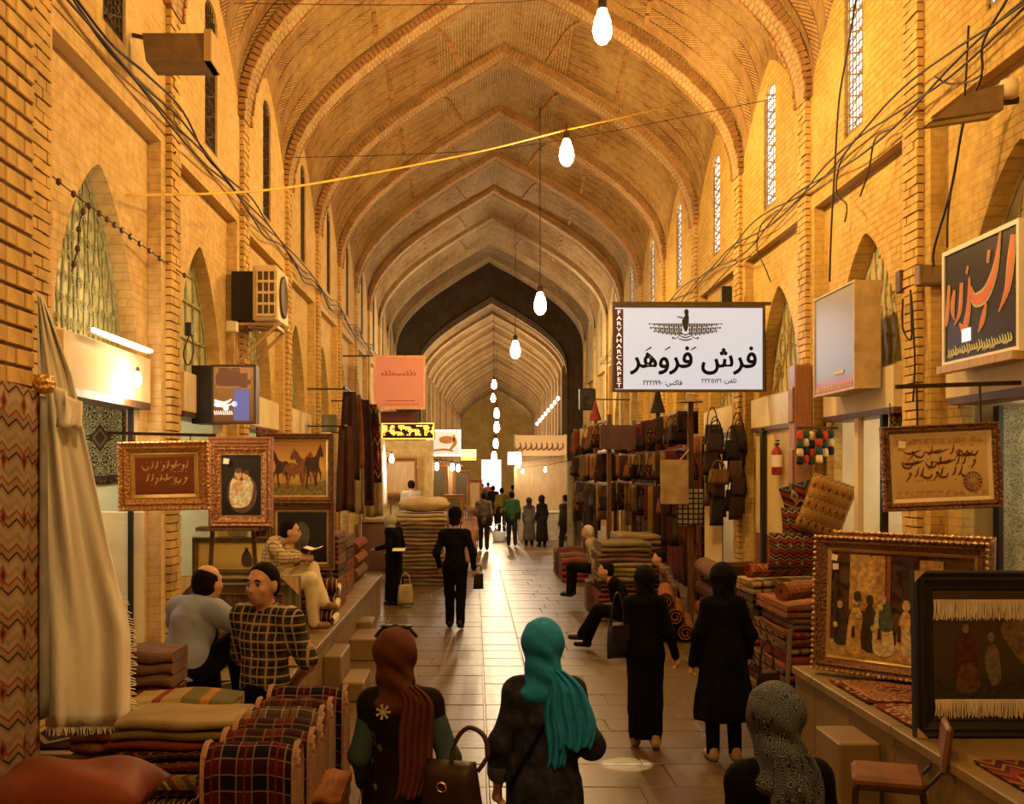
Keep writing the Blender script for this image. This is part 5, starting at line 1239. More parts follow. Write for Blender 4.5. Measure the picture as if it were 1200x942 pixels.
for i in range(10): brush(m, [(-.4+.08*i, .22+.06*math.sin(i)), (-.36+.08*i, .18), (-.42+.08*i, .16)], [.015, .03, .01], -.009)
m.box(-.3, .35, -.01, -.007, -.42, -.405); m.box(-.4, .45, -.01, -.007, -.5, -.49); tag(m.build('lettering', mplain('wine print', (.4, .08, .06), .5), on_face(t)), kind='stuff')
m = MB(); m.bar((-.6, .05, .6), (-1.9, .05, .6), .03); m.bar((-.6, .05, -.6), (-1.9, .05, -.6), .03); m.build('bracket', M_IRON, t)
t = lightbox('dark brown name board hung under the pink sign', P(468, 489, 24.5), .85, .26, 0, mplain('wine board', (.12, .03, .02), .5), .05)
t = thing('led_sign', 'dotted yellow and red light sign hung below the pink sign', 'sign', P(478, 505, 26.5)); m = MB(); m.box(-.67, .67, 0, .08, -.21, .21); m.build('case', M_DARK, t)
m = MB(); rr = random.Random(2)
for i in range(44):
    for j in range(13):
        x = -.64+1.28*i/43; z = -.19+.38*j/12; e = i in (0, 43) or j in (0, 12)
        if e or (math.sin(i*.9)+math.sin(i*.37+j*.8)+.6*math.sin(j*1.3+i*.2) > -.1 and 2 < j < 11): m.mi = 0 if (e or rr.random() < .8) else 1; disc(m, x, z, .019, .019, -.005, 6)
tag(m.build('light_dots', [memit('yellow led', (1, .5, .07), 2.6), memit('red led', (1, .1, .04), 2.5)], t, merge=False), kind='stuff'); m = MB(); m.bar((-.67, .04, .15), (-2.2, .04, .15), .03); m.build('bracket', M_IRON, t)
t = lightbox('lit picture sign with white edge strip, far left side', P(520, 519, 33.), 1.05, .8, 0, memit('lit picture face', (.55, .5, .42), .8), .1, memit('white lit edge', (1, .9, .8), 2), .05)
m = MB(); disc(m, .1, .1, .25, .12, -.01); brush(m, [(.2, -.2), (.35, 0), (.3, .25)], [.05, .12, .05], -.01); brush(m, [(-.4, -.25), (0, -.2), (.3, -.25)], [.04, .06, .04], -.01); tag(m.build('lettering', mplain('ochre print', (.45, .2, .05), .5), on_face(t)), kind='stuff')
m = MB(); m.bar((-.5, .05, .35), (-2.03, .05, .35), .03); m.box(-2.03, -2.01, -.1, .2, .2, .5); m.build('bracket', M_IRON, t)
t = lightbox('square yellow lit sign deep in the left side', P(549, 533, 37.2), .6, .44, 0, memit('yellow white lit sign', (1, .75, .3), 1.6), .1); m = MB(); m.box(-.28, .28, -.01, -.005, -.2, -.08); m.build('lower_band', memit('yellow lit band', (.9, .6, .1), 1.2), t)
m = MB(); m.bar((-.3, .05, .2), (-2.65, .05, .2), .03); m.build('bracket', M_IRON, t)
# string of small bulbs along the left wall
def string_lights(label, pts, n, mat, r=.022, group=None):
    q = catmull([tuple(p) for p in pts], 8); t = thing('string_lights', label, 'lights', q[0]); o0 = Vector(q[0]); q = [Vector(p)-o0 for p in q]
    m = MB(); m.tube(q, .006, 4); m.build('wire', M_CABLE, t); acc = [0]
    for a, b in zip(q, q[1:]): acc.append(acc[-1]+(b-a).length)
    for i in range(n):
        s = acc[-1]*(i+.5)/n; k = next(j for j in range(len(acc)-1) if acc[j+1] >= s); p = q[k].lerp(q[k+1], (s-acc[k])/(acc[k+1]-acc[k]))
        b = MB(); b.lathe([(0, -r*1.5), (r, -r*.6), (r*.8, r*.6), (r*.4, r), (0, r)], 6, tuple(p)); b.build('bulb', mat, t)
M_BULBO = mplain('unlit dark bulb', (.09, .04, .025), .3)
string_lights('string of dark unlit bulbs across the first left niche', [P(42, 190, 7.0), P(80, 222, 7.5), P(110, 245, 7.9), P(150, 275, 8.9), P(195, 308, 9.8), P(225, 328, 10.2)], 14, M_BULBO)
string_lights('short string of dark bulbs hanging at the first left niche', [P(101, 238, 7.75), P(93, 262, 7.7), P(91, 290, 7.7), P(84, 318, 7.6)], 4, M_BULBO)
string_lights('rising string of white bulbs at the far right stall', [P(628, 498, 40), P(643, 480, 36), P(656, 464, 33)], 8, memit('white bulb lit', (1, .85, .7), 4), .06)
# cables along the ledges
def wallcable(label, side, pts, r=.01, group=None):   # pts: (y, z) on the wall
    X = (XL+.1) if side > 0 else (XR-.1); cable(label, [(X+R.uniform(-.02, .02), y, z) for y, z in pts], r, group=group)
for j in range(4):
    pts = [(6.9+1.03*i, 5.5+.05*j+.06*math.sin(i*1.7+j)+(-.03 if i % 3 == 1 else .02)) for i in range(30)]
    wallcable('black cable of the bundle running along the left ledge', 1, pts, .011, 'cables on the left ledge')
for j in range(3):
    pts = [(6.3+1.03*i, 5.5+.06*j+.09*math.sin(i*1.3+j*2)) for i in range(26)]
    wallcable('black cable of the bundle running along the right ledge', -1, pts, .01, 'cables on the right ledge')
XRc = XR-.1
def rc(label, pix, r=.009, grp=None):
    cable(label, [P(px, py, XRc*F/(px-VX)) for px, py in pix], r, group=grp)
rc('grey cable hanging down beside the near right window', [(1003, 0), (993, 60), (983, 120), (978, 200), (974, 270), (972, 330)], .011)
rc('black cable looping down over the right pilaster wall', [(1003, 162), (985, 190), (980, 225), (992, 240), (990, 260)])
rc('black cable hooked over the wall beside the right pilaster', [(1048, 150), (1026, 162), (1018, 200), (1008, 230)])
rc('long cable hanging past the street light to the junction box', [(1180, 0), (1152, 50), (1150, 90), (1130, 140), (1115, 220), (1095, 290), (1094, 312)], .011)
rc('thin cable falling beside the long cable on the right wall', [(1135, 30), (1128, 140), (1112, 240), (1110, 290)])
rc('thin cable slung from the street light to the wall', [(1096, 90), (1112, 98), (1135, 96), (1150, 88)])
rc('cable dropping from the bell box down the right pilaster', [(1058, 350), (1058, 385), (1068, 396), (1067, 340), (1072, 420), (1070, 470)])
rc('cable curling down by the doorway niche', [(912, 246), (893, 262), (887, 290), (897, 315), (903, 330)])
rc('cable curling along the ledge above the white sign', [(880, 300), (860, 310), (840, 330), (822, 350)])
for j, px in enumerate((193, 196)): cable('black cable hanging down the left pilaster', [P(px+10, 170+8*j, 9.9), P(px+3, 190, 9.95), P(px, 240, 9.95), P(px+2, 330, 9.95), P(px+1, 470, 9.95)], .009, group='cables on the left pilaster')
cable('thin cable looping below the black switch box', [P(222, 392, 10.3), P(215, 415, 10.3), P(221, 428, 10.3), P(227, 410, 10.3), P(224, 392, 10.3)], .007)
# ================================================================ right side
def hall(t, w, h, y, zc):
    oc, dk, fl, bl, rd, cr, br = col('ochre wall', (.46, .27, .07)), col('dark hanging', (.05, .02, .015)), col('gold figures', (.55, .33, .1)), col('blue dress', (.08, .09, .08)), col('red dress', (.3, .07, .03)), col('cream dress', (.6, .45, .22)), col('dark gown', (.05, .035, .02))
    rect = lambda x0, x1, z0, z1: (lambda m, yy: m.face([(x0*w, yy, z0*h), (x1*w, yy, z0*h), (x1*w, yy, z1*h), (x0*w, yy, z1*h)]))
    fig = lambda x, z, s: (lambda m, yy: (blob(m, [(x*w-.04*w*s, z*h-.2*h*s), (x*w-.035*w*s, z*h+.02*h*s), (x*w, z*h+.1*h*s), (x*w+.04*w*s, z*h), (x*w+.055*w*s, z*h-.2*h*s)], yy)))
    hd = lambda x, z, s: (lambda m, yy: disc(m, x*w, z*h+.13*h*s, .02*w*s, .035*h*s, yy, 10))
    paint(t, 'painted_scene', [(oc, rect(-.36, -.1, -.05, .48)), (col('door panel', (.56, .33, .09)), rect(-.3, -.17, .05, .36)), (oc, rect(.14, .3, -.1, .46)), (dk, rect(.02, .1, -.05, .45)), (rd, rect(-.09, -.06, -.3, .48)), (col('floor ochre', (.4, .26, .08)), rect(-.5, .5, -.5, -.34)),
        (br, fig(-.42, -.15, 1.1)), (fl, fig(-.3, -.15, 1.5)), (br, fig(-.2, -.12, 1.4)), (cr, fig(-.11, -.12, 1.5)), (bl, fig(-.09, 0, 1.)), (fl, fig(.06, -.16, 1.5)), (rd, fig(.14, -.12, 1.3)), (cr, fig(.07, -.25, .8)), (br, fig(.36, .2, 1.1)), (rd, fig(.42, .12, 1.1)),
        (col('heads', (.5, .3, .14)), lambda m, yy: [hd(*a)(m, yy) for a in ((-.42, -.15, 1.1), (-.3, -.15, 1.5), (-.11, -.12, 1.5), (.06, -.16, 1.5), (.14, -.12, 1.3), (.42, .12, 1.1))]),
        (br, lambda m, yy: [hd(*a)(m, yy) for a in ((-.2, -.12, 1.4), (-.29, -.11, 1.5), (.36, .2, 1.1))]),
        (dk, lambda m, yy: [m.face([(x*w, yy, -.3*h), (x*w+.03*w, yy, -.3*h), (x*w+.025*w, yy, z*h), (x*w+.005*w, yy, z*h)]) for x, z in ((-.47, .45), (-.33, -.2), (-.24, -.18), (-.14, -.2), (.0, -.15), (.1, -.1), (.2, -.2), (.26, -.1), (.31, .0), (.46, .0))]),
        (cr, lambda m, yy: [disc(m, x*w, z*h, .018*w, .03*h, yy, 8, q) for x, z, q in ((-.31, -.05, 0), (-.28, -.1, 1), (-.12, .0, .5), (-.17, -.2, .2), (.05, -.05, 0), (.13, -.02, .4), (-.45, -.2, 0), (.4, .1, .3), (.44, .2, 0), (.34, .1, 1))])], y, zc)
a, b = P(955, 785, 9.0), P(1160, 790, 8.0); wv = Vector((b.x-a.x, b.y-a.y)); ang = math.atan2(wv.y, wv.x)
picture('big gilt framed court scene standing on the right bench', None, 0, .13, (M_CARVD, M_GOLDP), mrug('court scene ground', (.16, .09, .04), (.08, .04, .02), (.05, .025, .015), (.22, .12, .05), 'floral', 1.3, 1, 3), hall, yaw=ang, tilt=-.06, bead=.045, tags=2, size=(wv.length, 1.12), loc=((a.x+b.x)/2, (a.y+b.y)/2, .69), inner=.22, depth=.08)
picture('carved frame leaning behind the big court scene', None, 0, .12, (M_CARVR, M_GOLDP), M_DARK, None, yaw=ang, tilt=-.06, bead=.05, size=(1.3, 1.18), loc=((a.x+b.x)/2+.16, (a.y+b.y)/2+.18, .66))
def roundel(t, w, h, y, zc):
    callig(col('brown ink', (.13, .05, .03)), 9, 11, 3, col('tan band', (.5, .32, .14)), .75)(t, w, h, y, zc)
    k = col('brown roundel', (.22, .1, .05))
    paint(t, 'painted_roundel', [(k, lambda m, yy: disc(m, .33*w, -.25*h, .1*w, .16*h, yy-.005, 20)), (col('roundel rays', (.5, .3, .14)), lambda m, yy: [brush(m, [(.33*w, -.25*h), (.33*w+.09*w*math.cos(q), -.25*h+.14*h*math.sin(q))], [.004, .012], yy-.006) for q in [2*PI*i/14 for i in range(14)]])], y, zc)
picture('brown framed calligraphy on cream with roundel, hung tilted on the right', (1037, 1172, 497, 597), 7.55, .085, (M_CARVD, M_CREAM), grad('cream ground', (.55, .36, .15), (.66, .46, .22)), roundel, yaw=-.06, roll=-.045, tags=1, inner=.42)
m = MB(); m.bar((3.0, 7.6, 2.95), (3.9, 7.6, 2.98), .03); m.bar((3.15, 7.6, 2.95), (3.15, 7.58, 2.6), .012); m.bar((3.6, 7.6, 2.97), (3.6, 7.58, 2.6), .012); tag(m.build('hanging_rail', M_IRON), 'iron rail from which the tilted calligraphy hangs', 'rail')
# black framed tapestry with fringe on the bench
def tapestry(t, w, h, y, zc):
    rect = lambda x0, x1, z0, z1: (lambda m, yy: m.face([(x0*w, yy, z0*h), (x1*w, yy, z0*h), (x1*w, yy, z1*h), (x0*w, yy, z1*h)]))
    fg = lambda pts: (lambda m, yy: blob(m, [(x*w, z*h) for x, z in pts], yy))
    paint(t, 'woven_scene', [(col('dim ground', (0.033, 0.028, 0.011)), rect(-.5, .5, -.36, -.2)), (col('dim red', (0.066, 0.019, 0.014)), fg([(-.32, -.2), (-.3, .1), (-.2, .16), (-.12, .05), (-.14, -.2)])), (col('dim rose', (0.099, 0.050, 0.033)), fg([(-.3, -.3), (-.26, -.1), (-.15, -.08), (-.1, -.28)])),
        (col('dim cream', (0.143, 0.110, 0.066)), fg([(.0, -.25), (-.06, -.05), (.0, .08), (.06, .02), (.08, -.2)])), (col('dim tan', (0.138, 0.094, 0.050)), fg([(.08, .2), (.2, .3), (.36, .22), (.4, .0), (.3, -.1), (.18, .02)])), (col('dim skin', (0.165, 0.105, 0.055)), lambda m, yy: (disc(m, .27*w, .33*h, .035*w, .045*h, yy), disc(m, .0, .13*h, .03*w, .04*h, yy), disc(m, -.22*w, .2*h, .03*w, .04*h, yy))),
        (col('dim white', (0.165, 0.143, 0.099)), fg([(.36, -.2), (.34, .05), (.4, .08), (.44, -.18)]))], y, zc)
    for z0, L in ((h*.43, .13), (-h*.36, .12)):
        m = MB(); n = 110
        for i in range(n):
            x = -w*.49+w*.98*i/n; q = L*R.uniform(.85, 1.05); m.tube([(x, y-.01, z0), (x+R.uniform(-.004, .004), y-.014, z0-q*.5), (x+R.uniform(-.005, .005), y-.01, z0-q)], .0035, 3, False)
        tag(m.build('fringe', M_FRINGE, t, loc=(0, 0, zc), merge=False), kind='stuff')
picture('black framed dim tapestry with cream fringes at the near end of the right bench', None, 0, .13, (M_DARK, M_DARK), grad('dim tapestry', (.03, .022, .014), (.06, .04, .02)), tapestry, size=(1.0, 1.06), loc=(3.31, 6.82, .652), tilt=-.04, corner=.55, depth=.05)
# rugs lying on the bench
def flatrug(label, x0, x1, y0, y1, z, mat):
    m = MB(); m.grid(lambda u, v: (x0+(x1-x0)*u, y0+(y1-y0)*v, z+.006+.004*math.sin(u*9+v*13)), 8, 10); return tag(solid(m.build('bench_rug', mat, smooth=True), .01, -1), label, 'rug')
flatrug('red patterned runner lying on the right bench before the court scene', 2.86, 3.6, 7.75, 8.6, .665, mrug('red bench rug', (.3, .06, .03), (.5, .3, .14), (.15, .03, .02), (.55, .35, .16), 'medallion', 1, 1.2, 8))
flatrug('cream and red small rug lying on the right bench beside the chair', 2.88, 3.6, 7.0, 7.7, .665, mrug('cream bench rug', (.55, .42, .22), (.3, .07, .03), (.25, .05, .03), (.6, .48, .28), 'medallion', 1, 1, 8))
flatrug('red rug lying at the near end of the right bench', 2.9, 3.7, 4.6, 6.2, .665, mrug('red near rug', (.28, .06, .03), (.4, .24, .1), (.12, .03, .02), (.5, .2, .08), 'kilim', 1, 1, 6))
flatrug('dark rug added to darken the left bench beside the seated men', -2.8, -1.62, 6.5, 8.6, .657, MR['dk'])  # added to darken the bright bench top here
# step blocks
m = MB(); m.rbox(2.49, 2.775, 7.28, 7.8, 0, .49, .012); tag(m.build('stone_step', M_BSTONE), 'square stone step block against the right bench', 'step')
m = MB(); m.rbox(2.3, 2.48, 7.5, 8.0, 0, .2, .012); tag(m.build('stone_step', M_BSTONE), 'low stone step in front of the square block', 'step')
# chair
t = thing('padded_chair', 'brown padded metal chair beside the right bench', 'chair', (2.52, 6.5, 0), rot=(0, 0, 1.25)); M_PAD = mplain('worn brown vinyl', (.17, .065, .022), .5, var=.3, scale=5)
m = MB(); m.rbox(-.2, .2, -.2, .21, .46, .53, .025); m.build('seat', M_PAD, t); m = MB(); m.rbox(-.18, .18, -.25, -.21, .6, .88, .018, Matrix.Rotation(.12, 4, 'X')); m.build('backrest', M_PAD, t)
for sx in (-1, 1):
    m = MB(); m.tube([(sx*.18, .18, .46), (sx*.19, .21, 0)], .012, 6); m.build('leg', M_IRON, t); m = MB(); m.tube([(sx*.18, -.19, .46), (sx*.19, -.24, 0)], .012, 6); m.build('leg', M_IRON, t)
    m = MB(); m.tube([(sx*.15, -.19, .46), (sx*.16, -.32, .62), (sx*.15, -.32, .8)], .011, 6); m.build('back_post', M_IRON, t)
m = MB(); m.rbox(-.18, .18, -.19, .2, .44, .462, .008); m.build('seat_frame', M_IRON, t)
t = thing('folding_stand', 'leaning grey metal leg of a folded stand beside the kilim pile', 'stand', P(920, 830, 9.4)); t.location.z = 0
m = MB(); m.bar((0, 0, 0), (.06, .05, .95), .035, .015); m.build('leg', mplain('grey metal', (.3, .25, .16), .4, .7), t); m = MB(); m.bar((.02, .04, 0), (.1, .25, .9), .03, .015); m.build('leg', M_IRON, t)
# kilim piles between the bench and the doorway
KZ = [('red and brown kilim folded at the bottom of the right pile', 'rust', .2), ('dark kilim folded above the bottom one in the right pile', 'dk', .16), ('rust kilim with woven edge in the right pile', 'red', .16), ('maroon blanket folded mid height in the right pile', 'maroon', .1), ('cream striped kilim folded in the right pile', 'stripe', .07), ('dark red kilim folded above the striped one in the right pile', 'red', .16), ('brown kilim folded near the top of the right pile', 'brown', .12), ('rust pile rug folded on top of the right pile', 'rust', .13)]
z = 0
for i, (lab, k, h) in enumerate(KZ):
    folded('folded_kilim', lab, 'kilim', 2.95+.05*math.sin(i*2.3), 3.85, 10.0, 11.1, z, h-.003, MR[k], 2 if h > .1 else 1); z += h
rolled('rolled_kilim', 'thick rust kilim roll laid slanting over the right pile', 'kilim', (2.85, 9.9, z+.12), (3.9, 10.5, z+.16), .1, MR['rust'])
rolled('rolled_kilim', 'yellow and red kilim roll with tasselled end on the right pile', 'kilim', (2.9, 11.3, 1.29), (3.86, 11.6, 1.29), .085, mrug('yellow red kilim', (.5, .28, .07), (.3, .06, .03), (.45, .1, .03), (.1, .04, .03), 'kilim', 1, 1, 3), endmat=MR['red'])
for i, k in enumerate(('brown', 'red', 'dk', 'rust', 'maroon', 'red', 'dk', 'stripe')): folded('folded_kilim', '%s folded kilim, %s in the back pile under the yellow roll' % (CN[k], ORD[i]), 'kilim', 2.95+.04*math.sin(i*1.7), 3.85, 11.2, 11.9, .15*i, .147, MR[k], 2, 'kilims in the back pile under the yellow roll')
# kilim bags and cushions above the pile
K1 = mrug('kilim bag weave', (.35, .05, .025), (.6, .45, .22), (.04, .02, .02), (.1, .2, .14), 'kilim', 1, 1, 6)
K2 = mrug('ochre kilim bag weave', (.55, .32, .1), (.1, .04, .02), (.5, .28, .08), (.3, .08, .03), 'kilim', 1, 1, 9)
def kbag(label, c, w, h, th, mat, rx=0, ry=0, rz=0):
    m = MB()
    for s in (1, -1): m.grid(lambda u, v, s=s: ((u-.5)*w*(1-.06*math.sin(v*PI)), -s*th/2*max(0, (1-(2*u-1)**4)*(1-(2*v-1)**4))**.5, v*h), 10, 10, (1, 1), s < 0)
    o = m.build('kilim_bag', mat, smooth=True, loc=c); o.rotation_euler = (rx, ry, rz); return tag(o, label, 'bag')
kbag('ochre kilim bag with dark diamond rows leaning on the doorway post', P(955, 628, 11.1), .5, .62, .16, K2, .05, .35)
kbag('red kilim cushion with white zigzag standing on the pile', P(938, 640, 11.3), .4, .42, .2, K1, .1, -.05)
kbag('red kilim cushion with green crosses standing on the pile back', P(940, 600, 11.5), .36, .32, .18, mrug('cross kilim', (.34, .05, .025), (.05, .2, .14), (.06, .02, .02), (.6, .45, .2), 'kilim', 1, 1, 2.2), .1, -.3)
kbag('dark red kilim bag with small diamonds slumped on the pile', P(930, 668, 11.2), .55, .4, .25, K1, .12)
0 and kbag('black bordered kilim strip leaning on the ochre bag', P(985, 585, 10.7), .14, .5, .06, mrug('black white kilim', (.02, .018, .015), (.6, .5, .35), (.02, .02, .02), (.3, .06, .04), 'kilim', 1, 1, 2.5), .05, -.5)
# wooden door post with tassels
m = MB(); m.rbox(3.6, 3.8, 11.98, 12.22, .0, 3.55, .015)
for z in (.8, 1.5, 2.2, 2.9): m.rbox(3.58, 3.6, 12.01, 12.19, z, z+.4, .01)
tag(m.build('wooden_post', M_RWOOD), 'carved red brown wooden post between two right shops', 'post')
TC = [(.5, .06, .03), (.02, .02, .02), (.7, .55, .3), (.03, .08, .06)]
t = thing('tassel_band', 'wool tassel band in red, black and cream hung on the wooden post', 'tassels', P(955, 540, 11.7))
for i in range(22):
    a = (i % 6)*.07-.17; z = .28-.09*(i//6)+.02*(i % 2); m = MB(); m.lathe([(0, .05), (.02, .045), (.036, .02), (.04, -.02), (.035, -.05), (0, -.055)], 8, (a, -.02+.02*(i % 3), z)); m.build('tassel', mplain('tassel wool %d' % (i % 4), TC[(i*7+i//6) % 4], .95, bump=.4), t, smooth=True)
m = MB(); m.bar((-.2, .03, .36), (.26, .03, .36), .03); m.build('cord', M_DWOOD, t)
# door with extinguisher
m = MB(); m.box(3.93, 3.97, 12.95, 14.9, .0, 2.93); m.mi = 1; m.box(3.925, 3.97, 12.95, 14.9, 0, 1.5); DO = structure(m.build('door_1', [mplain('yellow cream door paint', (.7, .52, .22), .5, var=.08), mplain('brown dado paint', (.22, .08, .03), .5)]))
m = MB(); m.box(3.86, 3.92, 14.32, 14.42, 0, 2.93); m.build('door_frame', M_DARK, DO)
t = thing('fire_extinguisher', 'red fire extinguisher hung in the yellow doorway', 'fire extinguisher', (3.84, 13.55, 2.3)); t.scale = (.85,)*3; M_RED = mplain('red enamel', (.3, .02, .012), .3, var=.1)
m = MB(); m.lathe([(0, 0), (.07, 0), (.078, .02), (.078, .34), (.06, .39), (.025, .42), (.025, .45), (0, .45)], 14); m.build('cylinder', M_RED, t, smooth=True)
m = MB(); m.box(-.02, .02, -.07, .05, .45, .48); m.box(-.02, .02, -.08, .0, .5, .52); m.build('handle', M_DARK, t); m = MB(); m.tube([(0, .03, .46), (.0, .12, .4), (0, .1, .15)], .012, 6); m.build('hose', M_DARK, t)
m = MB(); m.lathe([(.079, .12), (.0795, .13), (.0795, .29), (.079, .3)], 14, ang=PI, mtx=Matrix.Rotation(PI, 4, 'Z')); m.build('label', M_TAG, t)
# second right shop: open front with pale inner wall
m = MB(); m.box(3.9, 3.96, 10.85, 10.95, .0, 2.93); tag(m.build('shop_post', M_CREAM), 'pale yellow post in the front of the second right shop', 'post')
m = MB(); m.box(3.9, 3.96, 10.2, 10.26, .0, 2.93); tag(m.build('shop_post', M_DARK), 'black post in the front of the second right shop', 'post')
for i, (px, py, lab, mt) in enumerate(((1030, 500, 'red white and brown hanging textile in the second right shop', K1), (1052, 480, 'ochre hanging textile in the second right shop', K2), (1004, 500, 'plain pale notice sheet in the second right shop', M_CREAM))):
    c = P(px, py, 9.98+.5*(i == 2)); hung('hanging_textile', lab, 'textile', (c.x+.35-.25*(i == 0), c.y, c.z+.22), (c.x+.62-.25*(i == 0), c.y, c.z+.22), .5, mt, amp=.01)
for y_, lab, kk in ((6.6, 'pale floral rug hung in the first right shop', (.5, .42, .24)), (7.4, 'wide pale floral rug hung deep in the first right shop', (.55, .46, .27))):
    pass
MF = mrug('pale floral rug', (.52, .46, .28), (.28, .24, .12), (.4, .33, .18), (.35, .28, .12), 'floral', 2, 3, 7)
for i, (xa, xb, z1, dr, lab) in enumerate(((4.45, 5.2, 2.9, 2.2, 'tall pale floral rug hung at the back of the first right shop'), (5.25, 6.2, 2.9, 2.2, 'second tall pale floral rug hung in the first right shop'))):
    hung('wall_rug', lab, 'rug', (xa, 9.1, z1), (xb, 9.1, z1), dr, MF, amp=.02, uvs=(1, 2))
m = MB(); m.box(4.4, 4.44, 8.95, 9.05, .65, 2.9); tag(m.build('door_post', M_DARK), 'black door post of the first right shop', 'post')
hung('wall_rug', 'dark green bordered rug hung at the very edge of the first right shop', 'rug', (4.25, 8.05, 2.85), (4.7, 8.05, 2.85), 1.2, mrug('dark green rug', (.03, .04, .02), (.1, .08, .04), (.02, .02, .015), (.06, .05, .03), 'medallion', 1, 1, 6))
# ---- bag wall
M_LEA = [mplain('leather %d' % i, c, .5, var=.3, scale=8) for i, c in enumerate([(.025, .01, .006), (.05, .02, .01), (.012, .008, .007), (.08, .035, .013), (.035, .014, .014)])]
def handbag(label, c, w, h, th, mat, rz=0, strap=.2, group=None, name='handbag'):
    t = thing(name, label, 'bag', c, rz, group); m = MB()
    for s in (1, -1): m.grid(lambda u, v, s=s: ((u-.5)*w*(1-.22*v*v), -s*th/2*max(0, (1-(2*u-1)**6)*(1-(2*v-1)**4))**.5, v*h), 8, 8, (1, 1), s < 0)
    m.build('pouch', mat, t, smooth=True); m = MB(); m.tube(catmull([(-w*.32, 0, h*.93), (-w*.22, 0, h+strap*.7), (0, 0, h+strap), (w*.22, 0, h+strap*.7), (w*.32, 0, h*.93)], 3), .009, 5); m.build('strap', mat, t, smooth=True)
    m = MB(); m.grid(lambda u, v: ((u-.5)*w*.82, -th/2*.9-.006, h*(.5+.45*v)), 4, 3); m.build('flap', mat, t); return t
rr = random.Random(21)
LN = ['black-brown', 'dark brown', 'black', 'tan brown', 'wine brown']
for i in range(24):
    r_, c_ = divmod(i, 2); d = 15.28-.14*(r_ % 3); p = P(838+c_*23+rr.uniform(-5, 5), 519+r_*8.4+rr.uniform(-5, 5), d); k = (i*3+r_) % 5
    handbag('%s leather bag hanging in the cluster on the right pilaster' % LN[k], (p.x, d, p.z), rr.uniform(.2, .245), rr.uniform(.24, .34), .1, M_LEA[k], rr.uniform(-.35, .35), rr.uniform(.1, .28), '%s bags of the cluster on the right pilaster' % LN[k])
handbag('tan striped box bag hanging mid cluster on the right pilaster', P(842, 568, 14.85), .3, .22, .16, mrug('striped bag', (.3, .17, .08), (.12, .05, .03), (.3, .17, .08), (.2, .1, .05), 'stripes', 1, 1, 18), 0, .12)
m = MB(); m.box(P(826, 0, 15.9).x, P(846, 0, 15.9).x, 15.88, 15.92, 0, 3.0); tag(m.build('display_board', M_CREAM), 'tall cream board behind the leather bags', 'board')
m = MB(); a, b = P(790, 590, 17), P(819, 536, 17); m.rbox(2.82, 3.24, 16.12, 16.17, 1.85, 2.52, .006); m.bar((3.1, 16.15, 2.5), (3.3, 16.28, 2.7), .02); tag(m.build('display_board', mplain('off white board', (.45, .33, .17), .7)), 'off white blank board fixed to the near end of the long rack', 'board')
# racks of hanging goods further down on the right
GCN = ['dark brown', 'rust', 'beige', 'charcoal', 'wine', 'ochre', 'olive', 'plum']
GC = [mcloth('goods cloth %d' % i, c) for i, c in enumerate([(.09, .04, .025), (.22, .075, .03), (.36, .25, .13), (.04, .03, .025), (.15, .025, .02), (.28, .16, .05), (.1, .085, .045), (.06, .03, .035)])]
for rx, y0, y1, rl, step in ((3.3, 16.3, 25.0, 'long rack near the leather bags', .3), (2.5, 19.8, 26.4, 'forward rack beyond the rug stacks', .34)):
    rk = thing('goods_rack', 'wooden %s carrying bags and cloths' % rl, 'rack', (rx, y0, 0))
    for z in (2.1, 2.7, 3.3): m = MB(); m.bar((0, 0, z), (0, y1-y0, z), .035); m.build('rail', M_DWOOD, rk)
    for q in range(4): y = (y1-y0)*q/3; m = MB(); m.box(-.04, .04, y-.04, y+.04, 0, 3.4); m.build('post', M_DWOOD, rk)
    for z in (2.1, 2.7, 3.3):
        y = y0+.2+rr.uniform(0, .1)
        while y < y1-.15:
            k = rr.randrange(8); w = rr.uniform(.22, .38)
            if rr.random() < .5:
                h = rr.uniform(.22, .3); kk = rr.randrange(5); handbag('%s bag hanging on the %s' % (LN[kk], rl), (rx+rr.uniform(-.08, .08), y, z-.02-h-.2), w*1.1, h, .1, (M_LEA[kk] if rr.random() < .7 else MR[rr.choice(('red', 'rust', 'dk'))]), rr.uniform(-.5, .5), .2, '%s bags on the %s' % (LN[kk], rl), 'hanging_bag')
            else: hung('hanging_cloth', '%s cloth hanging on the %s' % (GCN[k], rl), 'cloth', (rx-w/2, y, z-.018), (rx+w/2, y+.01, z-.018), rr.uniform(.3, .56) if z > 2.2 else rr.uniform(.4, 1.0), GC[k], '%s cloths on the %s' % (GCN[k], rl), 2, .025, nu=8, nv=6)
            y += step*rr.uniform(.85, 1.15)
def cone_hat(label, c, r, h, mat):
    m = MB(); m.lathe([(r, 0), (r*.95, .02), (r*.5, h*.5), (r*.1, h), (0, h*1.02)], 12); return tag(m.build('felt_hat', mat, smooth=True, loc=c), label, 'hat')
cone_hat('wine pointed felt cap standing on a post of the forward rack', (2.5, 22.05, 3.4), .13, .42, GC[4]); cone_hat('tall dark pointed felt cap standing on a post of the long rack', (3.3, 19.2, 3.4), .14, .5, GC[3])
m = MB(); m.lathe([(.2, 0), (.19, .02), (.08, .03), (.07, .12), (0, .14)], 14); tag(m.build('straw_hat', MR['cream'], smooth=True, loc=(3.3, 16.3, 3.4)), 'pale straw hat on the near post of the long rack', 'hat')
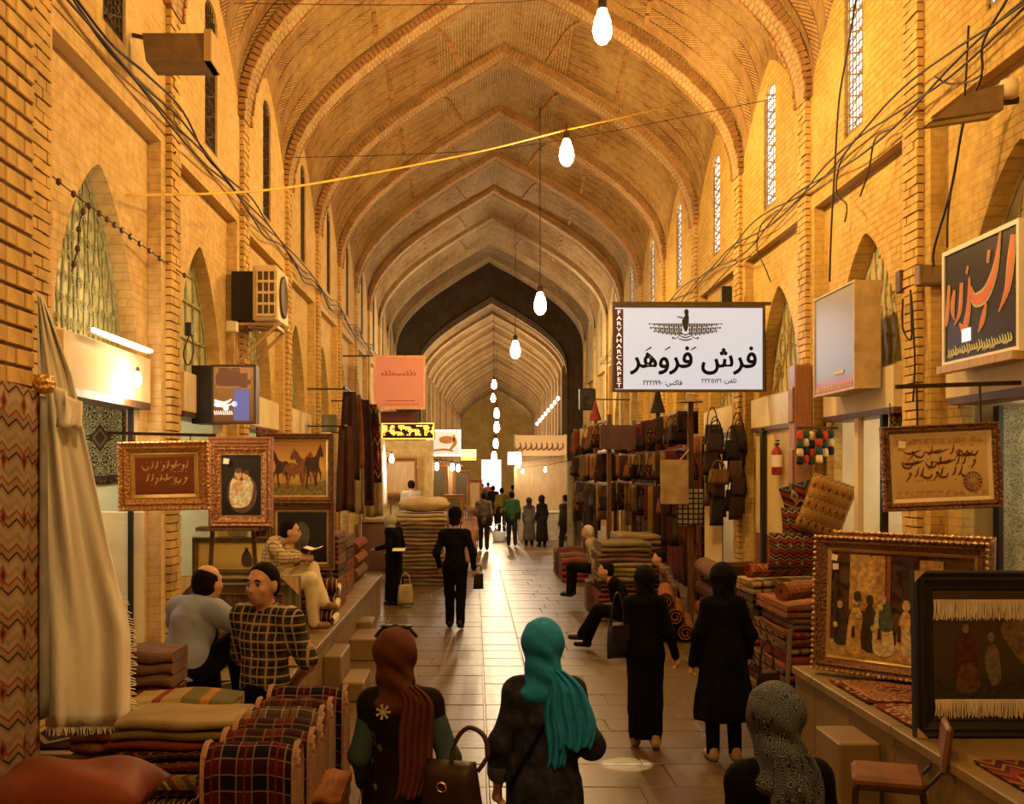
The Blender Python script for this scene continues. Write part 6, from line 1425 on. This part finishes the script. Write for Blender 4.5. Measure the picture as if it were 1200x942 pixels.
t = thing('loudspeaker', 'black loudspeaker box fixed high on the far right wall', 'loudspeaker', P(688, 468, 27)); m = MB(); m.rbox(-.2, .2, -.15, .15, -.27, .27, .02); m.build('cabinet', M_DARK, t); m = MB(); m.lathe([(.13, 0), (.12, .01), (0, -.02)], 14, mtx=Matrix.Translation((0, -.155, -.06)) @ Matrix.Rotation(PI/2, 4, 'X')); m.build('cone', M_IRON, t); m = MB(); m.bar((.2, 0, 0), (1.1, .1, 0), .03); m.build('bracket', M_IRON, t)
m = MB(); a, b = P(694, 527, 21), P(733, 503, 21); m.box(a.x, b.x, 19.68, 19.74, 2.75, 3.2); m.bar((2.5, 19.72, 3.15), (2.5, 19.8, 3.3), .02); tag(m.build('sign_board', mplain('dark plum board', (.1, .05, .05), .6)), 'dark plum blank board hung on the end of the forward rack', 'board')
m = MB(); a, b = P(672, 538, 25), P(683, 502, 25); m.box(2.62, 2.84, 26.44, 26.5, 2.5, 3.2); m.bar((2.5, 26.4, 3.0), (2.7, 26.46, 3.0), .02); tag(m.build('sign_board', mplain('tan board', (.5, .33, .15), .6)), 'narrow tan blank board hung at the far goods rack', 'board')
m = MB(); a, b = P(668, 598, 26), P(684, 540, 26); m.box(a.x, b.x, 26.6, 26.8, 0, b.z); tag(m.build('door_leaf', mplain('grey green door', (.25, .24, .17), .6)), 'grey green door leaf standing open beyond the rack', 'door')
# rugs on the walls: right ones added to darken the wall behind the goods
for i, (y0, y1, k, lab) in enumerate(((16.0, 17.5, 'dk', 'dark patterned'), (17.6, 19.0, 'rust', 'rust'), (19.1, 20.6, 'maroon', 'maroon'), (20.7, 22.2, 'dk', 'dark zigzag'), (22.3, 23.8, 'brown', 'brown'), (23.9, 25.4, 'red', 'red patterned'))):
    hung('wall_rug', '%s rug added to darken the right wall behind the long rack, %s' % (lab, ('first', 'second', 'third', 'fourth', 'fifth', 'sixth')[i]+' from the bags'), 'rug', (3.74, y0, 2.92), (3.74, y1, 2.92), 2.6, MR[k], amp=.02, uvs=(2, 4))
for i, (y0, y1, k, lab) in enumerate(((13.45, 14.6, 'dk', 'dark patterned'), (14.75, 15.9, 'rust', 'rust'), (16.4, 17.4, 'maroon', 'maroon'))):
    hung('wall_rug', '%s rug hung on the left wall behind the rug piles' % lab, 'rug', (-2.74, y0, 2.9), (-2.74, y1, 2.9), 1.9, MR[k], amp=.02, uvs=(2, 4))
# rug rolls, folded rugs and seats in front of the rack
for i in range(3):
    for j in range(3-i): rolled('rolled_rug', 'rolled grey brown rug with open end in the low heap on the right', 'rug', (2.35+.27*j+.13*i, 14.6, .13+.22*i), (2.6+.27*j+.13*i, 16.0, .13+.22*i), .125, MR[('olive', 'brown', 'rust')[(i+j) % 3]], 'rug rolls heaped on the right', 2.2, endmat=MR['rust'])
for i, k in enumerate(['brown', 'olive', 'maroon', 'dk', 'olive', 'cream', 'brown', 'olive']): folded('folded_rug', '%s folded rug, %s in the stack beside the rug rolls' % (CN[k], ORD[i]), 'rug', 1.95+.04*math.sin(i*3), 2.75, 16.6, 17.6, .155*i, .152, MR[k], 2, 'rugs stacked beside the rug rolls')
for i, k in enumerate(['brown', 'rust', 'dk', 'maroon', 'olive', 'brown', 'cream']): folded('folded_rug', '%s folded rug, %s in the stack under the long rack' % (CN[k], ORD[i]), 'rug', 2.5+.04*math.sin(i*3), 3.3-.12, 18.2, 19.4, .18*i, .177, MR[k], 2, 'rugs stacked under the goods rack')
for i in range(4): rolled('rolled_rug', '%s rolled rug with pale rim, %s under the leather bags' % (('brown', 'maroon', 'dark', 'brown')[i], ORD[i]), 'rug', (3.12, 13.4, .15+.288*i), (3.2, 14.9, .15+.288*i), .145, MR[('brown', 'maroon', 'dk', 'brown')[i]], 'rug rolls under the leather bags', 2.4, endmat=MR['cream'])
t = thing('armchair', 'dark leather armchair before the yellow doorway', 'chair', (3.36, 12.86, 0), .3)
m = MB(); m.rbox(-.28, .28, -.28, .28, .22, .46, .04); m.build('seat', M_LEA[2], t); m = MB(); m.rbox(-.28, .28, .2, .34, .4, 1.25, .06, Matrix.Rotation(-.08, 4, 'X')); m.build('backrest', M_LEA[1], t)
for s in (-1, 1):
    m = MB(); m.rbox(s*.3-.05, s*.3+.05, -.28, .28, .22, .68, .03); m.build('armrest', M_LEA[2], t)
    for y in (-.22, .22): m = MB(); m.box(s*.24-.025, s*.24+.025, y-.025, y+.025, 0, .24); m.build('leg', M_DWOOD, t)
# further stalls, right
def easel(x, y, z, w, label, group):
    t = thing('easel', label, 'easel', (x, y, 0), group=group)
    for q in (-1, 1): m = MB(); m.bar((q*w*.35, 0, 0), (q*w*.3, .02, z+.3), .03); m.build('leg', M_DWOOD, t)
    m = MB(); m.box(-w*.45, w*.45, -.1, .02, z-.035, z-.004); m.build('ledge', M_DWOOD, t)
for i in range(5): folded('folded_cloth', '%s pile of folded cloth under the forward rack' % ('maroon', 'brown', 'red', 'dark', 'rust')[i], 'cloth', 1.85, 2.42, 22.5+.5*i, 22.95+.5*i, .0, .5+.08*(i % 3), MR[('maroon', 'brown', 'red', 'dk', 'rust')[i]], 4, 'folded cloths on the far right stall')
st = thing('market_stall', 'far right stall with cream carved name board and glass counter', 'stall', (2.6, 36.3, 0))
a, b = P(604, 534, 36.3), P(664, 510, 36.3)
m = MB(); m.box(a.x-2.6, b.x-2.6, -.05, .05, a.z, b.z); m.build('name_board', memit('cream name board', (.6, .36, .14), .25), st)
m = MB(); rr = random.Random(9)
for i in range(9): x = a.x-2.6+.15+(b.x-a.x-.3)*i/8.; brush(m, [(x, a.z+.45), (x+.03, a.z+.3), (x-.12, a.z+.2), (x-.16, a.z+.32)], [.03, .07, .06, .02], -.06)
tag(m.build('lettering', mplain('brown letters', (.25, .1, .03), .5), st), kind='stuff')
m = MB(); m.box(-1.1, .4, -.3, .3, 0, .95); m.build('counter', mplain('pale counter', (.5, .42, .3), .4), st); m = MB(); m.box(-1.15, .45, -.35, .35, .95, 1.0); m.build('counter_top', M_WHITE, st)
for x in (-1.2, .5): m = MB(); m.box(x-.05, x+.05, .0, .1, 0, 3.6); m.build('post', M_OWOOD, st)
m = MB(); m.box(-1.2, .5, .4, .46, 1., 2.9); m.build('back_panel', M_OWOOD, st)
for px, py, d, e in ((639, 550, 35.5, 16), (613, 552, 36, 8), (608, 545, 36, 12)): big_lamp(P(px, py, d), 'small bright white bulb at the far right stalls', e, (XR+.11-P(px, py, d).x, .2, .5), .6, mat=M_LAMPW, col=(1, .82, .6), name='shop_bulb', group='bulbs at the far right stalls')
t = lightbox('small white lit sign over the far right stall', P(603, 537, 36.2), .52, .48, 0, memit('white small sign', (1, .9, .85), 2), .08)
for i, (px, py, w, h, d) in enumerate(((625, 575, .9, .7, 36.8), (648, 572, .6, .8, 36.9), (634, 562, .7, .4, 37.2))):
    picture('gilt framed picture on show at the far right stall', None, 0, .08, (M_GOLD, M_GOLDP), M_OLIVE, None, size=(w, h), loc=(P(px, py+10, d).x, d, P(px, py+8, d).z), group='pictures at the far right stall'); easel(P(px, py, d).x, d+.06, P(px, py+8, d).z, w, 'slim easel under a picture at the far right stall', 'easels at the far right stall')
# further stalls, left
for i, (px, py, w, h, d) in enumerate(((507, 572, .8, 1.0, 27), (524, 572, .45, 1.1, 27.5), (536, 574, .7, 1.0, 29), (548, 576, .9, .9, 33), (532, 592, .5, .7, 26), (470, 560, .8, .9, 25.5))):
    picture('%s gilt framed picture on an easel at the far left stalls' % ('large upright', 'narrow upright', 'upright', 'square', 'small low', 'pale-walled')[i], None, 0, .09, (M_CARVB, M_GOLDP), (M_OLIVE, M_OWOOD)[i % 2], None, size=(w, h), loc=(P(px, py, d).x, d, P(px, py+16, d).z-.1), group='pictures at the far left stalls'); easel(P(px, py, d).x, d+.06, P(px, py+16, d).z-.1, w, 'slim easel under a picture at the far left stalls', 'easels at the far left stalls')
t = thing('market_stall', 'pale lit stall room with brown counter on the far left', 'stall', (-1.75, 25.6, 0))
m = MB(); m.box(-.9, .75, .3, .36, 0, 3.1); m.build('back_panel', mplain('pale yellow panel', (.65, .5, .24), .6), t); m = MB(); m.box(-.9, .6, -.5, -.1, 0, 1.15); m.build('counter', M_DWOOD, t); m = MB(); m.box(-.95, .65, -.55, -.05, 1.15, 1.2); m.build('counter_top', M_RWOOD, t)
for px, py, d, e in ((459, 537, 24, 40), (512, 546, 26, 10), (530, 547, 27, 10), (537, 548, 28, 12)): big_lamp(P(px, py, d), 'small bright white bulb at the far left stalls', e, (XL-.11-P(px, py, d).x, .2, .5), .7, mat=M_LAMPW, col=(1, .8, .55), name='shop_bulb', group='bulbs at the far left stalls')
# heap of folded canvas
for i in range(9):
    folded('folded_canvas', 'heavy folded canvas, %s in the tall heap beyond the bench' % ORD[i], 'cloth', -1.55+.05*math.sin(i*2.1), -.62+.04*math.sin(i), 21.8, 23.0, .165*i, .162, [mplain('taupe canvas', (.16, .11, .06), .95, var=.25), MR['brown'], mplain('beige canvas', (.42, .31, .17), .95, var=.2), mplain('tan canvas', (.22, .15, .08), .95, var=.2)][(0, 1, 0, 3, 0, 3, 0, 3, 2)[i]], 2, 'canvas folded in the tall heap beyond the bench')
cushion('puffed beige canvas bundle on top of the tall heap', (-1.05, 22.3, 1.66), 1.1, 1.0, .3, mplain('beige canvas', (.5, .38, .22), .95, var=.2), 0, 'canvas_bundle')
m = MB(); a = P(560, 0, 26); 
t = thing('white_basket', 'white basket standing on the floor among the far walkers', 'basket', (P(585, 632, 36).x, 36, 0)); m = MB(); m.lathe([(.2, 0), (.26, .3), (.25, .31), (.19, .03), (0, .03)], 14); m.build('bowl', M_WHITE, t, smooth=True); m = MB(); m.tube([(-.25, 0, .3), (-.2, 0, .5), (0, 0, .58), (.2, 0, .5), (.25, 0, .3)], .015, 5); m.build('handle', M_WHITE, t)
# hanging garments on the left wall past the air conditioner
for z in (3.72, 3.1):
    t = thing('hanging_rail', 'upper iron rail on the left wall carrying dark garments' if z > 3.5 else 'lower iron rail on the left wall carrying pale garments', 'rail', (-2.13, 17.4, z)); m = MB(); m.bar((0, 0, 0), (0, 7.0, 0), .03); m.build('bar', M_IRON, t)
    for y in (.4, 3.4, 6.6): m = MB(); m.bar((0, y, 0), (-.66, y, 0), .025); m.build('bracket', M_IRON, t)
for d, up, dr, w, lab, mt in [(18.2, 1, 1.5, .34, 'dark purple garment hanging first on the upper rail', GC[7]), (20.2, 1, 1.9, .42, 'long dark plum garment hanging second on the upper rail', mcloth('plum', (.04, .02, .03))), (21.6, 1, 1.6, .5, 'patterned dark shawl hanging last on the upper rail', MR['dk']), (19.3, 0, 1.5, .28, 'cream garment hanging on the lower rail between dark ones', mcloth('cream garment', (.36, .28, .17))), (17.6, 0, 1.4, .3, 'brown narrow garment hanging first on the lower rail', GC[0]), (22.6, 0, 1.7, .36, 'beige patterned cloth hanging on the lower rail', MR['cream']), (24.1, 0, 1.6, .3, 'white long cloth hanging last on the lower rail', M_WCLOTH), (18.9, 1, 1.3, .36, 'rust garment hanging on the upper rail', GC[1]), (20.9, 0, 1.4, .34, 'wine garment hanging on the lower rail', GC[4])]:
    hung('hanging_garment', lab, 'garment', (-2.13-w/2, d, (3.72 if up else 3.1)-.016), (-2.13+w/2, d, (3.72 if up else 3.1)-.016), dr, mt, None, 2, .05, gather=.35, nu=12, nv=10)
# lights inside the shops (bulb with its light)
for side, X, ys, rng in ((1, XL, YL, (3, 4, 5, 6, 7, 8)), (-1, XR, YR, (3, 4, 6, 7, 8))):
    for k in rng:
        big_lamp((X-side*1.3, ys[k]+BW/2+.4, 2.72), 'bare bulb under the ceiling inside a %s shop' % ('left' if side > 0 else 'right'), SHOP_W, (0, 0, .22), .5, mat=M_LAMPW, col=(1, .85, .6), name='shop_bulb', group='bulbs inside the %s shops' % ('left' if side > 0 else 'right'))
# ================================================================ people
M_BLK = mcloth('black cloth', (.004, .0032, .003), (.002, .0018, .0016), rough=.95); M_BLK2 = mcloth('charcoal cloth', (.007, .0055, .005), (.0035, .003, .0028), rough=.95)
A3 = lambda *a: np.array(a, float)
def walkw(f=.16, **kw):
    b = dict(shL=(-.138, 0, 1.375), shR=(.138, 0, 1.375), elL=(-.19, -.03, 1.11), wrL=(-.2, .05, .88)); b.update(kw); return walk(f, **b)
def walk(f=.16, **kw):
    d = dict(knL=(-.09, .12*f/.16, .52), anL=(-.09, f, .1), toeL=(-.1, f+.14, .05), knR=(.09, -.02, .5), anR=(.09, -f*.9, .12), toeR=(.1, -f*.9+.13, .035)); d.update(kw); return skel(**d)
def sit(seat, lean=0., **kw):
    c, s = math.cos(lean), math.sin(lean); pz = seat+.1; b = skel(); J = {}
    for k in ('pelvis', 'waist', 'chest', 'neck', 'head', 'shL', 'shR', 'elL', 'elR', 'wrL', 'wrR'):
        x, y, z = b[k]; z -= .97; J[k] = (x, y*c+z*s, pz-y*s+z*c)
    J.update(hipL=(-.09, .02, pz-.02), hipR=(.09, .02, pz-.02), knL=(-.12, .44, pz), knR=(.12, .44, pz), anL=(-.12, .46, max(.09, pz-.42)), anR=(.12, .46, max(.09, pz-.42)))
    J.update(kw)
    for q in 'LR':
        if 'toe'+q not in kw: a = J['an'+q]; J['toe'+q] = (a[0], a[1]+.14, a[2]-.05)
    return skel(**J)
M_RSC = mcloth('rust brown scarf', (.11, .035, .016), (.06, .02, .01)); M_TSC = mcloth('turquoise scarf', (.025, .26, .6), (.015, .19, .48), 'mottle', .5, (.05, .34, .6)); M_PSC = mcloth('grey paisley scarf', (.02, .024, .04), (.06, .07, .1), 'paisley', 1.9, (.2, .22, .27))
# woman with turquoise scarf
def ex_turq(t, J):
    sdf_part('cuff', [pcone(J['elL']+(J['wrL']-J['elL'])*.5, J['elL']+(J['wrL']-J['elL'])*.66, .062, .06)], mcloth('denim cuff', (.1, .11, .14)), t, .02, .012)
    scarf_tail(t, M_TSC, [(.03, -.1, 1.5), (.1, -.135, 1.4), (.135, -.14, 1.28), (.13, -.145, 1.14)], [.1, .17, .21, .15], 4)
    scarf_tail(t, M_TSC, [(.03, -.1, 1.45), (.04, -.12, 1.36), (.05, -.125, 1.22), (.04, -.125, 1.05)], [.05, .08, .1, .08], 3)
    m = MB(); m.tube([(.11, .02, 1.43), (.06, -.1, 1.36), (-.06, -.115, 1.15), (-.17, -.1, .95)], .008, 5); m.build('bag_strap', M_BLK, t, smooth=True)
robed('woman in mottled navy tunic with a turquoise headscarf, seen from behind', (.33, 5.0, 0), -.02, 1.645, mcloth('navy mottled tunic', (.008, .009, .02), (.022, .024, .045), 'mottle', 1, (.06, .055, .075)), M_TSC,
      hem=.55, flare=.22, J=skw(elL=(-.215, -.02, 1.12), wrL=(-.23, .06, .9), elR=(.225, -.03, 1.12), wrR=(.18, .2, 1.08), head=(-.01, .02, 1.595)), legs=M_BLK2, h=.013, hands=True, sleeve='rolled', extra=ex_turq,
      tail=[pcone((.02, -.08, 1.47), (.1, -.1, 1.4), .05, .045, .7)])
# woman with brown scarf
def ex_brown(t, J):
    scarf_tail(t, M_RSC, [(.03, -.1, 1.48), (.09, -.13, 1.38), (.085, -.14, 1.18), (.05, -.145, .98)], [.1, .15, .16, .13], 5)
    teal = mcloth('slate teal sleeve', (.05, .085, .1), (.035, .06, .07))
    for q in 'LR': sdf_part('sleeve', [pcone(J['sh'+q]+(J['el'+q]-J['sh'+q])*.3, J['el'+q], .058, .054), pcone(J['el'+q], J['el'+q]+(J['wr'+q]-J['el'+q])*.9, .052, .04)], teal, t, .03, .013, fold=wrinkle(.004))
    m = MB(); h = J['head']; m.tube([h+A3(-.1, .03, .09), h+A3(-.065, .02, .132), h+A3(0, .015, .147), h+A3(.065, .02, .132), h+A3(.1, .03, .09)], .009, 6)
    for s in (-1, 1): m.lathe([(0, -.006), (.03, -.005), (.034, 0), (.03, .005), (0, .006)], 10, tuple(h+A3(s*.045, .03, .142)))
    m.build('sunglasses', M_DARK, t, smooth=True)
    m = MB()
    for a in range(7): brush(m, [(0, 0), (.035*math.cos(a*.9), .035*math.sin(a*.9))], [.004, .012], 0)
    o = m.build('embroidered_flower', mplain('pale embroidery', (.4, .36, .25), .8), t); o.location = (-.07, -.112, 1.36); o.rotation_euler = (-.2, 0, 0)
robed('woman in dark floral tunic with a brown headscarf and sunglasses on her head', (-.33, 4.8, 0), -.06, 1.63, mcloth('dark brown sprig tunic', (.01, .005, .0035), None, 'sprig', 1, (.1, .08, .05)), M_RSC,
      hem=.5, flare=.23, J=skw(elR=(.23, -.04, 1.13), wrR=(.2, .14, 1.0), elL=(-.2, .02, 1.12), wrL=(-.2, .14, .95), head=(-.03, .02, 1.595)), legs=M_BLK2, h=.013, sleeve='none', extra=ex_brown,
      tail=[pcone((.02, -.08, 1.46), (.1, -.1, 1.4), .05, .045, .7)])
t = thing('handbag', 'large dark leather handbag with looped handle on the arm of the brown scarf woman', 'bag', (-.1, 4.62, .8), -.3)
m = MB()
for s in (1, -1): m.grid(lambda u, v, s=s: ((u-.5)*.32*(1-.3*v), -s*.07*max(0, (1-(2*u-1)**6)*(1-(2*v-1)**4))**.5, v*.3), 10, 10, (1, 1), s < 0)
m.build('pouch', M_LEA[0], t, smooth=True); m = MB(); m.tube(catmull([(.0, .0, .27), (.01, .02, .37), (.07, .02, .44), (.14, .02, .41), (.16, .01, .33), (.12, 0, .26)], 4), .011, 6); m.build('handle', M_LEA[1], t, smooth=True)
m = MB(); m.lathe([(.02, 0), (.025, .005), (.02, .01)], 8, mtx=Matrix.Translation((-.02, -.07, .2)) @ Matrix.Rotation(PI/2, 4, 'X')); m.build('ring', M_GOLDP, t)
# woman with patterned grey scarf
robed('woman in black with a grey paisley headscarf close to the right bench', (1.06, 3.7, 0), .1, 1.6, M_BLK, M_PSC, hem=.3, flare=.26, J=skw(head=(-.01, .03, 1.595)), legs=M_BLK, h=.014,
      tail=[pcone((0, -.08, 1.46), (.02, -.1, 1.38), .075, .08, .6)], extra=lambda t, J: scarf_tail(t, M_PSC, [(0, -.12, 1.5), (.02, -.14, 1.36), (.04, -.145, 1.16), (.05, -.15, .95)], [.14, .2, .2, .17], 4))
# the two women hand in hand
robed('woman in long narrow black robe hand in hand, nearer the middle of the street', (1.45, 9.05, 0), -.1, 1.54, M_BLK, M_BLK2, hem=.1, flare=.15, J=walkw(.07, wrR=(.29, .03, .86), elR=(.22, -.04, 1.1), wrL=(-.17, .14, 1.0)), legs=M_BLK, h=.017, hands=True, folds=.01, shoemat=mplain('tan shoe', (.35, .22, .1), .5), curl=.7)
robed('woman in knee length black coat hand in hand, nearer the right side', (2.03, 8.7, 0), .06, 1.58, M_BLK, M_BLK2, hem=.36, flare=.27, J=skw(wrL=(-.27, .03, .84), elL=(-.235, -.02, 1.11), elR=(.24, -.02, 1.11), wrR=(.26, .1, .9)), legs=M_BLK, h=.017, hands=True, s=1.12, shoemat=mplain('tan shoe', (.35, .22, .1), .5), curl=.7)
handbag('soft black handbag carried by the narrow robed woman', (1.2, 8.95, .78), .2, .3, .12, M_LEA[2], .4, .25)
handbag('dark shopping bag with frayed rim carried by the black coat woman', (2.4, 8.75, .42), .2, .3, .12, M_LEA[0], .2, .25)
# walking man in black
def ex_cap(t, J):
    h = J['head']; sdf_part('cap', [pell(h+A3(0, -.01, .06), (.092, .108, .075)), pcone(h+A3(0, -.01, .105), h+A3(0, -.01, .115), .1, .1)], M_BLK, t, .02, .012, [(h+A3(0, 0, .025), (0, 0, -1))])
man('man in black shirt and cap walking away down the street', (-.29, 15.9, 0), -.12, 1.74, M_BLK2, M_BLK, walk(.1, elL=(-.27, -.03, 1.12), elR=(.27, -.03, 1.12), wrR=(.27, .06, .88), wrL=(-.24, .08, .9)), h=.02, extra=ex_cap, hands=True, loose=.006)
handbag('small black bag in the hand of the walking man', (.06, 16.0, .58), .16, .24, .07, M_LEA[2], .2, .12)
# man in plaid shirt
def ex_collar(t, J):
    m = MB(); n = J['neck']
    for s in (-1, 1): m.face([n+A3(s*.075, .0, .015), n+A3(s*.03, .085, -.03), n+A3(s*.07, .1, -.085), n+A3(s*.105, .04, -.03)])
    m.build('collar', M_PLAID, t); solid(t.children[-1], .006, 0)
    m = MB()
    for i in range(4): m.lathe([(0, -.003), (.006, 0), (0, .003)], 6, (0, .128-.003*i, 1.28-.075*i))
    m.build('buttons', M_WHITE, t)
M_PLAID = mcloth('green and cream plaid shirt', (.06, .045, .02), (.012, .011, .007), 'plaid', 1.15, (.4, .3, .2))
man('dark haired man in green and cream plaid short sleeved shirt facing the street', (-1.25, 6.4, 0), 2.7, 1.81, M_PLAID, M_BLK, skel(shL=(-.165, 0, 1.39), shR=(.165, 0, 1.39), elL=(-.235, -.08, 1.14), elR=(.235, -.08, 1.14), wrL=(-.08, -.18, 1.02), wrR=(.08, -.19, .99), head=(0, .035, 1.59)), sleeve='short', h=.011, face=True, loose=.013, s=.97, extra=ex_collar, hem_cut=.9)
# seated man in pale blue shirt
m = MB(); m.rbox(-.2, .2, -.2, .2, 0, .1, .02); o = m.build('low_stool', M_DWOOD); o.location = (-2.0, 7.2, .672); tag(o, 'low wooden stool under the pale blue shirt man', 'stool')
man('balding man in pale blue shirt seated on the left bench, back turned', (-2.0, 7.2, .672), -.6, 1.78, mcloth('pale blue shirt', (.3, .33, .46), (.24, .27, .39)), M_BLK, sit(.2, .38, knL=(-.14, .36, .5), knR=(.16, .36, .48), anL=(-.14, .42, .09), anR=(.16, .42, .09), elL=(-.3, .24, .6), wrL=(-.12, .42, .62), elR=(.3, .28, .6), wrR=(.12, .44, .6)), h=.013, bald=True, loose=.022, s=1.08, hands=True, hem_cut=.27)
# reading man on the bench
m = MB(); m.rbox(-.2, .2, -.2, .2, 0, .3, .02); o = m.build('low_stool', M_DWOOD); o.location = (-2.2, 11.3, .652); tag(o, 'dark wooden box seat under the reading man', 'stool')
J9 = sit(.4, .2, knR=(.1, .46, .56), anR=(.1, .5, .12), knL=(-.06, .46, .66), anL=(.1, .6, .34), toeL=(.12, .72, .27), elL=(-.24, .2, .8), wrL=(-.1, .4, .78), elR=(.24, .2, .8), wrR=(.1, .4, .78)); J9['head'] = J9['head']+A3(0, .1, -.05)
man('young man in patterned shirt and cream trousers reading on the left bench', (-2.2, 11.3, .65), -PI/2+.1, 1.72, mcloth('small patterned shirt', (.55, .45, .28), (.25, .15, .07), 'checks', 1.6), mcloth('cream trousers', (.66, .55, .36), (.55, .45, .28)), J9, sleeve='rolled', h=.015, face=True, hands=True, shoemat=mplain('brown boot', (.2, .1, .04), .5))
m = MB(); m.box(-.09, .0, -.13, .13, -.003, .003, Matrix.Rotation(.3, 4, 'Y')); m.box(0, .09, -.13, .13, -.003, .003, Matrix.Rotation(-.3, 4, 'Y')); o = m.build('open_booklet', M_TAG); o.location = (-1.71, 11.32, 1.52); tag(o, 'small open booklet in the hands of the reading man', 'book')
# woman at the end of the bench
robed('stooped woman in black with pale grey head cover at the end of the left bench', (-1.42, 18.8, 0), 1.0, 1.6, M_BLK, mcloth('pale grey scarf', (.42, .38, .32)), hem=.08, flare=.2, J=skel(head=(.0, .1, 1.55), neck=(0, .04, 1.42), wrR=(.2, .25, 1.0), wrL=(-.2, .28, 1.05)), legs=M_BLK, h=.022, waist=False)
m = MB(); m.box(-.11, .11, -.08, .08, 0, .006, Matrix.Rotation(.25, 4, 'X')); o = m.build('paper_sheet', M_TAG); o.location = (-1.32, 18.6, .98); tag(o, 'white folded paper held by the woman at the bench end', 'paper')
handbag('beige paper shopping bag beside the woman at the bench end', (-1.2, 18.55, .02), .28, .36, .12, mplain('beige paper', (.4, .33, .2), .8), .1, .2)
# small figures of the far street
def far_man(lab, px, d, H, sh, tr, rz=0, z=0, h=.035): man(lab, ((px-VX)*d/F, d, z), rz, H, mcloth('far shirt %s' % (sh,), sh), mcloth('far trousers %s' % (tr,), tr), walk(.1), h=h)
def far_woman(lab, px, d, H, co, ve, rz=0, hem=.2, h=.035): robed(lab, ((px-VX)*d/F, d, 0), rz, H, mcloth('far coat %s' % (co,), co), mcloth('far scarf %s' % (ve,), ve), hem=hem, flare=.22, legs=M_BLK, h=h)
far_man('man in grey brown shirt walking in the middle distance', 567, 31.6, 1.72, (.16, .12, .09), (.03, .02, .018))
far_man('man in green shirt walking in the middle distance', 600, 33.4, 1.7, (.04, .1, .03), (.03, .025, .02), .1)
far_woman('woman in long grey dress walking beside the green shirt man', 620, 33.4, 1.52, (.13, .1, .08), (.05, .035, .03))
far_woman('woman in black walking by the far right stall', 635, 33.0, 1.6, (.02, .015, .012), (.015, .012, .01), .5)
far_woman('woman in pale pink walking beyond the black shirt man', 551, 25.5, 1.5, (.5, .28, .2), (.3, .2, .15), -.2)
far_man('man in yellow shirt in the far crowd', 588, 40, 1.72, (.4, .28, .05), (.04, .03, .02))
far_man('man in dark jacket deep in the far crowd', 578, 45, 1.74, (.04, .03, .025), (.03, .02, .02), .3)
far_man('man in white shirt deep in the far crowd', 601, 47, 1.74, (.6, .5, .38), (.05, .04, .03), .6)
far_man('man in brown shirt deep in the far crowd', 565, 52, 1.74, (.2, .1, .05), (.04, .03, .02))
far_man('man in red brown shirt deep in the far crowd', 572, 58, 1.74, (.28, .1, .05), (.04, .03, .02))
far_woman('woman in pale coat deep in the far crowd', 557, 43, 1.6, (.45, .33, .22), (.2, .14, .1))
far_man('man in white shirt and cap behind the far left counter', 482, 24.8, 1.72, (.5, .44, .36), (.08, .05, .04), .2, .42)
m = MB(); m.box(-1.9, -1.0, 24.5, 25.05, 0, .42); tag(m.build('wooden_step', M_DWOOD), 'dark wooden step behind the far left counter', 'step')
far_woman('woman in wine red coat near the far right cloths', 671, 27.2, 1.55, (.16, .04, .03), (.25, .15, .1), .9)
far_man('man in dark clothes standing by the grey green door', 663, 29.5, 1.7, (.06, .04, .035), (.03, .02, .02), .8)
# seated people among the rugs on the right
man('man in white shirt seated among the rug stacks on the right', (2.1, 18.2, 0), 1.3, 1.7, mcloth('white shirt', (.5, .42, .32)), M_BLK2, sit(.62, .25), h=.026, hairmat=M_GREYH)
m = MB(); m.rbox(1.9, 2.3, 18.0, 18.4, 0, .5, .02); tag(m.build('low_stool', M_DWOOD), 'dark stool under the white shirt man on the right', 'stool')
man('dark haired person in lilac patterned shirt seated by the rug rolls', (3.02, 16.28, 0), 1.57, 1.68, mcloth('lilac patterned shirt', (.2, .13, .11), (.1, .06, .06), 'checks', 1.), M_BLK2, sit(.35, .3), h=.024)
m = MB(); m.rbox(2.85, 3.2, 16.1, 16.46, 0, .24, .02); tag(m.build('low_stool', M_DWOOD), 'low stool under the lilac shirted person', 'stool')
man('seated person in black with feet stretched into the street beside the rolls', (2.0, 13.9, 0), 1.45, 1.68, M_BLK, M_BLK, sit(.42, .45, knL=(-.12, .4, .56), knR=(.12, .38, .54), anL=(-.12, .62, .25), anR=(.12, .55, .12)), h=.022)
m = MB(); m.rbox(1.82, 2.22, 13.72, 14.1, 0, .3, .02); tag(m.build('low_stool', M_DWOOD), 'low stool under the person in black by the rug rolls', 'stool')
hung('checked_shirt', 'black and white checked shirt hanging at the near end of the long rack', 'shirt', (3.08, 16.22, 2.08), (3.5, 16.22, 2.08), .55, mcloth('checked shirt', (.45, .4, .35), (.03, .025, .03), 'checks', .8), waves=1, amp=.03)
